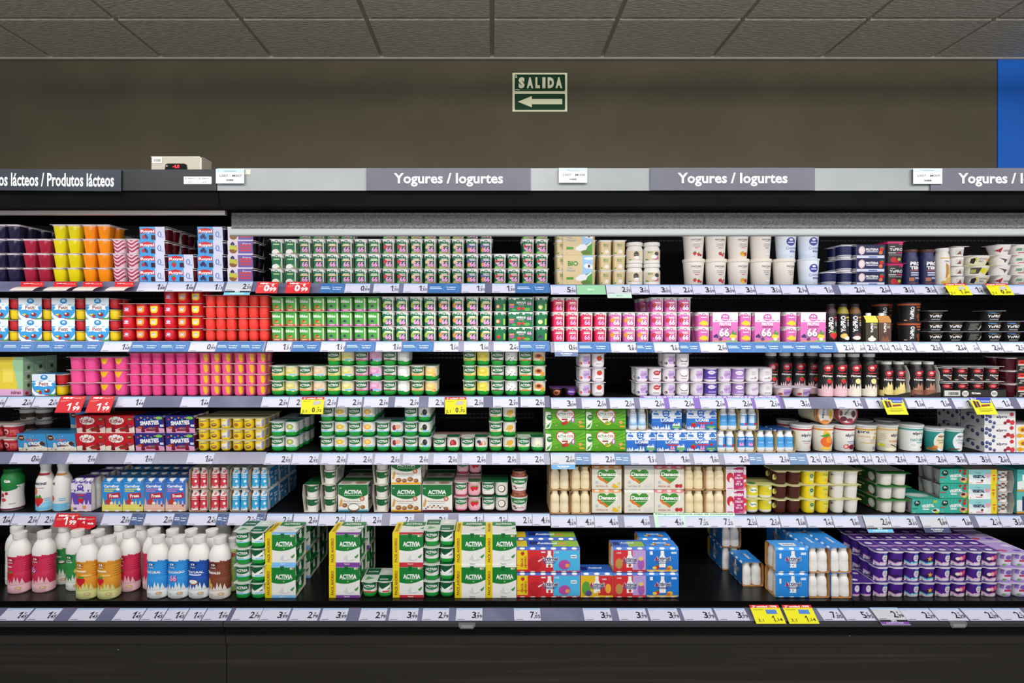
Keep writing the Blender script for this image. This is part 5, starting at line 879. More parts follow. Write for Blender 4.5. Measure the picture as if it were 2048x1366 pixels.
def veget(col, pic, W=124, leftcups=False):
    a = [R(-62, 0, 62, 64, col)] + [P([(-30 + i * 14, 64), (-28 + i * 14, 64), (-36 + i * 14, 20)], '2a7a70') for i in range(6)] + [E(-40, 46, 14, 13, '1a3a30', 18), R(-48, 46, -32, 49, W1), P([(-47, 52), (-41, 56), (-41, 50)], W1), T('VEGETAL', 8, 34, 15, W1, 56, .1, .05), R(-14, 16, 14, 22, 'e4ece8')] + pic + nutri(-54, 3)
    return Kind('plant_dessert_pack', 'dessert pack', (W, 126, 65.4), [('sleeve', sleeve(W, 130, 65, col, a, leany=6, cin='8a867e', topart=[E(0, 60, 50, 30, 'c9d4cc'), E(0, 60, 30, 16, 'dfe6e2')]), (0, -3, .2), 0)] + [('cup', gc_, ((i - .5) * 60, 31 + 62 * j, .9), 0) for i in (0, 1) for j in (0, 1)])
K['ve_l'] = veget('3fb09c', [E(44, 12, 18, 10, 'dfe2dc'), E(40, 14, 10, 5, '3a3a34'), E(50, 6, 8, 6, 'c8cc3a'), E(38, 54, 10, 7, '9ac04a'), R(-60, 20, -36, 24, '2a7a70')]); K['ve_s'] = veget('3aae98', [E(44, 16, 18, 12, 'd89a88'), E(42, 18, 9, 6, '4a2420'), E(48, 6, 8, 6, 'd0cc3a'), R(-60, 24, -36, 29, 'c8485a')] + straw(46, 44, 9) + straw(26, 56, 7) + straw(48, 58, 7))
K['vg'] = Kind('plant_dessert_pack', 'dessert pack', (124, 126, 65.4), [('carton', carton(124, 126, 65.2, 'cfe0e2', [P([(-62, 0), (36, 0), (36, 18), (10, 26), (-20, 16), (-62, 22)], 'e8eaea'), P([(-62, 44), (-20, 34), (20, 44), (36, 36), (36, 64), (-62, 64)], '8cc8c8'), T('VEGETAL', -18, 34, 14, '2a3050', 56, .0, .07), T('Yogur', -20, 50, 6, '2a5a4a', 26), R(36, 0, 62, 65, 'e2cc2a'), P([(42, 30), (56, 30), (49, 8)], 'c8862a'), R(42, 36, 56, 42, 'c85a3a'), E(22, 38, 12, 10, 'd0a0a8'), E(-4, 16, 6, 5, '5a2a24'), E(26, 14, 8, 5, 'e4e0d8'), R(-30, 6, 0, 9, 'c8485a')] + nutri(-58, 4), 'e2cc2a', top='dfd8c8'), (0, 0, 0), 0)])
chk = cup(58, 45, 'tub', [(0, 'e2dcd6'), (.04, '9ad0d8'), (.92, 'd8d4cc')], [R(-25 + 12.5 * i, 5 + 9 * j, -12.5 + 12.5 * i, 14 + 9 * j, ('9a4a26', '8cc8d2', 'e4dfd8')[(i + j * 2) % 3 if (i + j) % 2 else 0]) for i in range(4) for j in range(4) if (i + j) % 2 == 0] + [E(0, 8, 18, 7, 'e6e2dc')])
m = MB(); m.tube([(-31, 0), (-34, 47), (-31, 94.6), (33, 94.6), (42, 47), (33, 0)], 6, 130, 'c6c2ba', 'b4b0a8', .9, axis='y'); 
K['chk'] = Kind('plant_yogurt_pack', 'yogurt pack', (80, 132, 95), [('sleeve', m.mesh('sleeve', 0), (0, 0, .2), 0)] + [('cup', chk, (-1, 33 + 63 * j, 1.2 + 46.6 * q), 0) for j in (0, 1) for q in (0, 1)])
K['tealbox'] = Kind('plant_dessert_box', 'dessert box', (120, 110, 98), [('carton', carton(120, 110, 98, '5ab4b0', [R(-60, 0, 60, 8, 'c8903a'), P([(-60, 60), (-20, 70), (60, 54), (60, 98), (-60, 98)], '4aa8a4'), P([(-60, 10), (60, 10), (60, 40), (0, 52), (-60, 44)], 'dfe6e4'), T('B', -28, 62, 26, W1, 18, .0, .08)] + nutri(-40, 12), '4aa8a4', top='5ab4b0'), (0, 0, 0), 0)])
K['tealnavy'] = Kind('plant_dessert_box', 'dessert box', (120, 110, 98), [('carton', carton(120, 110, 98, '5ab4b0', [R(-60, 0, 60, 8, 'c8903a'), R(-36, 12, 60, 76, '24305a'), R(-60, 10, -36, 60, 'd8e0e0')] + lines(-28, 20, 50, 64, 6, '7a88b0'), '4aa8a4', top='5ab4b0'), (0, 0, 0), 0)])
# ---- bottom deck
def kilo(col, low, art, mark=True, wcol='e4e0dc'):
    r = 43
    pr = [(0, r * .86, low), (5, r * .97, low), (34, r, low), (38, r * .965, low), (42, r * .99, col)]
    for i in range(6): pr += [(94 + 10 * i, r * .985, col), (98 + 10 * i, r * .945, col)]
    pr += [(158, r * .99, col), (166, r, wcol), (184, r * .985, wcol), (200, r * .92, wcol), (214, r * .79, wcol), (226, r * .63, wcol), (236, r * .53, wcol), (240, r * .52, wcol)]
    dk = {'c82c50': 'a8203c', '2f8a44': '1f6a38', 'd8922a': 'b8741c', '2f8fd8': '2478c0', '1f4fa8': '1a3f8c', '7a3f2a': '5a2c1e'}.get(col, col)
    a = [skyline(80, 157, 16, col, 9), splash(0, 40, 80, 40, low, 6, 4)] + art + ([E(-14, 148, 19, 16, dk, 20), P([(-24, 152), (-16, 158), (-16, 146)], W1), P([(-4, 152), (-12, 158), (-12, 146)], W1), T('Classic', -14, 140, 6, W1, 24)] if mark else []) + [E(18, 26, 12, 7, 'c8a878', 16), E(18, 26, 7, 4, 'd8c4a0'), R(-38, 22, -14, 26, 'b9c4b8')]
    return bottle([(z * .934, r_, c_) for z, r_, c_ in pr], [('P', [(x, z * .934) for x, z in p[1]], p[2]) if p[0] == 'P' else ('T', p[1], p[2], p[3] * .934, *p[4:]) for p in a], 25, 24, 'e0ddd9', 2.3, .8, name='yogurt_bottle')
K['k_pink'] = kilo('c82c50', 'e2b4bc', straw(-14, 84, 17) + [R(-30, 118, -6, 124, W1)]); K['k_pink0'] = kilo('c82c50', 'e2b4bc', emblem(-26, 106, 28) + straw(-30, 74, 14)); K['k_pinkp'] = kilo('c82c50', 'e2b4bc', [R(20, 84, 26, 100, 'e0a0b0')], False)
K['k_grn'] = kilo('2f8a44', 'dfe2d8', [P([(-34, 84), (-22, 100), (-20, 70), (-30, 66)], 'dcb83a'), E(10, 106, 16, 9, '4a3a30'), E(10, 108, 13, 6, 'ecebe4'), R(-34, 128, 10, 134, W1)]); K['k_grn2'] = kilo('2f8a44', 'dfe2d8', [E(22, 92, 14, 12, 'dcb83a'), R(-34, 128, 0, 134, W1)] + nutri(6, 20))
K['k_org'] = kilo('d8922a', 'd0d08a', straw(-8, 80, 22) + [E(14, 106, 18, 8, 'e2b45a'), R(-38, 120, 14, 127, 'efe2c8')]); K['k_org2'] = kilo('d8922a', 'd0d08a', straw(-16, 80, 19) + [E(8, 106, 18, 8, 'e2b45a'), R(-38, 120, 10, 127, 'efe2c8')])
K['k_blu'] = kilo('2f8fd8', 'dfe4e6', [T('NATURAL', -6, 118, 11, W1, 66, bold=.03)]); K['k_blu0'] = kilo('2f8fd8', 'dfe4e6', [T('AZUCARADO', -2, 118, 10, W1, 70, bold=.03)] + emblem(-8, 92, 26)); K['k_nav'] = kilo('1f4fa8', 'dfe2e4', [T('NATURAL', -4, 118, 10, W1, 66, bold=.03), R(-34, 104, 20, 109, 'd0d8e8'), E(-12, 74, 22, 13, '8a5a44'), E(-12, 76, 18, 9, 'ecebe8')]); K['k_brn'] = kilo('7a3f2a', 'dcd4cc', [T('CEREALES', -14, 118, 10, W1, 60, bold=.03), E(-30, 74, 6, 18, 'd0a23a'), E(-22, 60, 6, 12, 'd8b04a')])
K['k_back'] = kilo('e2dfda', 'e2dfda', [], False)
K['k_lime'] = bottle([(0, 25, 'a8c87a'), (4, 29, 'a8c860'), (60, 29, 'b4d06a'), (90, 27, 'a8d070'), (130, 27, 'b8d88a'), (164, 29, 'b8d88a'), (180, 24, 'e2e0dc'), (192, 16, 'e2e0dc'), (204, 14, 'e2e0dc')], [P([(-20, 160), (24, 172), (24, 148), (-20, 138)], 'c8404a'), E(-6, 62, 17, 18, '6aa83a'), E(-6, 62, 13, 14, 'c4dc6a'), E(0, 34, 22, 12, 'e4e0cc'), E(-6, 26, 14, 10, 'e0b04a'), T('0', 8, 108, 30, 'd8e8b0', 20), R(18, 10, 25, 150, '8ac0a0')], 17, 16, 'e2e0de')
dl = act_name('e6e6e2', '8cc8ea', w=60, h=68); dlp = act_pic('1a5f38', [P([(-26, 30), (-10, 40), (10, 52), (26, 40), (26, 18), (-26, 18)], 'e4e4e0'), P([(-26, 46), (-10, 34), (6, 24), (10, 30), (-6, 42)], 'f0f0ec')], None, w=60, h=68)
def deckpair(st, txt=None):
    a = act_name('e6e6e2', st, w=60, h=67); b = act_pic('1a5f38', [P([(-27, 22), (27, 22), (27, 36), (0, 32), (-27, 36)], 'e4e4e0'), P([(-24, 46), (-8, 36), (22, 54), (24, 44), (-6, 24), (-20, 34)], 'f0f0ec')], st, w=60, h=67)
    la = [R(-60, 2, -2, 60, 'c9d2c6'), P([(-50, 14), (-14, 30), (-44, 48)], '5a9a5a'), R(2, 2, 60, 60, '176038'), R(10, 18, 44, 26, 'c8d4c8'), R(-60, 64, -2, 124, '176038'), T('ACTIVIA', -30, 92, 12, W1, 44, bold=.03), R(2, 64, 60, 124, 'd4d9d2'), P([(14, 76), (44, 90), (20, 110)], 'e9e9e6')]
    return pack([a, b], 63, 69, 'd8dcd4', lidart=la, over=2)
K['dp_b'] = deckpair('8cc8ea'); K['dp_r'] = deckpair('c8404a'); K['dp_g'] = deckpair('e4e4e0')
def box8(st, yel=True):
    a0 = act_name('e6e6e2', st, w=60, h=62); b0 = act_pic('1a5f38', [P([(-27, 22), (27, 22), (27, 36), (0, 32), (-27, 36)], 'e4e4e0')], st, w=60, h=62)
    W = 126.5; H = 134; sq = lambda A: [('P', [(x * .843, z) for x, z in p[1]], p[2]) if p[0] == 'P' else ('T', p[1], p[2] * .843, p[3], p[4] * .92, p[5] * (.843 if not p[6] else 1), *p[6:]) for p in A]
    art = [R(-75, 0, 75, H, 'e4e4e0'), wave(150, 76, H - (8 if st != 'e4e4e0' else 2), 18, '1a7a34'), R(-75, H - 7, 75, H, st), R(-75, 0, 75, 11, st), R(-75, 0, -42, H, 'e2cc1c'), T('PACK AHORRO', -58, 62, 13, '8a3a2a', 100, PI / 2, .03), T('ACTIVIA', 18, 88, 21, W1, 84, bold=.04), R(-14, 76, 50, 79, '8ac09a'), R(14, 66, 20, 70, 'c8c86a'), P([(-6, 24), (14, 46), (26, 30), (52, 24), (30, 18), (10, 18)], 'cfd2d2'), P([(14, 46), (24, 30), (40, 26), (20, 22)], 'f0f0ee'), P([(48, 34), (70, 48), (66, 36), (58, 28)], '3f8f44'), P([(4, 114), (16, 114), (20, 132), (0, 132)], '146030'), R(48, 118, 66, 125, 'e4e0d8'), R(56, 119, 60, 124, 'd88a3a'), R(60, 119, 64, 124, 'c83a34'), T('Natural', 12, 5.5, 6, W1 if st != 'e4e4e0' else '3a8a4a', 26)]
    top = [R(-75, 1, -42, 126, 'e2cc1c'), R(-42, 1, 75, 126, 'e2e2de'), R(-42, 1, 75, 8, st), T('PACK AHORRO', -58, 64, 13, '8a3a2a', 96, PI / 2, .03), P([(-42, 84), (16, 72), (75, 84), (75, 126), (-42, 126)], '1a7a34'), T('ACTIVIA', 16, 102, 20, W1, 84, bold=.04), P([(4, 24), (30, 44), (44, 30), (60, 28)], 'c4c8c8'), P([(50, 44), (72, 66), (70, 44)], '4f9a54')]
    s = sleeve(W, 130, H - .6, 'e4e4e0', sq(art), topart=sq(top), z0=.3, leany=3)
    return Kind('yogurt_multipack', 'yogurt pack', (W, 126, H), [('sleeve', s, (0, -3, 0), 0)] + [('cup', c, (x, 32 + 62 * j, .9 + 65.5 * q), 0) for q in (0, 1) for j in (0, 1) for x, c in ((-31, a0), (32.5, b0))] + [('lid', lidmesh(126, 126, 1, '2a7a44'), (0, 0, 63.2 + 65.5 * q), 0) for q in (0, 1)])
K['x_b'] = box8('7cb8e8'); K['x_p'] = box8('7a3f9a'); K['x_r'] = box8('c42c3a'); K['x_w'] = box8('e4e4e0')
ab = sbot(98, 42, 'e6e4e0', art=[E(0, 40, 12, 10, 'dcdad6')])
def actimel(nb, art, topart, front, topc, end=0, w=43.5): return bcarton(nb, w, 103, ab, front, art, topart, topc, 'c08a4a', 10, end, caps='e8e8e6')
def an_(x=0, z=58, w=60): return [P([(x - 13, 22), (x + 13, 22), (x + 14, 56), (x + 10, 68), (x + 7, 74), (x + 7, 90), (x - 7, 90), (x - 7, 74), (x - 10, 68), (x - 14, 56)], 'eceae8'), T('Actimel', x, z, 18, 'eceaf0', w + 3, bold=.1), T('Actimel', x, z, 17, '24285a', w, bold=.025), P([(x - w / 2, z - 8), (x - w / 2 + 6, z + 9), (x - w / 2 + 12, z - 8)], 'b02c4a'), R(x - 28, 44, x + 28, 47, 'e4e4ea' if 0 else '4a5a8a'), R(x - 24, 38, x + 24, 41, '4a5a8a')]
def sky(W): return [R(-W / 2, 3, W / 2, 12, 'd8b04a')]
fru = lambda x: straw(x - 22, 22, 11) + [E(x - 32, 20, 9, 6, 'e8cc3a'), E(x + 30, 20, 12, 9, 'e0a83a'), E(x + 24, 16, 9, 6, 'c86a2c')]
tl = [T('Actimel', 0, 40, 15, 'e8e8f0', 56, bold=.04)]
W12 = 6 * 43
K['m12'] = actimel(6, [R(-W12 / 2, 3, -86, 92, 'e2c61e'), R(-86, 3, 20, 92, 'cc2c34'), R(20, 3, W12 / 2, 92, '4ab0de'), T('PACK', -108, 44, 10, '9a3a2a', 38, PI / 2, .03), T('AHORRO', -94, 44, 9, '9a3a2a', 50, PI / 2, .03)] + straw(-106, 78, 9) + an_(4, 58, 72) + [R(-30, 82, -12, 88, 'd8dade'), T('100', 34, 84, 8, 'e4eaf4', 20), R(92, 60, 116, 74, 'd9e8f0'), R(95, 65, 113, 68, '3a4a6a')] + straw(4, 28, 7) + [E(-56, 40, 26, 30, 'b8242e'), P([(-44, 50), (-20, 62), (-22, 58), (-40, 44)], 'e8c8c8'), E(66, 34, 24, 20, 'b04a98'), E(78, 30, 9, 8, 'd89a5a')],
   [R(-W12 / 2, 1, -86, 66, 'e2c61e'), R(-86, 1, 20, 66, '2f5ab4'), R(20, 1, W12 / 2, 66, '8cb83a'), R(-74, 20, -40, 56, '1a2c6a'), T('Actimel', -2, 36, 20, 'eef0f4', 84, bold=.04), E(60, 30, 20, 13, 'c89a4a')], 'cc2c34', '2f5ab4', 0, 43)
K['m6y'] = actimel(3, [R(-66, 3, 6, 92, 'dcb42c'), R(6, 3, 66, 92, 'c83038'), T('100', 30, 78, 7, 'eeeaea', 18), E(-44, 40, 18, 30, '5a9a3c'), E(-34, 20, 14, 12, '5a4a8a'), E(46, 40, 12, 20, 'e0a83a')] + an_(0, 56, 60) + [E(6, 26, 6, 5, 'e0c03a')], [R(-66, 1, 66, 56, '2f62b8'), R(-60, 14, -34, 50, '1a2c6a')] + tl, 'dcb42c', '2f62b8')
K['m6r'] = actimel(3, [R(-66, 3, 12, 92, 'cc3034'), R(12, 3, 66, 92, 'b49ad0'), T('100', -44, 82, 7, 'eee0e0', 18), E(-44, 38, 15, 22, 'b88a4a'), E(46, 36, 14, 24, 'a05aa8'), E(46, 58, 10, 8, 'e0c070')] + an_(0, 56, 60) + straw(0, 30, 7), [R(-66, 1, 0, 56, '3a68c0'), R(0, 1, 66, 56, '8cb048'), R(-60, 14, -34, 50, '1a2c6a')] + tl, 'cc3034', '3a68c0')
K['m6b'] = actimel(3, [R(-66, 3, 66, 92, '2272c8')] + sky(132) + fru(0) + an_(0, 58, 64) + [R(-52, 74, -40, 88, 'e4e8f0'), R(36, 78, 58, 86, 'c8dcf0')], [R(-66, 1, 66, 56, '2a7cd0')] + tl + fru(0), '2272c8', '2a7cd0')
K['mnat'] = actimel(3, [R(-66, 3, 66, 92, '2a84d4')] + an_(4, 58, 64) + [R(-52, 60, -44, 80, 'e4e8f0'), R(36, 74, 58, 84, 'c8dcf0')], [R(-66, 1, 66, 56, '3a92de'), P([(-30, 10), (30, 10), (34, 40), (-34, 40)], 'd8e4f0'), T('Actimel', 0, 26, 12, '8a2c4a', 44, bold=.03)], '2a84d4', '3a92de')
K['mend'] = actimel(4, [R(-86, 3, 86, 92, '2a84d4')] + an_(0, 58, 64), [R(-86, 1, 86, 56, '3088d8')] + tl, '2a84d4', '3088d8', -1, 41); K['mend3'] = actimel(3, [R(-66, 3, 66, 92, '2464ac')] + an_(0, 58, 64) , [R(-66, 1, 66, 56, '3088d8')] + tl, '2464ac', '3088d8', -1)
K['mdark'] = actimel(4, [R(-86, 3, 86, 92, '2a74c4'), R(-86, 3, -58, 92, 'dcc020'), T('PACK AHORRO', -72, 48, 9, '9a3a2a', 74, PI / 2, .02)] + an_(0, 58, 60), [R(-86, 1, 86, 56, '2a74c4'), R(-86, 1, -58, 56, 'dcc020')] + tl, '2a74c4', '2a74c4', -1, 41)
PU = '4a2484'
def lac(a1, a2, w=62, h=60, c1=PU, c2=PU, wv='d8a0c8'):
    base = lambda wv: [P([(-w * .45, 0), (w * .45, 0), (w * .45, 10), (8, 14), (-10, 8), (-w * .45, 16)], 'dcd6de'), P([(-w * .45, 16), (-10, 8), (8, 14), (w * .45, 10), (w * .45, 15), (6, 20), (-12, 13), (-w * .45, 22)], wv)]
    A = cup(w, h, 'big', [(0, 'dcd6de'), (.1, c1), (.93, 'e0dce4')], base(wv) + [E(10, 34, 12, 15, 'd8d4dc', 16), T('SIN', 10, 37, 6, '5a4a6a', 12), R(2, 28, 18, 31, '8a7a9a'), E(10, 50, 7, 5, '3a78b8'), T('0', -8, 12, 12, 'e8e4ee', 8)] + a1)
    B = cup(w, h, 'big', [(0, 'dcd6de'), (.1, c2), (.93, 'e0dce4')], base(wv) + [P([(-28, 24), (-8, 32), (10, 24), (27, 28), (27, 18), (-28, 20)], '2c1a4a')] + a2)
    la = []
    for i in range(2):
        x = -64 + 64 * i; la += [R(x + 1, 2, x + 63, 62, '4a2880'), E(x + 32, 22, 14, 9, 'd8d2e0'), P([(x + 4, 60), (x + 30, 50), (x + 60, 58), (x + 60, 62), (x + 4, 62)], 'c88ac0'), R(x + 1, 64, x + 63, 124, '4e2a88'), E(x + 30, 90, 16, 12, 'd0c8dc')]
    return pack([A, B], 63.5, 63, 'd9d6dc', 2, 62, lidart=la, over=w * .02)
K['pu_n'] = lac([], []); star = lambda x, z: [P([(x + (12 if i % 2 == 0 else 4.5) * math.sin(PI * i / 5), z + (12 if i % 2 == 0 else 4.5) * math.cos(PI * i / 5)) for i in range(10)][::-1], 'e2a42c')]
K['pu_v'] = lac([P([(14, 10), (24, 18), (26, 6)], 'e2a42c')], star(2, 30), wv='4ab0c8'); K['pu_r'] = lac([], fruit(2, 34, 11, 'd03a68', 'e0b0c0', None) + fruit(16, 40, 9, 'd84a70', None, None) + [E(-12, 32, 8, 7, 'e4d8c8')])
K['lila'] = pack([cup(58, 58, 'big', [(0, 'd6cfe0'), (.5, 'cbbfdc'), (.93, 'e0dce4')], [E(4, 42, 13, 9, '7a5aa8'), R(-12, 24, 20, 32, 'b83a5a'), P([(-26, 4), (-8, 16), (14, 8), (26, 14), (26, 2), (-26, 2)], 'a890c8'), E(-12, 10, 6, 6, '6a9a4a'), R(-24, 36, -14, 54, '8a6ab8')])] * 2, 61, 61, 'd8d2de', 2, 61, lidart=[R(-58, 3, 58, 118, 'b49ad4'), E(-30, 30, 18, 12, 'c04a6a'), E(30, 80, 20, 14, 'd8c8e4'), E(30, 30, 16, 10, '6a48a8')], over=2)
pl = cup(46, 60, 'big', [(0, 'dcd6de'), (.12, PU), (.93, 'e0dce4')], [E(2, 34, 10, 15, 'd8d4dc', 16), T('SIN', 2, 37, 5, '5a4a6a', 10), R(-18, 6, 18, 11, 'd8a0c8')])
K['pu_lo'] = pack([pl] * 2, 47, 63, 'd9d6dc', 2, 62, lidart=[R(-46, 2, 46, 122, '4a2880'), E(-20, 30, 12, 9, 'd8d2e0'), E(22, 90, 12, 9, 'd8d2e0')], over=2)

# ================================================================== the shelves are stocked
YP = 2.465; YD = 2.277
ST = []
def st(sh, px, k, rows, desc, d=0, Y=None, z=0, y=0, nd=0, rz=0, rx=0, rear='behind the front row'):
    ks = k if isinstance(k, list) else [k] * rows
    ST.append(dict(sh=sh, px=px, ks=ks, desc=desc, d=0, Y=Y, z=z, y=y, rz=rz, rx=rx, rear='' if not d else rear, nd=nd))
# top shelf
st(1, 7, 'j_navy', 4, 'dark grape jelly cups', nd=2); st(1, 70, 'j_red', 3, 'red jelly cups'); st(1, 129, 'j_yel', 4, 'yellow jelly cups', nd=2); st(1, 188, 'j_org', 4, 'orange jelly cups')
st(1, 246.5, 'j_zeb', 3, 'pink and white swirl jelly cups'); st(1, 304, 'r_ber', 4, 'berry jelly in blue and red sleeve', nd=1); st(1, 363, 'r_str', 2, 'strawberry jelly in blue and red sleeve'); st(1, 422, 'r_blu', 4, 'blueberry jelly in blue and red sleeve'); st(1, 482, 'r_gra', 4, 'grape jelly in white and violet sleeve')
for px, k, n, d in ((558, 'nat', 3, 'plain green cups with white scoop'), (614, 'g_yel', 4, 'green cups with yellow banner'), (670, 'g_yel', 4, 'green cups with yellow banner'), (726, 'g_grn', 3, 'green cups with lime banner'), (782, 'g_red', 4, 'green cups with red banner'), (838, 'g_tan', 4, 'green cups with tan banner'), (894, 'g_tan', 4, 'green cups with tan banner'), (950, 'g_pur', 4, 'green cups with violet banner'), (1014, 'g_spo', 2, 'green cups with red spoon'), (1070.5, 'g_spo', 4, 'green cups with red spoon')): st(1, px, k, n, d)
st(1, 958, 'g_pur', 3, 'green cups with violet banner in shade', y=132, d=1)
st(1, 1153, 'bio8', 2, 'tan organic eight-pack in farm carton'); st(1, 1226, 'bio2', 3, 'tan organic cup pairs'); st(1, 1273, 'jar1', 2, 'glass jar with barcode side forward'); st(1, 1308, 'jar2', 2, 'glass jar with pink label')
for px, k, d in ((1395, 'pa_s', 'cream tub with strawberries'), (1440, 'pa_r', 'cream tub with raspberries'), (1485, 'pa_p', 'cream tub with peaches'), (1531, 'pa_n', 'cream tub with small bowl picture')): st(1, px, k, 2, d)
st(1, 1578, 'pa_v', 1, 'plain cream tub beside pale blue tub'); st(1, 1582, 'crem', 1, 'pale blue tub resting on a cream tub', z=119); st(1, 1628, 'crem', 2, 'pale blue natural yogurt tub')
st(1, 1665, 'prot_lo', 1, 'navy cups without sleeve'); st(1, 1728, 'prot', 3, 'navy sleeve with strawberry'); st(1, 1794, 'shot', 2, 'black and pink cherry box'); st(1, 1831, 'hpb', 1, 'navy drink bottle with brown cap'); st(1, 1864, 'hpb', 1, 'navy drink bottle with brown cap')
st(1, 1896, 'lind', 1, 'white and gold drink bottle'); st(1, 1925.5, 'wcup', 4, 'small white cup with brown bar'); st(1, 1966, ['lb', 'lb_y', 'lb'], 3, 'wide white bowl with yellow runner'); st(1, 2013, ['wb1', 'wb2', 'wb2', 'wb1'], 4, 'white pudding bowl beside wide bowls'); st(1, 2051, 'wb3', 4, 'white pudding bowl at picture edge')
# second shelf
for px in (0, 66, 133, 201): st(2, px, 'petit', 2, 'blue carton pot pack')
st(2, 278, 'red_b', 3, 'red pots with fruit badges'); st(2, 362, 'red_b', 4, 'red pots with fruit badges'); st(2, 438, 'coral', 4, 'plain coral red pots'); st(2, 504.5, 'coral', 4, 'plain coral red pots')
for px, k, d in ((567, 'bi_r', 'green square cups with red foot'), (622, 'bi_r', 'green square cups with red foot'), (677, 'bi_m', 'green square cups with magenta foot'), (732, 'bi_m', 'green square cups with magenta foot'), (791, 'b_yel', 'white and green cups with lime banner'), (847, 'b_yel', 'white and green cups with lime banner'), (903, 'b_org', 'white and green cups with orange banner'), (959, 'b_sun', 'white and green cups with yellow banner')): st(2, px, k, 3, d)
st(2, 1044, ['bx1', 'bx2', 'bx2'], 3, 'wide green fruit multipack with carton')
st(2, 1132, 'f_red', 3, 'crimson strawberry cups'); st(2, 1188.5, 'f_red', 2, 'crimson strawberry cups'); st(2, 1260, 'p_org', 2, 'pink cups with orange banner'); st(2, 1344, 'p_red', 3, 'pink cups with red banner'); st(2, 1336, 'p_red', 3, 'pink cups with red banner', y=130, d=1)
for px in (1437, 1521, 1613): st(2, px, 'frutas', 1, 'pink two-layer fruit carton')
st(2, 1668, 'yb_s', 1, 'black bottle with strawberry'); st(2, 1692.5, 'yb_v', 1, 'black bottle with vanilla flower'); st(2, 1717, 'yb_c', 1, 'black bottle with biscuit'); st(2, 1744, 'te_v', 1, 'yellow-topped drink carton'); st(2, 1770, 'te_c', 1, 'brown-topped drink carton')
st(2, 1808, 'ytub', 2, 'black tub with orange rim', y=95, d=1); st(2, 1833, 'ytub', 2, 'black tub with orange rim')
for px, k, n in ((1877, 'yl1', 3), (1917, 'yl1', 2), (1956, 'yl3', 2), (1995, 'yl2', 3), (2034, 'yl2', 2)): st(2, px, k, n, {'yl1': 'black pudding bowl', 'yl3': 'black pudding bowl with nutrition table', 'yl2': 'black pudding bowl with blue mark'}[k])
# third shelf
st(3, 22, 'minc', 1, 'tall yellow, mint and pink carton', nd=2); st(3, 94, 'petit', 1, 'blue carton pot pack'); st(3, 162, 'pinkL', 3, 'large plain pink pots'); st(3, 222.5, 'pinkS', 3, 'large pink pots with yellow spot')
st(3, 287, 'pink', 4, 'small plain pink pots'); st(3, 357, 'pink', 4, 'small plain pink pots'); st(3, 427, 'pky', 4, 'pink and yellow half-and-half pots'); st(3, 497, 'pky', 4, 'pink and yellow half-and-half pots')
for i, (k, n, d) in enumerate((('a_yel', 2, 'green-footed cups with lemon cream'), ('a_pch', 2, 'green-footed cups with peach cream'), ('a_lem', 3, 'green-footed cups with pale yellow cream'), ('a_pnk', 3, 'green-footed cups with pink cream'), ('a_coc', 3, 'green-footed cups with coconut cream'), ('a_org', 2, 'green-footed cups with orange cream'))): st(3, 561 + 55.8 * i, k, n, d)
for px, k, d in ((953, 'a_mel', 'green-footed cups with melon'), (1009, 'a_stc', 'green-footed cups with chocolate chips'), (1065, 'a_pap', 'green-footed cups with papaya')): st(3, px, k, 3, d)
st(3, 1122, 'choc', 1, 'dark chocolate dessert pair'); st(3, 1180, 'v_str', 3, 'white cups with strawberry')
for i, (k, n, d) in enumerate((('v_blu', 2, 'white cups with red fruit banner'), ('v_coc', 3, 'white cups with coconut'), ('v_nat', 2, 'white and violet cups'), ('v_lil', 2, 'lilac natural cups'))): st(3, 1300 + 55.8 * i, k, n, d)
st(3, 1523.5, ['v_pla', 'v_back'], 2, 'plain white cups')
st(3, 1593, 'vbowl', 1, 'low pink strawberry bowls')
for px, k, d in ((1659, 'pp_s', 'black bottle with strawberry'), (1687, 'pp_s', 'black bottle with strawberry'), (1716, 'pp_v', 'black bottle with vanilla'), (1747, 'pp_v', 'black bottle with vanilla')): st(3, px, k, 1, d)
for px in (1570, 1599, 1628, 1657): st(3, px, 'pp_s', 1, 'shaded black bottle with strawberry', y=95, d=1)
st(3, 1795, 'tw_v', 1, 'vanilla drink bottle pack in carton'); st(3, 1855, 'tw_c', 1, 'chocolate drink bottle pack in carton')
st(3, 1950, 'tray', 1, 'black cardboard tray holding pudding cups'); st(3, 1918.5, 'pcup', 2, 'black protein pudding cups in tray', y=3, z=1.2); st(3, 1981.5, 'pcup', 2, 'black protein pudding cups in tray', y=3, z=1.2); st(3, 2060, 'redpro', 3, 'dark jelly in black and red sleeve')
# fourth shelf
st(4, -3, 'rcup', 2, 'red strawberry dessert cups'); st(4, -3, 'dcup', 4, 'white and brown cups', y=164, d=1)
st(4, 62, 'croc', 1, 'blue cereal ball dessert'); st(4, 120.5, 'croc', 1, 'blue cereal ball dessert'); st(4, 120.5, 'croc', 2, 'blue cereal ball dessert', y=132, d=1, rear='rear stack')
st(4, 178.5, 'kit', 2, 'red wafer bar dessert'); st(4, 237, 'kit', 2, 'red wafer bar dessert'); st(4, 297, 'sma', 2, 'dark blue candy dessert'); st(4, 358, 'sma', 2, 'dark blue candy dessert'); st(4, 425, 'nes', 3, 'yellow chocolate yogurt pots', nd=1); st(4, 494, 'nes', 3, 'yellow chocolate yogurt pots', nd=1)
for px, k, n, d in ((557, 'z_kiw', 2, 'kiwi yogurt cups'), (666, 'z_pin', 3, 'pineapple yogurt cups'), (721.8, 'z_pea', 3, 'peach yogurt cups'), (777.5, 'z_dat', 2, 'date yogurt cups'), (833.3, 'z_pru', 3, 'prune yogurt cups'), (893, 'n_che', 1, 'cherry yogurt cups'), (949, 'n_ber', 1, 'berry yogurt cups'), (1005, 'n_man', 3, 'mango yogurt cups'), (1061, 'n_pea', 1, 'pear yogurt cups')): st(4, px, k, n, d)
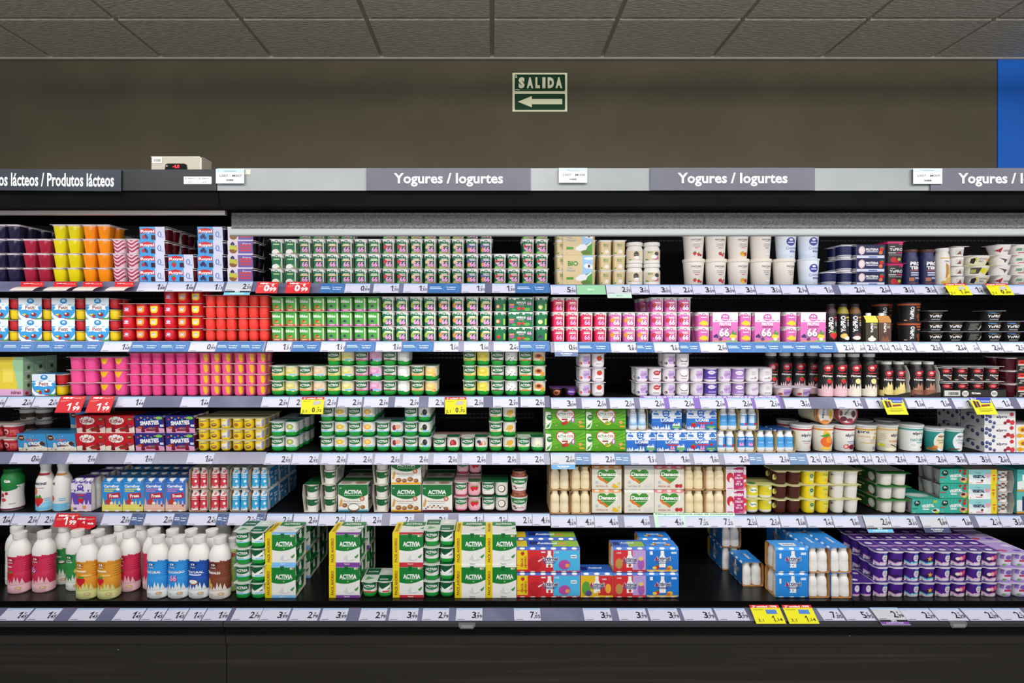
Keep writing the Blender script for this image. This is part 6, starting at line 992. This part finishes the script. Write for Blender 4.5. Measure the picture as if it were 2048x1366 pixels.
st(4, 569, 'z_kiw', 2, 'kiwi yogurt cups', y=132, d=1); st(4, 833.3, 'z_pru', 3, 'prune yogurt cups', y=132, d=1); st(4, 721.8, 'z_pea', 3, 'peach yogurt cups', y=132, d=1)
st(4, 1133.5, 'ac_s', 2, 'green drink carton with red heart outline'); st(4, 1214, 'ac_t', 2, 'green drink carton with orange heart outline')
st(4, 1283, 'lc_n', 1, 'blue drink carton with milk splash'); st(4, 1343, 'lc_0', 1, 'blue drink carton with pink emblem'); st(4, 1404.5, 'lc_f', 2, 'blue drink carton with strawberry'); st(4, 1277, 'le_b', 1, 'open-ended blue bottle pack on blue carton', z=97); st(4, 1334, 'lc_n', 1, 'blue milk splash carton stacked on others', z=97)
for px, k, d in ((1456, 'le_f', 'yellow-edged bottle pack with strawberry'), (1495, 'le_c', 'yellow-edged bottle pack with emblem'), (1533.5, 'le_n', 'yellow-edged bottle pack with blue labels'), (1572, 'le_n', 'yellow-edged bottle pack with blue labels')): st(4, px, k, 1, d)
st(4, 1458, 'le_n', 1, 'yellow-edged bottle pack stacked on another', z=97); st(4, 1498, 'le_f', 1, 'yellow-edged strawberry bottle pack stacked on another', z=97)
for px, k, d in ((1613, 'al_p', 'white protein yogurt tub'), (1655, 'al_m', 'mango yogurt tub'), (1698, 'al_c', 'cherry yogurt tub'), (1741, 'al_v2', 'cream tub with back label forward'), (1784, 'al_v', 'vanilla yogurt tub'), (1837, 'al_n', 'white and teal coconut tub'), (1882, 'al_k', 'teal tub with caramel'), (1920.5, 'al_k2', 'teal tub with chocolate shavings')): st(4, px, k, 1, d)
for px, k, d in ((1613, 'al_p', 'shaded white protein tub'), (1698, 'al_c', 'shaded cherry tub'), (1770, 'al_v', 'shaded vanilla tub'), (1826, 'al_n', 'shaded coconut tub')): st(4, px, k, 1, d, y=112, d=1)
st(4, 1643, 'al_lm', 1, 'mango tub lying on its side', z=118.5, y=135, rx=PI / 2, rz=math.radians(16)); st(4, 1700, 'al_lc', 1, 'cherry tub lying with lid forward', z=118.5, y=135, rx=PI / 2)
st(4, 2001, 'ab_b', 3, 'white box with blueberries', nd=1); st(4, 2064, 'ab_p', 2, 'white box with peaches')
# fifth shelf
st(5, 9, 'kef', 1, 'white bottle with green cap'); st(5, 78, 'dan', 1, 'white bottle with large strawberry'); st(5, 113, 'dan_o', 1, 'white bottle with orange band'); st(5, 162, 'lq_p', 1, 'purple strawberry drink carton', nd=2)
for px, k, d in ((224, 'lq_b', 'blue and yellow drink carton'), (265.5, 'lq_b', 'blue and yellow drink carton'), (308, 'lq_f', 'blue and peach drink carton'), (350.5, 'lq_f', 'blue and peach drink carton')): st(5, px, k, 1, d, nd=2)
for px, k, d in ((396, 'fe_p', 'open-ended red bottle pack'), (436, 'fe_p', 'open-ended red bottle pack'), (478, 'fe_b', 'open-ended blue bottle pack')): st(5, px, k, 2, d)
st(5, 517, 'fe_b', 2, 'open-ended blue bottle pack', nd=2)
st(5, 622, 'ce_e', 1, 'open-ended cereal yogurt pack'); st(5, 657, 'ce_e', 2, 'open-ended cereal yogurt pack'); st(5, 706, 'ce_c', 1, 'green and white coconut cereal carton', nd=1); st(5, 762, 'ce_e', 2, 'open-ended cereal yogurt pack'); st(5, 812, 'ce_w', 2, 'green and white walnut cereal carton', nd=1); st(5, 874, 'ce_m', 1, 'green and white muesli carton', nd=1)
st(5, 935, 's_str', 2, 'strawberry yogurt cups with pink foot'); st(5, 990, 's_coc', 2, 'coconut yogurt cups with brown foot'); st(5, 935, 's_str', 3, 'strawberry yogurt cups with pink foot', y=132, d=1); st(5, 1039, 'musli', 2, 'cup with clear granola dome')
st(5, 1119, 'da_e1', 2, 'open-ended beige bottle pack'); st(5, 1162, 'da_e2', 2, 'open-ended beige bottle pack'); st(5, 1214, 'da_t', 2, 'beige heart carton with bananas'); st(5, 1279, 'da_n', 2, 'plain beige heart carton'); st(5, 1340, 'da_f', 2, 'beige heart carton with strawberries'); st(5, 1390.5, 'da_e2', 2, 'open-ended beige bottle pack'); st(5, 1431.5, 'da_e1', 2, 'open-ended beige bottle pack')
st(5, 1473, 'dens', 2, 'white and magenta calcium box'); st(5, 1522, 'savia', 2, 'yellow and white round cups'); st(5, 1578.5, 'brn', 3, 'brown chocolate pots'); st(5, 1636, 'soja', 3, 'yellow soy pots'); st(5, 1694, 'whc', 3, 'plain white pots')
st(5, 1794, 'sojs', 3, 'white pots in dark green sleeve'); st(5, 1853, 've_l', 1, 'mint carton with lime', nd=1); st(5, 1910, 've_s', 3, 'mint carton with strawberries'); st(5, 1966.5, 'vg', 3, 'white carton with yellow end'); st(5, 2013.5, 'chk', 2, 'checkered cups in grey sleeve'); st(5, 2062, ['tealnavy', 'tealbox'], 2, 'teal box at picture edge')
# bottom deck
for px, Y, k, d in ((26, 2.311, 'k_pink', 'leftmost pink yogurt bottle'), (75, 2.32, 'k_pink0', 'pink yogurt bottle with emblem'), (117, 2.392, 'k_grn', 'green tropical yogurt bottle'), (143, 2.335, 'k_grn2', 'green yogurt bottle with yellow fruit'), (164, 2.262, 'k_org', 'left orange yogurt bottle'), (207, 2.262, 'k_org2', 'right orange yogurt bottle'), (248, 2.326, 'k_pink', 'pink yogurt bottle right of the orange ones'), (298, 2.345, 'k_pinkp', 'pink yogurt bottle half behind a blue one'), (311, 2.268, 'k_blu', 'light blue yogurt bottle without emblem'), (353, 2.268, 'k_blu0', 'light blue yogurt bottle with emblem'), (395, 2.268, 'k_nav', 'navy blue coconut yogurt bottle'), (436, 2.262, 'k_brn', 'brown cereal yogurt bottle')): st(6, px - (4 if px > 300 else 0), k, 1, d, Y=Y)
st(6, 459.5, 'k_lime', 1, 'slim lime green bottle', Y=2.33)
for px, Y in ((21, 2.383), (184, 2.333), (230.5, 2.404), (272, 2.418), (336, 2.342), (374, 2.342), (416, 2.342)): st(6, px, 'k_back', 1, 'white-shouldered bottle', Y=Y, d=1, rear='behind the front bottles')
for px in (55, 104, 152, 198, 248, 300, 346, 392, 438, 476): st(6, px, 'k_back', 1, 'white-shouldered bottle', Y=2.49, d=1, rear='third row back')
st(6, 497, 'dp_b', 4, 'green yogurt cups with blue rim', Y=2.262); st(6, 560, 'x_b', 2, 'green yogurt box with pale blue trim', nd=2); st(6, 688, 'x_p', 2, 'green yogurt box with violet trim', nd=1); st(6, 753, 'dp_r', 1, 'green yogurt cups with red band'); st(6, 816, 'x_r', 2, 'green yogurt box with red trim', nd=1)
st(6, 878, 'dp_g', 4, 'green yogurt cups with white band'); st(6, 940, 'x_w', 2, 'green yogurt box without coloured trim', nd=1); st(6, 1002, 'x_w', 2, 'green yogurt box without coloured trim', nd=1)
st(6, 1097, 'm12', 2, 'twelve-bottle red and blue drink pack', nd=1); st(6, 1194, 'm6y', 1, 'yellow and red drink pack'); st(6, 1260, 'm6r', 2, 'red and lilac drink pack'); st(6, 1325.5, 'm6b', 2, 'bright blue fruit drink pack', nd=1)
st(6, 1587, 'mnat', 2, 'blue plain drink pack'); st(6, 1641, 'mend', 2, 'blue end-on drink pack', nd=1); st(6, 1683.5, 'mend', 2, 'blue end-on drink pack', nd=1); st(6, 1530, 'mend3', 1, 'low blue drink pack left of the stack', y=105, d=1, rear='set back'); st(6, 1518, 'mdark', 2, 'shaded blue drink pack with yellow edge', y=260, d=1)
st(6, 1728.5, 'pu_lo', 1, 'low purple lactose-free cups', nd=1)
for px, k, d, n in ((1783, 'pu_n', 'purple plain cups', 1), (1845.5, 'pu_v', 'purple cups with yellow star flower', 2), (1908, 'pu_r', 'purple cups with red fruit', 2), (1970.5, 'pu_r', 'purple cups with red fruit', 2), (2032, 'lila', 'pale lilac strawberry cups', 2)): st(6, px, k, 3, d, nd=n)

# neighbours on a shelf are nudged until none touch
def half(s_): return max(K[k].size[0] for k in s_['ks']) / 2
for sh in range(1, 7):
    row = sorted((s_ for s_ in ST if s_['sh'] == sh and not s_['rear'] and s_['z'] == 0 and s_['y'] == 0 and not (sh == 6 and s_['Y'] and s_['px'] < 470)), key=lambda s_: s_['px'])
    sc = 1000 * (YP if sh < 6 else YD) / F
    seams = [(SEAM[0] if sh < 6 else -9) * F / YP + 984] + ([SEAM[1] * F / YP + 984] if sh in (1, 2, 3, 5) else [])
    for it in range(400):
        for a in row:
            for q in seams:
                h = half(a) / sc + .6
                if abs(a['px'] - q) < h: a['px'] = q + (h if a['px'] > q else -h)
        for a, b in zip(row, row[1:]):
            g = (b['px'] - a['px']) * sc - half(a) - half(b)
            if g < 1.05: a['px'] -= (1.15 - g) / 2 / sc; b['px'] += (1.15 - g) / 2 / sc
for s_ in list(ST):
    for i in range(1, s_['nd'] + 1): ST.append(dict(s_, d=i, nd=0, rear='second row back' if i == 1 else 'third row back'))
ORD = ['first', 'second', 'third', 'fourth', 'fifth', 'sixth', 'seventh', 'eighth', 'ninth', 'tenth', 'eleventh', 'twelfth']
def quals(n): return {1: [''], 2: ['left', 'right'], 3: ['left', 'middle', 'right']}.get(n) or [ORD[i] + ' from left' for i in range(n)]
groups = {}
for s_ in ST: groups.setdefault((s_['sh'], s_['desc'], s_['rear']), []).append(s_)
for g in groups.values():
    g.sort(key=lambda s_: s_['px'])
    for s_, q in zip(g, quals(len(g))): s_['q'] = q
NUM = {2: 'two', 3: 'three', 4: 'four', 5: 'five'}
for s_ in ST:
    k0 = K[s_['ks'][0]]; n = len(s_['ks'])
    if s_['sh'] == 6: Y = s_['Y'] or YD; z = DZ
    else: Y = YP; z = shelf_z(s_['sh'], s_['px'])
    dmax = max(K[k].size[1] for k in s_['ks'])
    X = wx(s_['px'], Y); y = Y + s_['y'] * .001 + s_['d'] * (dmax + 5) * .001
    if s_['sh'] == 6 and s_['d'] and sum(K[k].size[2] for k in s_['ks']) > 240: y = max(y, 2.457 + (s_['d'] - 1) * (dmax + 5) * .001)
    z += s_['z'] * .001 + .0004
    for r, key in enumerate(s_['ks']):
        k = K[key]; sz = k.size
        j = 0 if s_['rx'] else random.uniform(-.0005, .0005); jy = 0 if (s_['rx'] or n == 1) else random.uniform(0, .003)
        bits = [s_['desc']]
        if s_['q']: bits.append(s_['q'] + (' stack' if n > 1 and 'from' not in s_['q'] else ' one' if 'from' not in s_['q'] else ''))
        if n > 1: bits.append({0: 'bottom of ' + NUM[n], n - 1: 'top of ' + NUM[n]}.get(r, {(3, 1): 'middle of three', (4, 1): 'second of four up', (4, 2): 'third of four up'}.get((n, r), '')))
        if s_['rear']: bits.append(s_['rear'])
        lab = ', '.join(bits) + ', ' + SHN[s_['sh']]
        off = (0, 0, 0) if s_['rx'] else (k.cx * .001, k.lo[1] * .001, k.lo[2] * .001)
        place(k, (X + j - off[0], y + jy - off[1], z - off[2]), lab, '%s on the %s' % (s_['desc'], SHN[s_['sh']]), s_['rz'], s_['rx'])
        z += (sz[2] + .25) * .001

# ================================================================== price cards on the rails
def near(sh, px):
    c = [s_ for s_ in ST if s_['sh'] == sh and s_['d'] == 0 and not s_['rear'] and s_['z'] < 5]
    return min(c, key=lambda s_: abs(s_['px'] - px))
USED = {}
def uniq(l):
    USED[l] = USED.get(l, 0) + 1; return l
PEND = []
TIL = -math.atan2(RT - RB - .0005, RH); TID = -math.atan2(53, 21)
def rail_pos(sh, px, lift):
    if sh == 6:
        Y = 2.078; ca, sa = math.cos(-TID), math.sin(-TID)
        return (wx(px, Y), 2.0525 - .001 * lift * ca, .4578 + .001 * lift * sa), TID, 57, .0019 * 1.0
    z = shelf_z(sh, px) + .0015 - RH; ca, sa = math.cos(-TIL), math.sin(-TIL)
    return (wx(px, 2.435), RB - .001 * lift * ca, z + .001 * lift * sa), TIL, 54, 0
def addcard(name, me, sh, px, lift, cat, grp, what):
    p, t, L, _ = rail_pos(sh, px, lift)
    o = put(name, me, None, p); o.rotation_euler = (t, 0, 0)
    PEND.append((o, sh, px, cat, grp, what)); return o
CM = {}
def price_mesh(W, H, pr, base='d9d9ea', hang=None):
    key = (round(W), H, pr, hang)
    if key in CM: return CM[key]
    m = MB(); hb = 0 if not hang else 22
    m.box(-W / 2, 0, -hb, W / 2, .5, H, base); a = [R(-W / 2, H - 7, W / 2, H, 'a9c8ec'), R(-W / 2 + 3, H - 4.6, W / 2 - 8, H - 3.4, '6a86a8')]
    w_, d_ = (pr.split(',') + [''])[:2]; x = W / 2 - (24 if d_ else 12)
    if W > 70: a += bars(-W / 2 + 4, 2.5, -W / 2 + 34, 6, '4a4a50', 2) + [R(-W / 2 + 4, H - 12, -W / 2 + 26, H - 10.8, 'b0b0c0')]
    if w_: a += [one(x - 7, 24, 28, '16171c') if w_ == '1' else T(w_, x - 7, 24, 28, '16171c', 16, .0, .014)]
    if d_: a += [T(',' + d_, x + 11, 16, 17, '16171c', 24, 0, .01), T('€', x + 10, 32, 8, '3a3b44', 8, 0, 0)]
    if hang: 
        if hang[0] == 'SIN': a += [R(-W / 2 + 1, -9, W / 2 - 1, -1, '1a1a1a'), T('SIN', 0, -5, 6.5, W1, 20, bold=.02), R(-W / 2 + 1, -21, W / 2 - 1, -9, hang[2]), T(hang[1], 0, -14, 5, 'dfeaf2', W * .6, bold=.02)]
        elif hang[0] == 'BIO': a += [R(-W / 2 + 1, -21, W / 2 - 1, -1, 'b9d4c4'), T('BIO', 0, -10, 9, '7a9a8a', 26, bold=.01)]
        else: a += [R(-W / 2, -22, W / 2, -1, hang[2]), T('TU MARCA', 0, -9, 5, W1, W * .5, bold=.03), T('Carrefour', 0, -16, 4, W1, W * .36, bold=.03)]
    m.art(a, flat(0), 0, .15, .06)
    CM[key] = m.mesh('price_card', 0); return CM[key]
def tags(sh, items):
    for i, it in enumerate(items):
        a, b, pr = it[:3]; hang = it[3] if len(it) > 3 else None
        W = (b - a) * 2.19 - .6
        if sh == 6: W = (b - a) * 1.872 - .6
        me = price_mesh(W, 49 if sh != 6 else 54, pr, 'c4c4d6' if not hang else 'c0c2c8', hang)
        o = addcard('price_card', me, sh, (a + b) / 2, 1.2 if not hang else 4.5, 'price card', 'white price cards on the rails', 'price card %s' % pr)
SINA = ('SIN', 'AZUCAR', '5ab4e0')
tags(1, [(277, 332, '1,88'), (334, 389, '1,88'), (392, 447, '1,13'), (453, 505, '2,35', SINA), (690, 740, '0,99'), (747, 798, '1,30'), (807, 855, '1,30'), (923, 970, '1,30'), (984, 1030, '1,30'), (1101, 1152, '5,90'), (1212, 1261, '2,35', ('BIO', '', '')), (1262, 1297, '3,05'), (1298, 1340, '3,05'), (1341, 1384, '2,69'), (1385, 1428, '3,09'), (1429, 1468, '3,09'), (1469, 1509, '3,09'), (1511, 1560, '3,55'), (1562, 1612, '2,79'), (1615, 1665, '1,25'), (1679, 1727, '2,09'), (1728, 1778, '2,09'), (1780, 1825, '3,35'), (1826, 1869, '3,35'), (1871, 1905, '2,9'), (1937, 1967, '1,41'), (2018, 2062, '1,')])
tags(2, [(206, 262, '1,68'), (380, 433, '0,99'), (533, 583, '1,31'), (642, 690, '1,31'), (752, 803, '1,30'), (868, 917, '1,30'), (928, 977, '1,30'), (987, 1037, '2,45'), (1108, 1155, '0,95', ('MARCA', '', '5a6c94')), (1222, 1272, '1,81'), (1308, 1358, '1,81'), (1400, 1453, '2,99'), (1673, 1705, '2,69'), (1706, 1728, ',69'), (1729, 1752, '2,55'), (1753, 1776, '1,66'), (1777, 1800, '1,66'), (1801, 1826, '2,29'), (1830, 1880, '2,25'), (1884, 1930, '2,69'), (1931, 1955, ',69'), (1957, 2002, '2,99'), (2004, 2050, '2,79')])
tags(3, [(-34, 11, '2,99'), (13, 66, '2,69'), (68, 118, '2,69'), (234, 289, '1,44'), (363, 419, '1,44'), (524, 577, '2,39'), (578, 606, '2,'), (643, 673, '2,39'), (676, 724, '2,39'), (728, 777, '2,39'), (790, 838, '2,39'), (857, 889, '2,3'), (932, 967, '2,39'), (986, 1036, '2,39'), (1041, 1089, '2,95'), (1102, 1152, '3,09'), (1163, 1212, '2,09'), (1219, 1268, '2,09'), (1279, 1328, '2,09'), (1338, 1387, '2,09'), (1400, 1449, '2,09'), (1454, 1503, '2,09'), (1510, 1558, '2,59'), (1568, 1619, '3,65'), (1670, 1722, '1,70'), (1732, 1764, '1,'), (1812, 1846, '1,38'), (1847, 1898, '1,38'), (1906, 1944, '1,'), (1985, 2021, '1,61'), (2036, 2080, '1,')])
tags(4, [(24, 83, '0,90'), (136, 193, '1,99'), (252, 308, '1,99'), (375, 428, '1,84')] + [(a, b, '2,95') for a, b in ((529, 582), (585, 637), (643, 692), (696, 745), (750, 800), (806, 857), (867, 915), (924, 972), (984, 1033), (1040, 1088))] + [(1101, 1149, '2,66', ('MARCA', '', '5a9ac8')), (1182, 1229, '2,69'), (1261, 1312, '1,31'), (1329, 1379, '1,80'), (1387, 1437, '1,80'), (1448, 1497, '2,59'), (1527, 1577, '2,59'), (1614, 1639, '2,5'), (1640, 1665, '2,59'), (1667, 1714, '2,89'), (1715, 1742, '2,89'), (1743, 1770, '2,59'), (1771, 1809, '2,59'), (1810, 1850, '2,59'), (1851, 1890, '2,59'), (1891, 1929, '3,35'), (1933, 1978, '3,35'), (1979, 2015, '2,65'), (2017, 2062, '2,')])
tags(5, [(-30, 24, '1,84'), (26, 77, '2,39'), (78, 110, '2,39'), (205, 262, '2,09'), (290, 347, '2,09'), (377, 434, '2,45'), (457, 513, '2,45'), (533, 584, '2,99'), (587, 636, '2,99'), (638, 690, '2,99'), (691, 721, '3,15'), (722, 764, '2,99'), (780, 828, '2,99'), (848, 896, '2,99'), (917, 966, '1,49'), (968, 1015, '1,49'), (1016, 1064, '2,15'), (1065, 1100, '4,79'), (1102, 1152, '4,69'), (1153, 1188, '4,69'), (1189, 1236, '4,69'), (1248, 1299, '4,69'), (1316, 1367, '4,69'), (1370, 1416, '7,25'), (1417, 1465, '7,25'), (1466, 1512, '2,25'), (1513, 1558, '2,59'), (1560, 1609, '1,58'), (1613, 1664, '1,40'), (1666, 1717, '1,80'), (1727, 1778, '2,59', SINA), (1780, 1832, '3,35'), (1840, 1891, '1,89', ('MARCA', '', '2c3a5c')), (1893, 1941, '1,89'), (1953, 1999, '2,19'), (2000, 2044, '3,50')])
tags(6, [(5, 58, '1,45'), (62, 117, '1,45'), (146, 200, '1,45'), (232, 286, '1,45'), (288, 329, '1,45'), (331, 372, '1,45'), (374, 408, '1,45'), (410, 458, '1,99'), (467, 522, '2,79'), (523, 578, '3,99'), (582, 638, '2,79'), (643, 695, '3,99'), (720, 773, '2,79'), (779, 836, '3,99'), (845, 898, '2,79'), (912, 965, '3,99'), (1028, 1081, '7,05'), (1167, 1222, '3,79'), (1236, 1293, '3,79'), (1298, 1357, '3,79'), (1365, 1427, '3,79'), (1432, 1494, '3,79'), (1640, 1682, '7,05'), (1686, 1743, '5,95'), (1747, 1803, '2,39', ('SIN', 'LACTOSA', '7a4a9a')), (1805, 1866, '2,29'), (1868, 1926, '2,29'), (1930, 1992, '2,39'), (1994, 2050, '2,29')])
def inserts(sh, spans, c='386aa4', what='blue rail insert', bio=False):
    for a, b in spans:
        n = max(1, round((b - a) / 62))
        for i in range(n):
            p0 = a + (b - a) * i / n; p1 = a + (b - a) * (i + 1) / n; W = (p1 - p0) * 2.19 - 1; key = ('ins', round(W), c)
            if key not in CM:
                m = MB(); m.box(-W / 2, 0, 0, W / 2, .4, 50, c)
                if bio: ar = [E(0, 25, 16, 14, '7cc08c'), T('BIO', 0, 27, 12, 'dff0e2', 28, bold=.01)]
                else:
                    ar = [E(W * .2, 22, min(W * .28, 34), 26, '6f98c4', 22), E(W * .2, 22, min(W * .28, 34) - 1.2, 24.8, c, 22), T('TU MARCA', W * .2, 30, 5.5, 'e4ecf4', min(W * .4, 44), bold=.03), T('Carrefour', W * .2, 20, 5.5, 'e4ecf4', min(W * .36, 38), bold=.03), R(-W * .46, 29, -W * .12, 33, 'c4d6e8'), R(-W * .46, 21, -W * .08, 25, 'c4d6e8')]
                    ar = [p if p[0] != 'P' else ('P', [(x, min(max(z, .3), 49.7)) for x, z in p[1]], p[2]) for p in ar]
                m.art(ar, flat(0), 0, .12, .06); CM[key] = m.mesh('rail_insert', 0)
            addcard('rail_insert', CM[key], sh, (p0 + p1) / 2, .6, 'rail insert', 'printed rail inserts', what)
inserts(2, [(-60, 205), (263, 379), (434, 527), (584, 641), (691, 751), (804, 867), (1038, 1099), (1156, 1221), (1273, 1307), (1359, 1399), (1454, 1672)])
inserts(1, [(640, 689), (857, 922), (1032, 1099)]); inserts(1, [(1153, 1211)], '8cc096', 'pale green rail insert', True)
inserts(4, [(1151, 1181), (1230, 1260), (1498, 1526), (1578, 1613)], '5f80a8'); inserts(5, [(263, 289), (348, 376), (435, 456), (514, 527)], '3f4f7a', 'dark blue rail insert')
# printed slogans above two rails
for sh, p0, p1, txt, c, tc, col in ((3, 1282, 1562, 'Vitalinea alto en VITAMINA D alto en PROTEINA alto en VITAMINA D alto en PROTEINA', '7a5cae', 'e8e4f2', 'violet'), (5, 1309, 1472, 'Ninguno reduce mas el colesterol', 'b9dcc0', '3a5a4a', 'pale green')):
    W = (p1 - p0) * 2.2; m = MB(); m.box(-W / 2, 0, 0, W / 2, .5, 62, c); m.art([T(txt, 0, 56, 9, tc, W * .95, bold=.02)], flat(0), 0)
    o = addcard('slogan_strip', m.mesh('slogan_strip', 0), sh, (p0 + p1) / 2, .55, 'slogan strip', None, None); tag(o, '%s slogan strip running behind the price cards of the %s' % (col, SHN[sh]), 'slogan strip'); PEND.pop()
# hanging promotion cards
def promo(kind, px0, px1, yt, H, fwd, txt, where, sh, small=None):
    W = (px1 - px0) * 2.17; m = MB()
    if kind == 'red':
        m.box(-W / 2, 0, -H, W / 2, .5, 0, 'c81c28'); a = [T('MINI', -W * .2, -9, 8, W1, W * .34, bold=.05), T('Precio', W * .16, -9, 8, 'e8d4d4', W * .36, bold=.0), E(W * .4, -8, 3, 3, 'e0a030'), R(-W * .44, -22, -W * .1, -20, 'e08a8a'), R(-W * .44, -27, -W * .2, -25, 'e08a8a'), one(-W * .04, -H + 26, 34, W1, 17) if txt[0] == '1' else T(txt[0], -W * .02, -H + 26, 34, W1, 24, bold=.04), T(txt[2:], W * .28, -H + 19, 20, W1, 30, bold=.03), T('€', W * .25, -H + 40, 14, W1, 12, bold=.03)]
    elif kind == 'yellow':
        m.box(-W / 2, 0, -H, W / 2, .5, 0, 'd9d414'); a = [R(-W / 2, -11, W / 2, 0, 'c42430'), T(small, 0, -6, 7, W1, W * .84, bold=.03), R(-W * .44, -20, -W * .1, -18, 'a0a020'), P([(-W * .02, -36), (W * .34, -32), (W * .38, -18), (W * .06, -16)], 'b9b4a8'), one(W * .06, -H + 18, 22, '1a1a1a') if txt[0] == '1' else T(txt[0], W * .06, -H + 18, 22, '1a1a1a', 13, bold=.03), T(',' + txt[2:], W * .3, -H + 14, 13, '1a1a1a', 24, bold=.02), T('2,1', -W * .34, -H + 12, 12, '2a2a1a', 20), T('€', W * .28, -H + 28, 7, '1a1a1a', 6), R(-W / 2 + 2, -H, -W / 2 + 10, -H + 3, '2a6a3a')]
    else:
        m.box(-W / 2, 0, -H, W / 2, .5, 0, 'd9d414'); a = [R(-W / 2, -12, W / 2, 0, '2c3aa0'), R(-W * .05, -26, W * .44, -12, '2c4ab4'), T('2x1', -W * .32, -6, 9, W1, W * .26, bold=.03), T('PROTEINA', W * .2, -18, 7, 'c8d4f0', W * .4, bold=.02), R(-W * .4, -48, -W * .28, -16, '3a1c20'), R(-W * .26, -46, -W * .14, -18, '5a2024'), P([(-W * .1, -44), (W * .34, -40), (W * .34, -32), (-W * .08, -34)], '7a2a34')] + lines(-W * .3, -H + 10, W * .34, -H + 30, 3, '8a8a1a')
    m.art(a, flat(0), 0, .15, .06)
    Y0 = RT - .034; t = math.atan2(fwd, H * .001)
    o = put('promotion_card', m.mesh('promotion_card', 0), None, (wx((px0 + px1) / 2, Y0), Y0, wz(yt, Y0))); o.rotation_euler = (-t * 1.0, 0, 0)
    o.rotation_euler = (-t, 0, 0)
    return tag(o, '%s promotion card %s hanging %s' % ({'red': 'red', 'yellow': 'yellow', '2x1': 'blue-topped yellow'}[kind], txt, where), 'promotion card', 'promotion cards')
PR_ = [('red', 516, 558, 563.5, 58, .03, '0,99', 'left of its twin below the plain green cups', 1), ('red', 574, 622, 563.5, 58, .03, '0,99', 'right of its twin below the green cups', 1), ('red', 122, 173, 792, 76, .042, '1,99', 'below the large plain pink pots, left of two', 3), ('red', 182, 231, 792, 76, .042, '1,99', 'below the spotted pink pots, right of two', 3)]
for a in PR_: promo(*a)
promo('red', 113, 160, 1027, 56, .02, '1,99', 'flat below the purple drink carton', 5); 
promo('yellow', 604, 649, 794, 74, .022, '0,72', 'on the third shelf rail below the peach cream cups', 3, '2ª unidad -70%'); promo('yellow', 890, 933, 794, 74, .01, '0,72', 'on the third shelf rail left of the melon cups', 3, '2ª unidad -70%')
promo('yellow', 1887, 1931, 567, 64, .045, '1,89', 'below the white and gold bottle', 1, 'Super Precio'); promo('yellow', 1969, 2013, 567, 64, .045, '0,89', 'below the white bowls', 1, 'Super Precio')
promo('2x1', 1761, 1803, 795, 80, .05, '2x1', 'below the black vanilla bottle pack', 3); promo('2x1', 1937, 1979, 795, 80, .05, '2x1', 'below the cardboard tray', 3)
# deck rail promotion cards
for px, w_ in ((1539, 'left'), (1605, 'right')):
    W = 110; m = MB(); m.box(-W / 2, 0, 0, W / 2, .5, 70, 'd9d414')
    m.art([R(-W / 2, 59, W / 2, 70, 'c42430'), T('2ª unidad -70%', 0, 64, 7, W1, W * .84, bold=.03), R(-W * .44, 50, -W * .1, 53, 'a0a020'), R(-W * .02, 36, W * .34, 52, '4a7ac4'), one(W * .14, 18, 22, '1a1a1a'), T(',14', W * .32, 14, 13, '1a1a1a', 24, bold=.02), T('3,1', -W * .3, 12, 12, '2a2a1a', 20)], flat(0), 0, .15, .06)
    Y = 2.047; o = put('promotion_card', m.mesh('promotion_card', 0), None, (wx(px, Y), Y - .014, wz(1247.5, Y - .014))); o.rotation_euler = (-math.radians(55), 0, 0)
    tag(o, 'yellow promotion card 1,14 on the deck rail, %s of two' % w_, 'promotion card', 'promotion cards')
# curled red cards of the top shelf, one curled card of the fifth
def curled(px0, px1, yt, lab, h0=22, flap=40, c2='b9b0a6', Y0=2.412, big=False):
    W = (px1 - px0) * 2.17; m = MB(); n = 8
    pts = [(0, 0), (-1, -h0)] + [(-1 - flap * math.sin(a) * .9, -h0 - flap * .28 * (1 - math.cos(a * 1.5))) for a in [PI / 2 * (i + 1) / n for i in range(n)]]
    for i, ((y0, z0), (y1, z1)) in enumerate(zip(pts, pts[1:])):
        s0 = -i * 2.2; s1 = -(i + 1) * 2.2; c = 'c81c28' if i < 2 or big else c2
        m.v += [(-W / 2 + s0, y0, z0), (W / 2 + s0, y0, z0), (W / 2 + s1, y1, z1), (-W / 2 + s1, y1, z1)]; b = len(m.v) - 4; m.f.append((b, b + 3, b + 2, b + 1)); m.m.append(m.mi(c))
    m.art([T('MINI', -W * .2, -10, 8, W1, W * .34, bold=.05), T('Precio', W * .16, -10, 8, 'e8d4d4', W * .36, bold=.0), E(W * .4, -9, 3, 3, 'e0a030')] + ([one(-8, -32, 24, W1), T('99', 22, -34, 16, W1, 26, bold=.04)] if big else []), (lambda x, z, o: (x, -o - .3, z)), 0)
    o = put('promotion_card', m.mesh('promotion_card', 0), None, (wx((px0 + px1) / 2, Y0), Y0, wz(yt, Y0))); return tag(o, lab, 'promotion card', 'promotion cards')
for p0, p1, d in ((42, 88, 'red jelly cups'), (108, 154, 'yellow jelly cups'), (166, 206, 'orange jelly cups'), (230, 268, 'pink swirl jelly cups')): curled(p0, p1, 563.5, 'curled red promotion card under the %s of the top shelf' % d)
curled(150, 192, 1033, 'curled dark red promotion card drooping over the bottle caps below the fifth shelf', 44, 14, 'c81c28', 2.405, True)
# labels of the cards, from what stands above them
lab = {}
for t in PEND:
    o, sh, px, cat, grp, what = t
    L = '%s under %s, %s' % (what, near(sh, px)['desc'], 'deck rail' if sh == 6 else SHN[sh] + ' rail'); lab.setdefault(L, []).append(t)
for L, ts in lab.items():
    ts.sort(key=lambda t: t[2])
    for t, q in zip(ts, quals(len(ts))): tag(t[0], (q + ' ' if q and 'from' not in q else '') + L + (', ' + q if 'from' in q else ''), t[3], t[4])
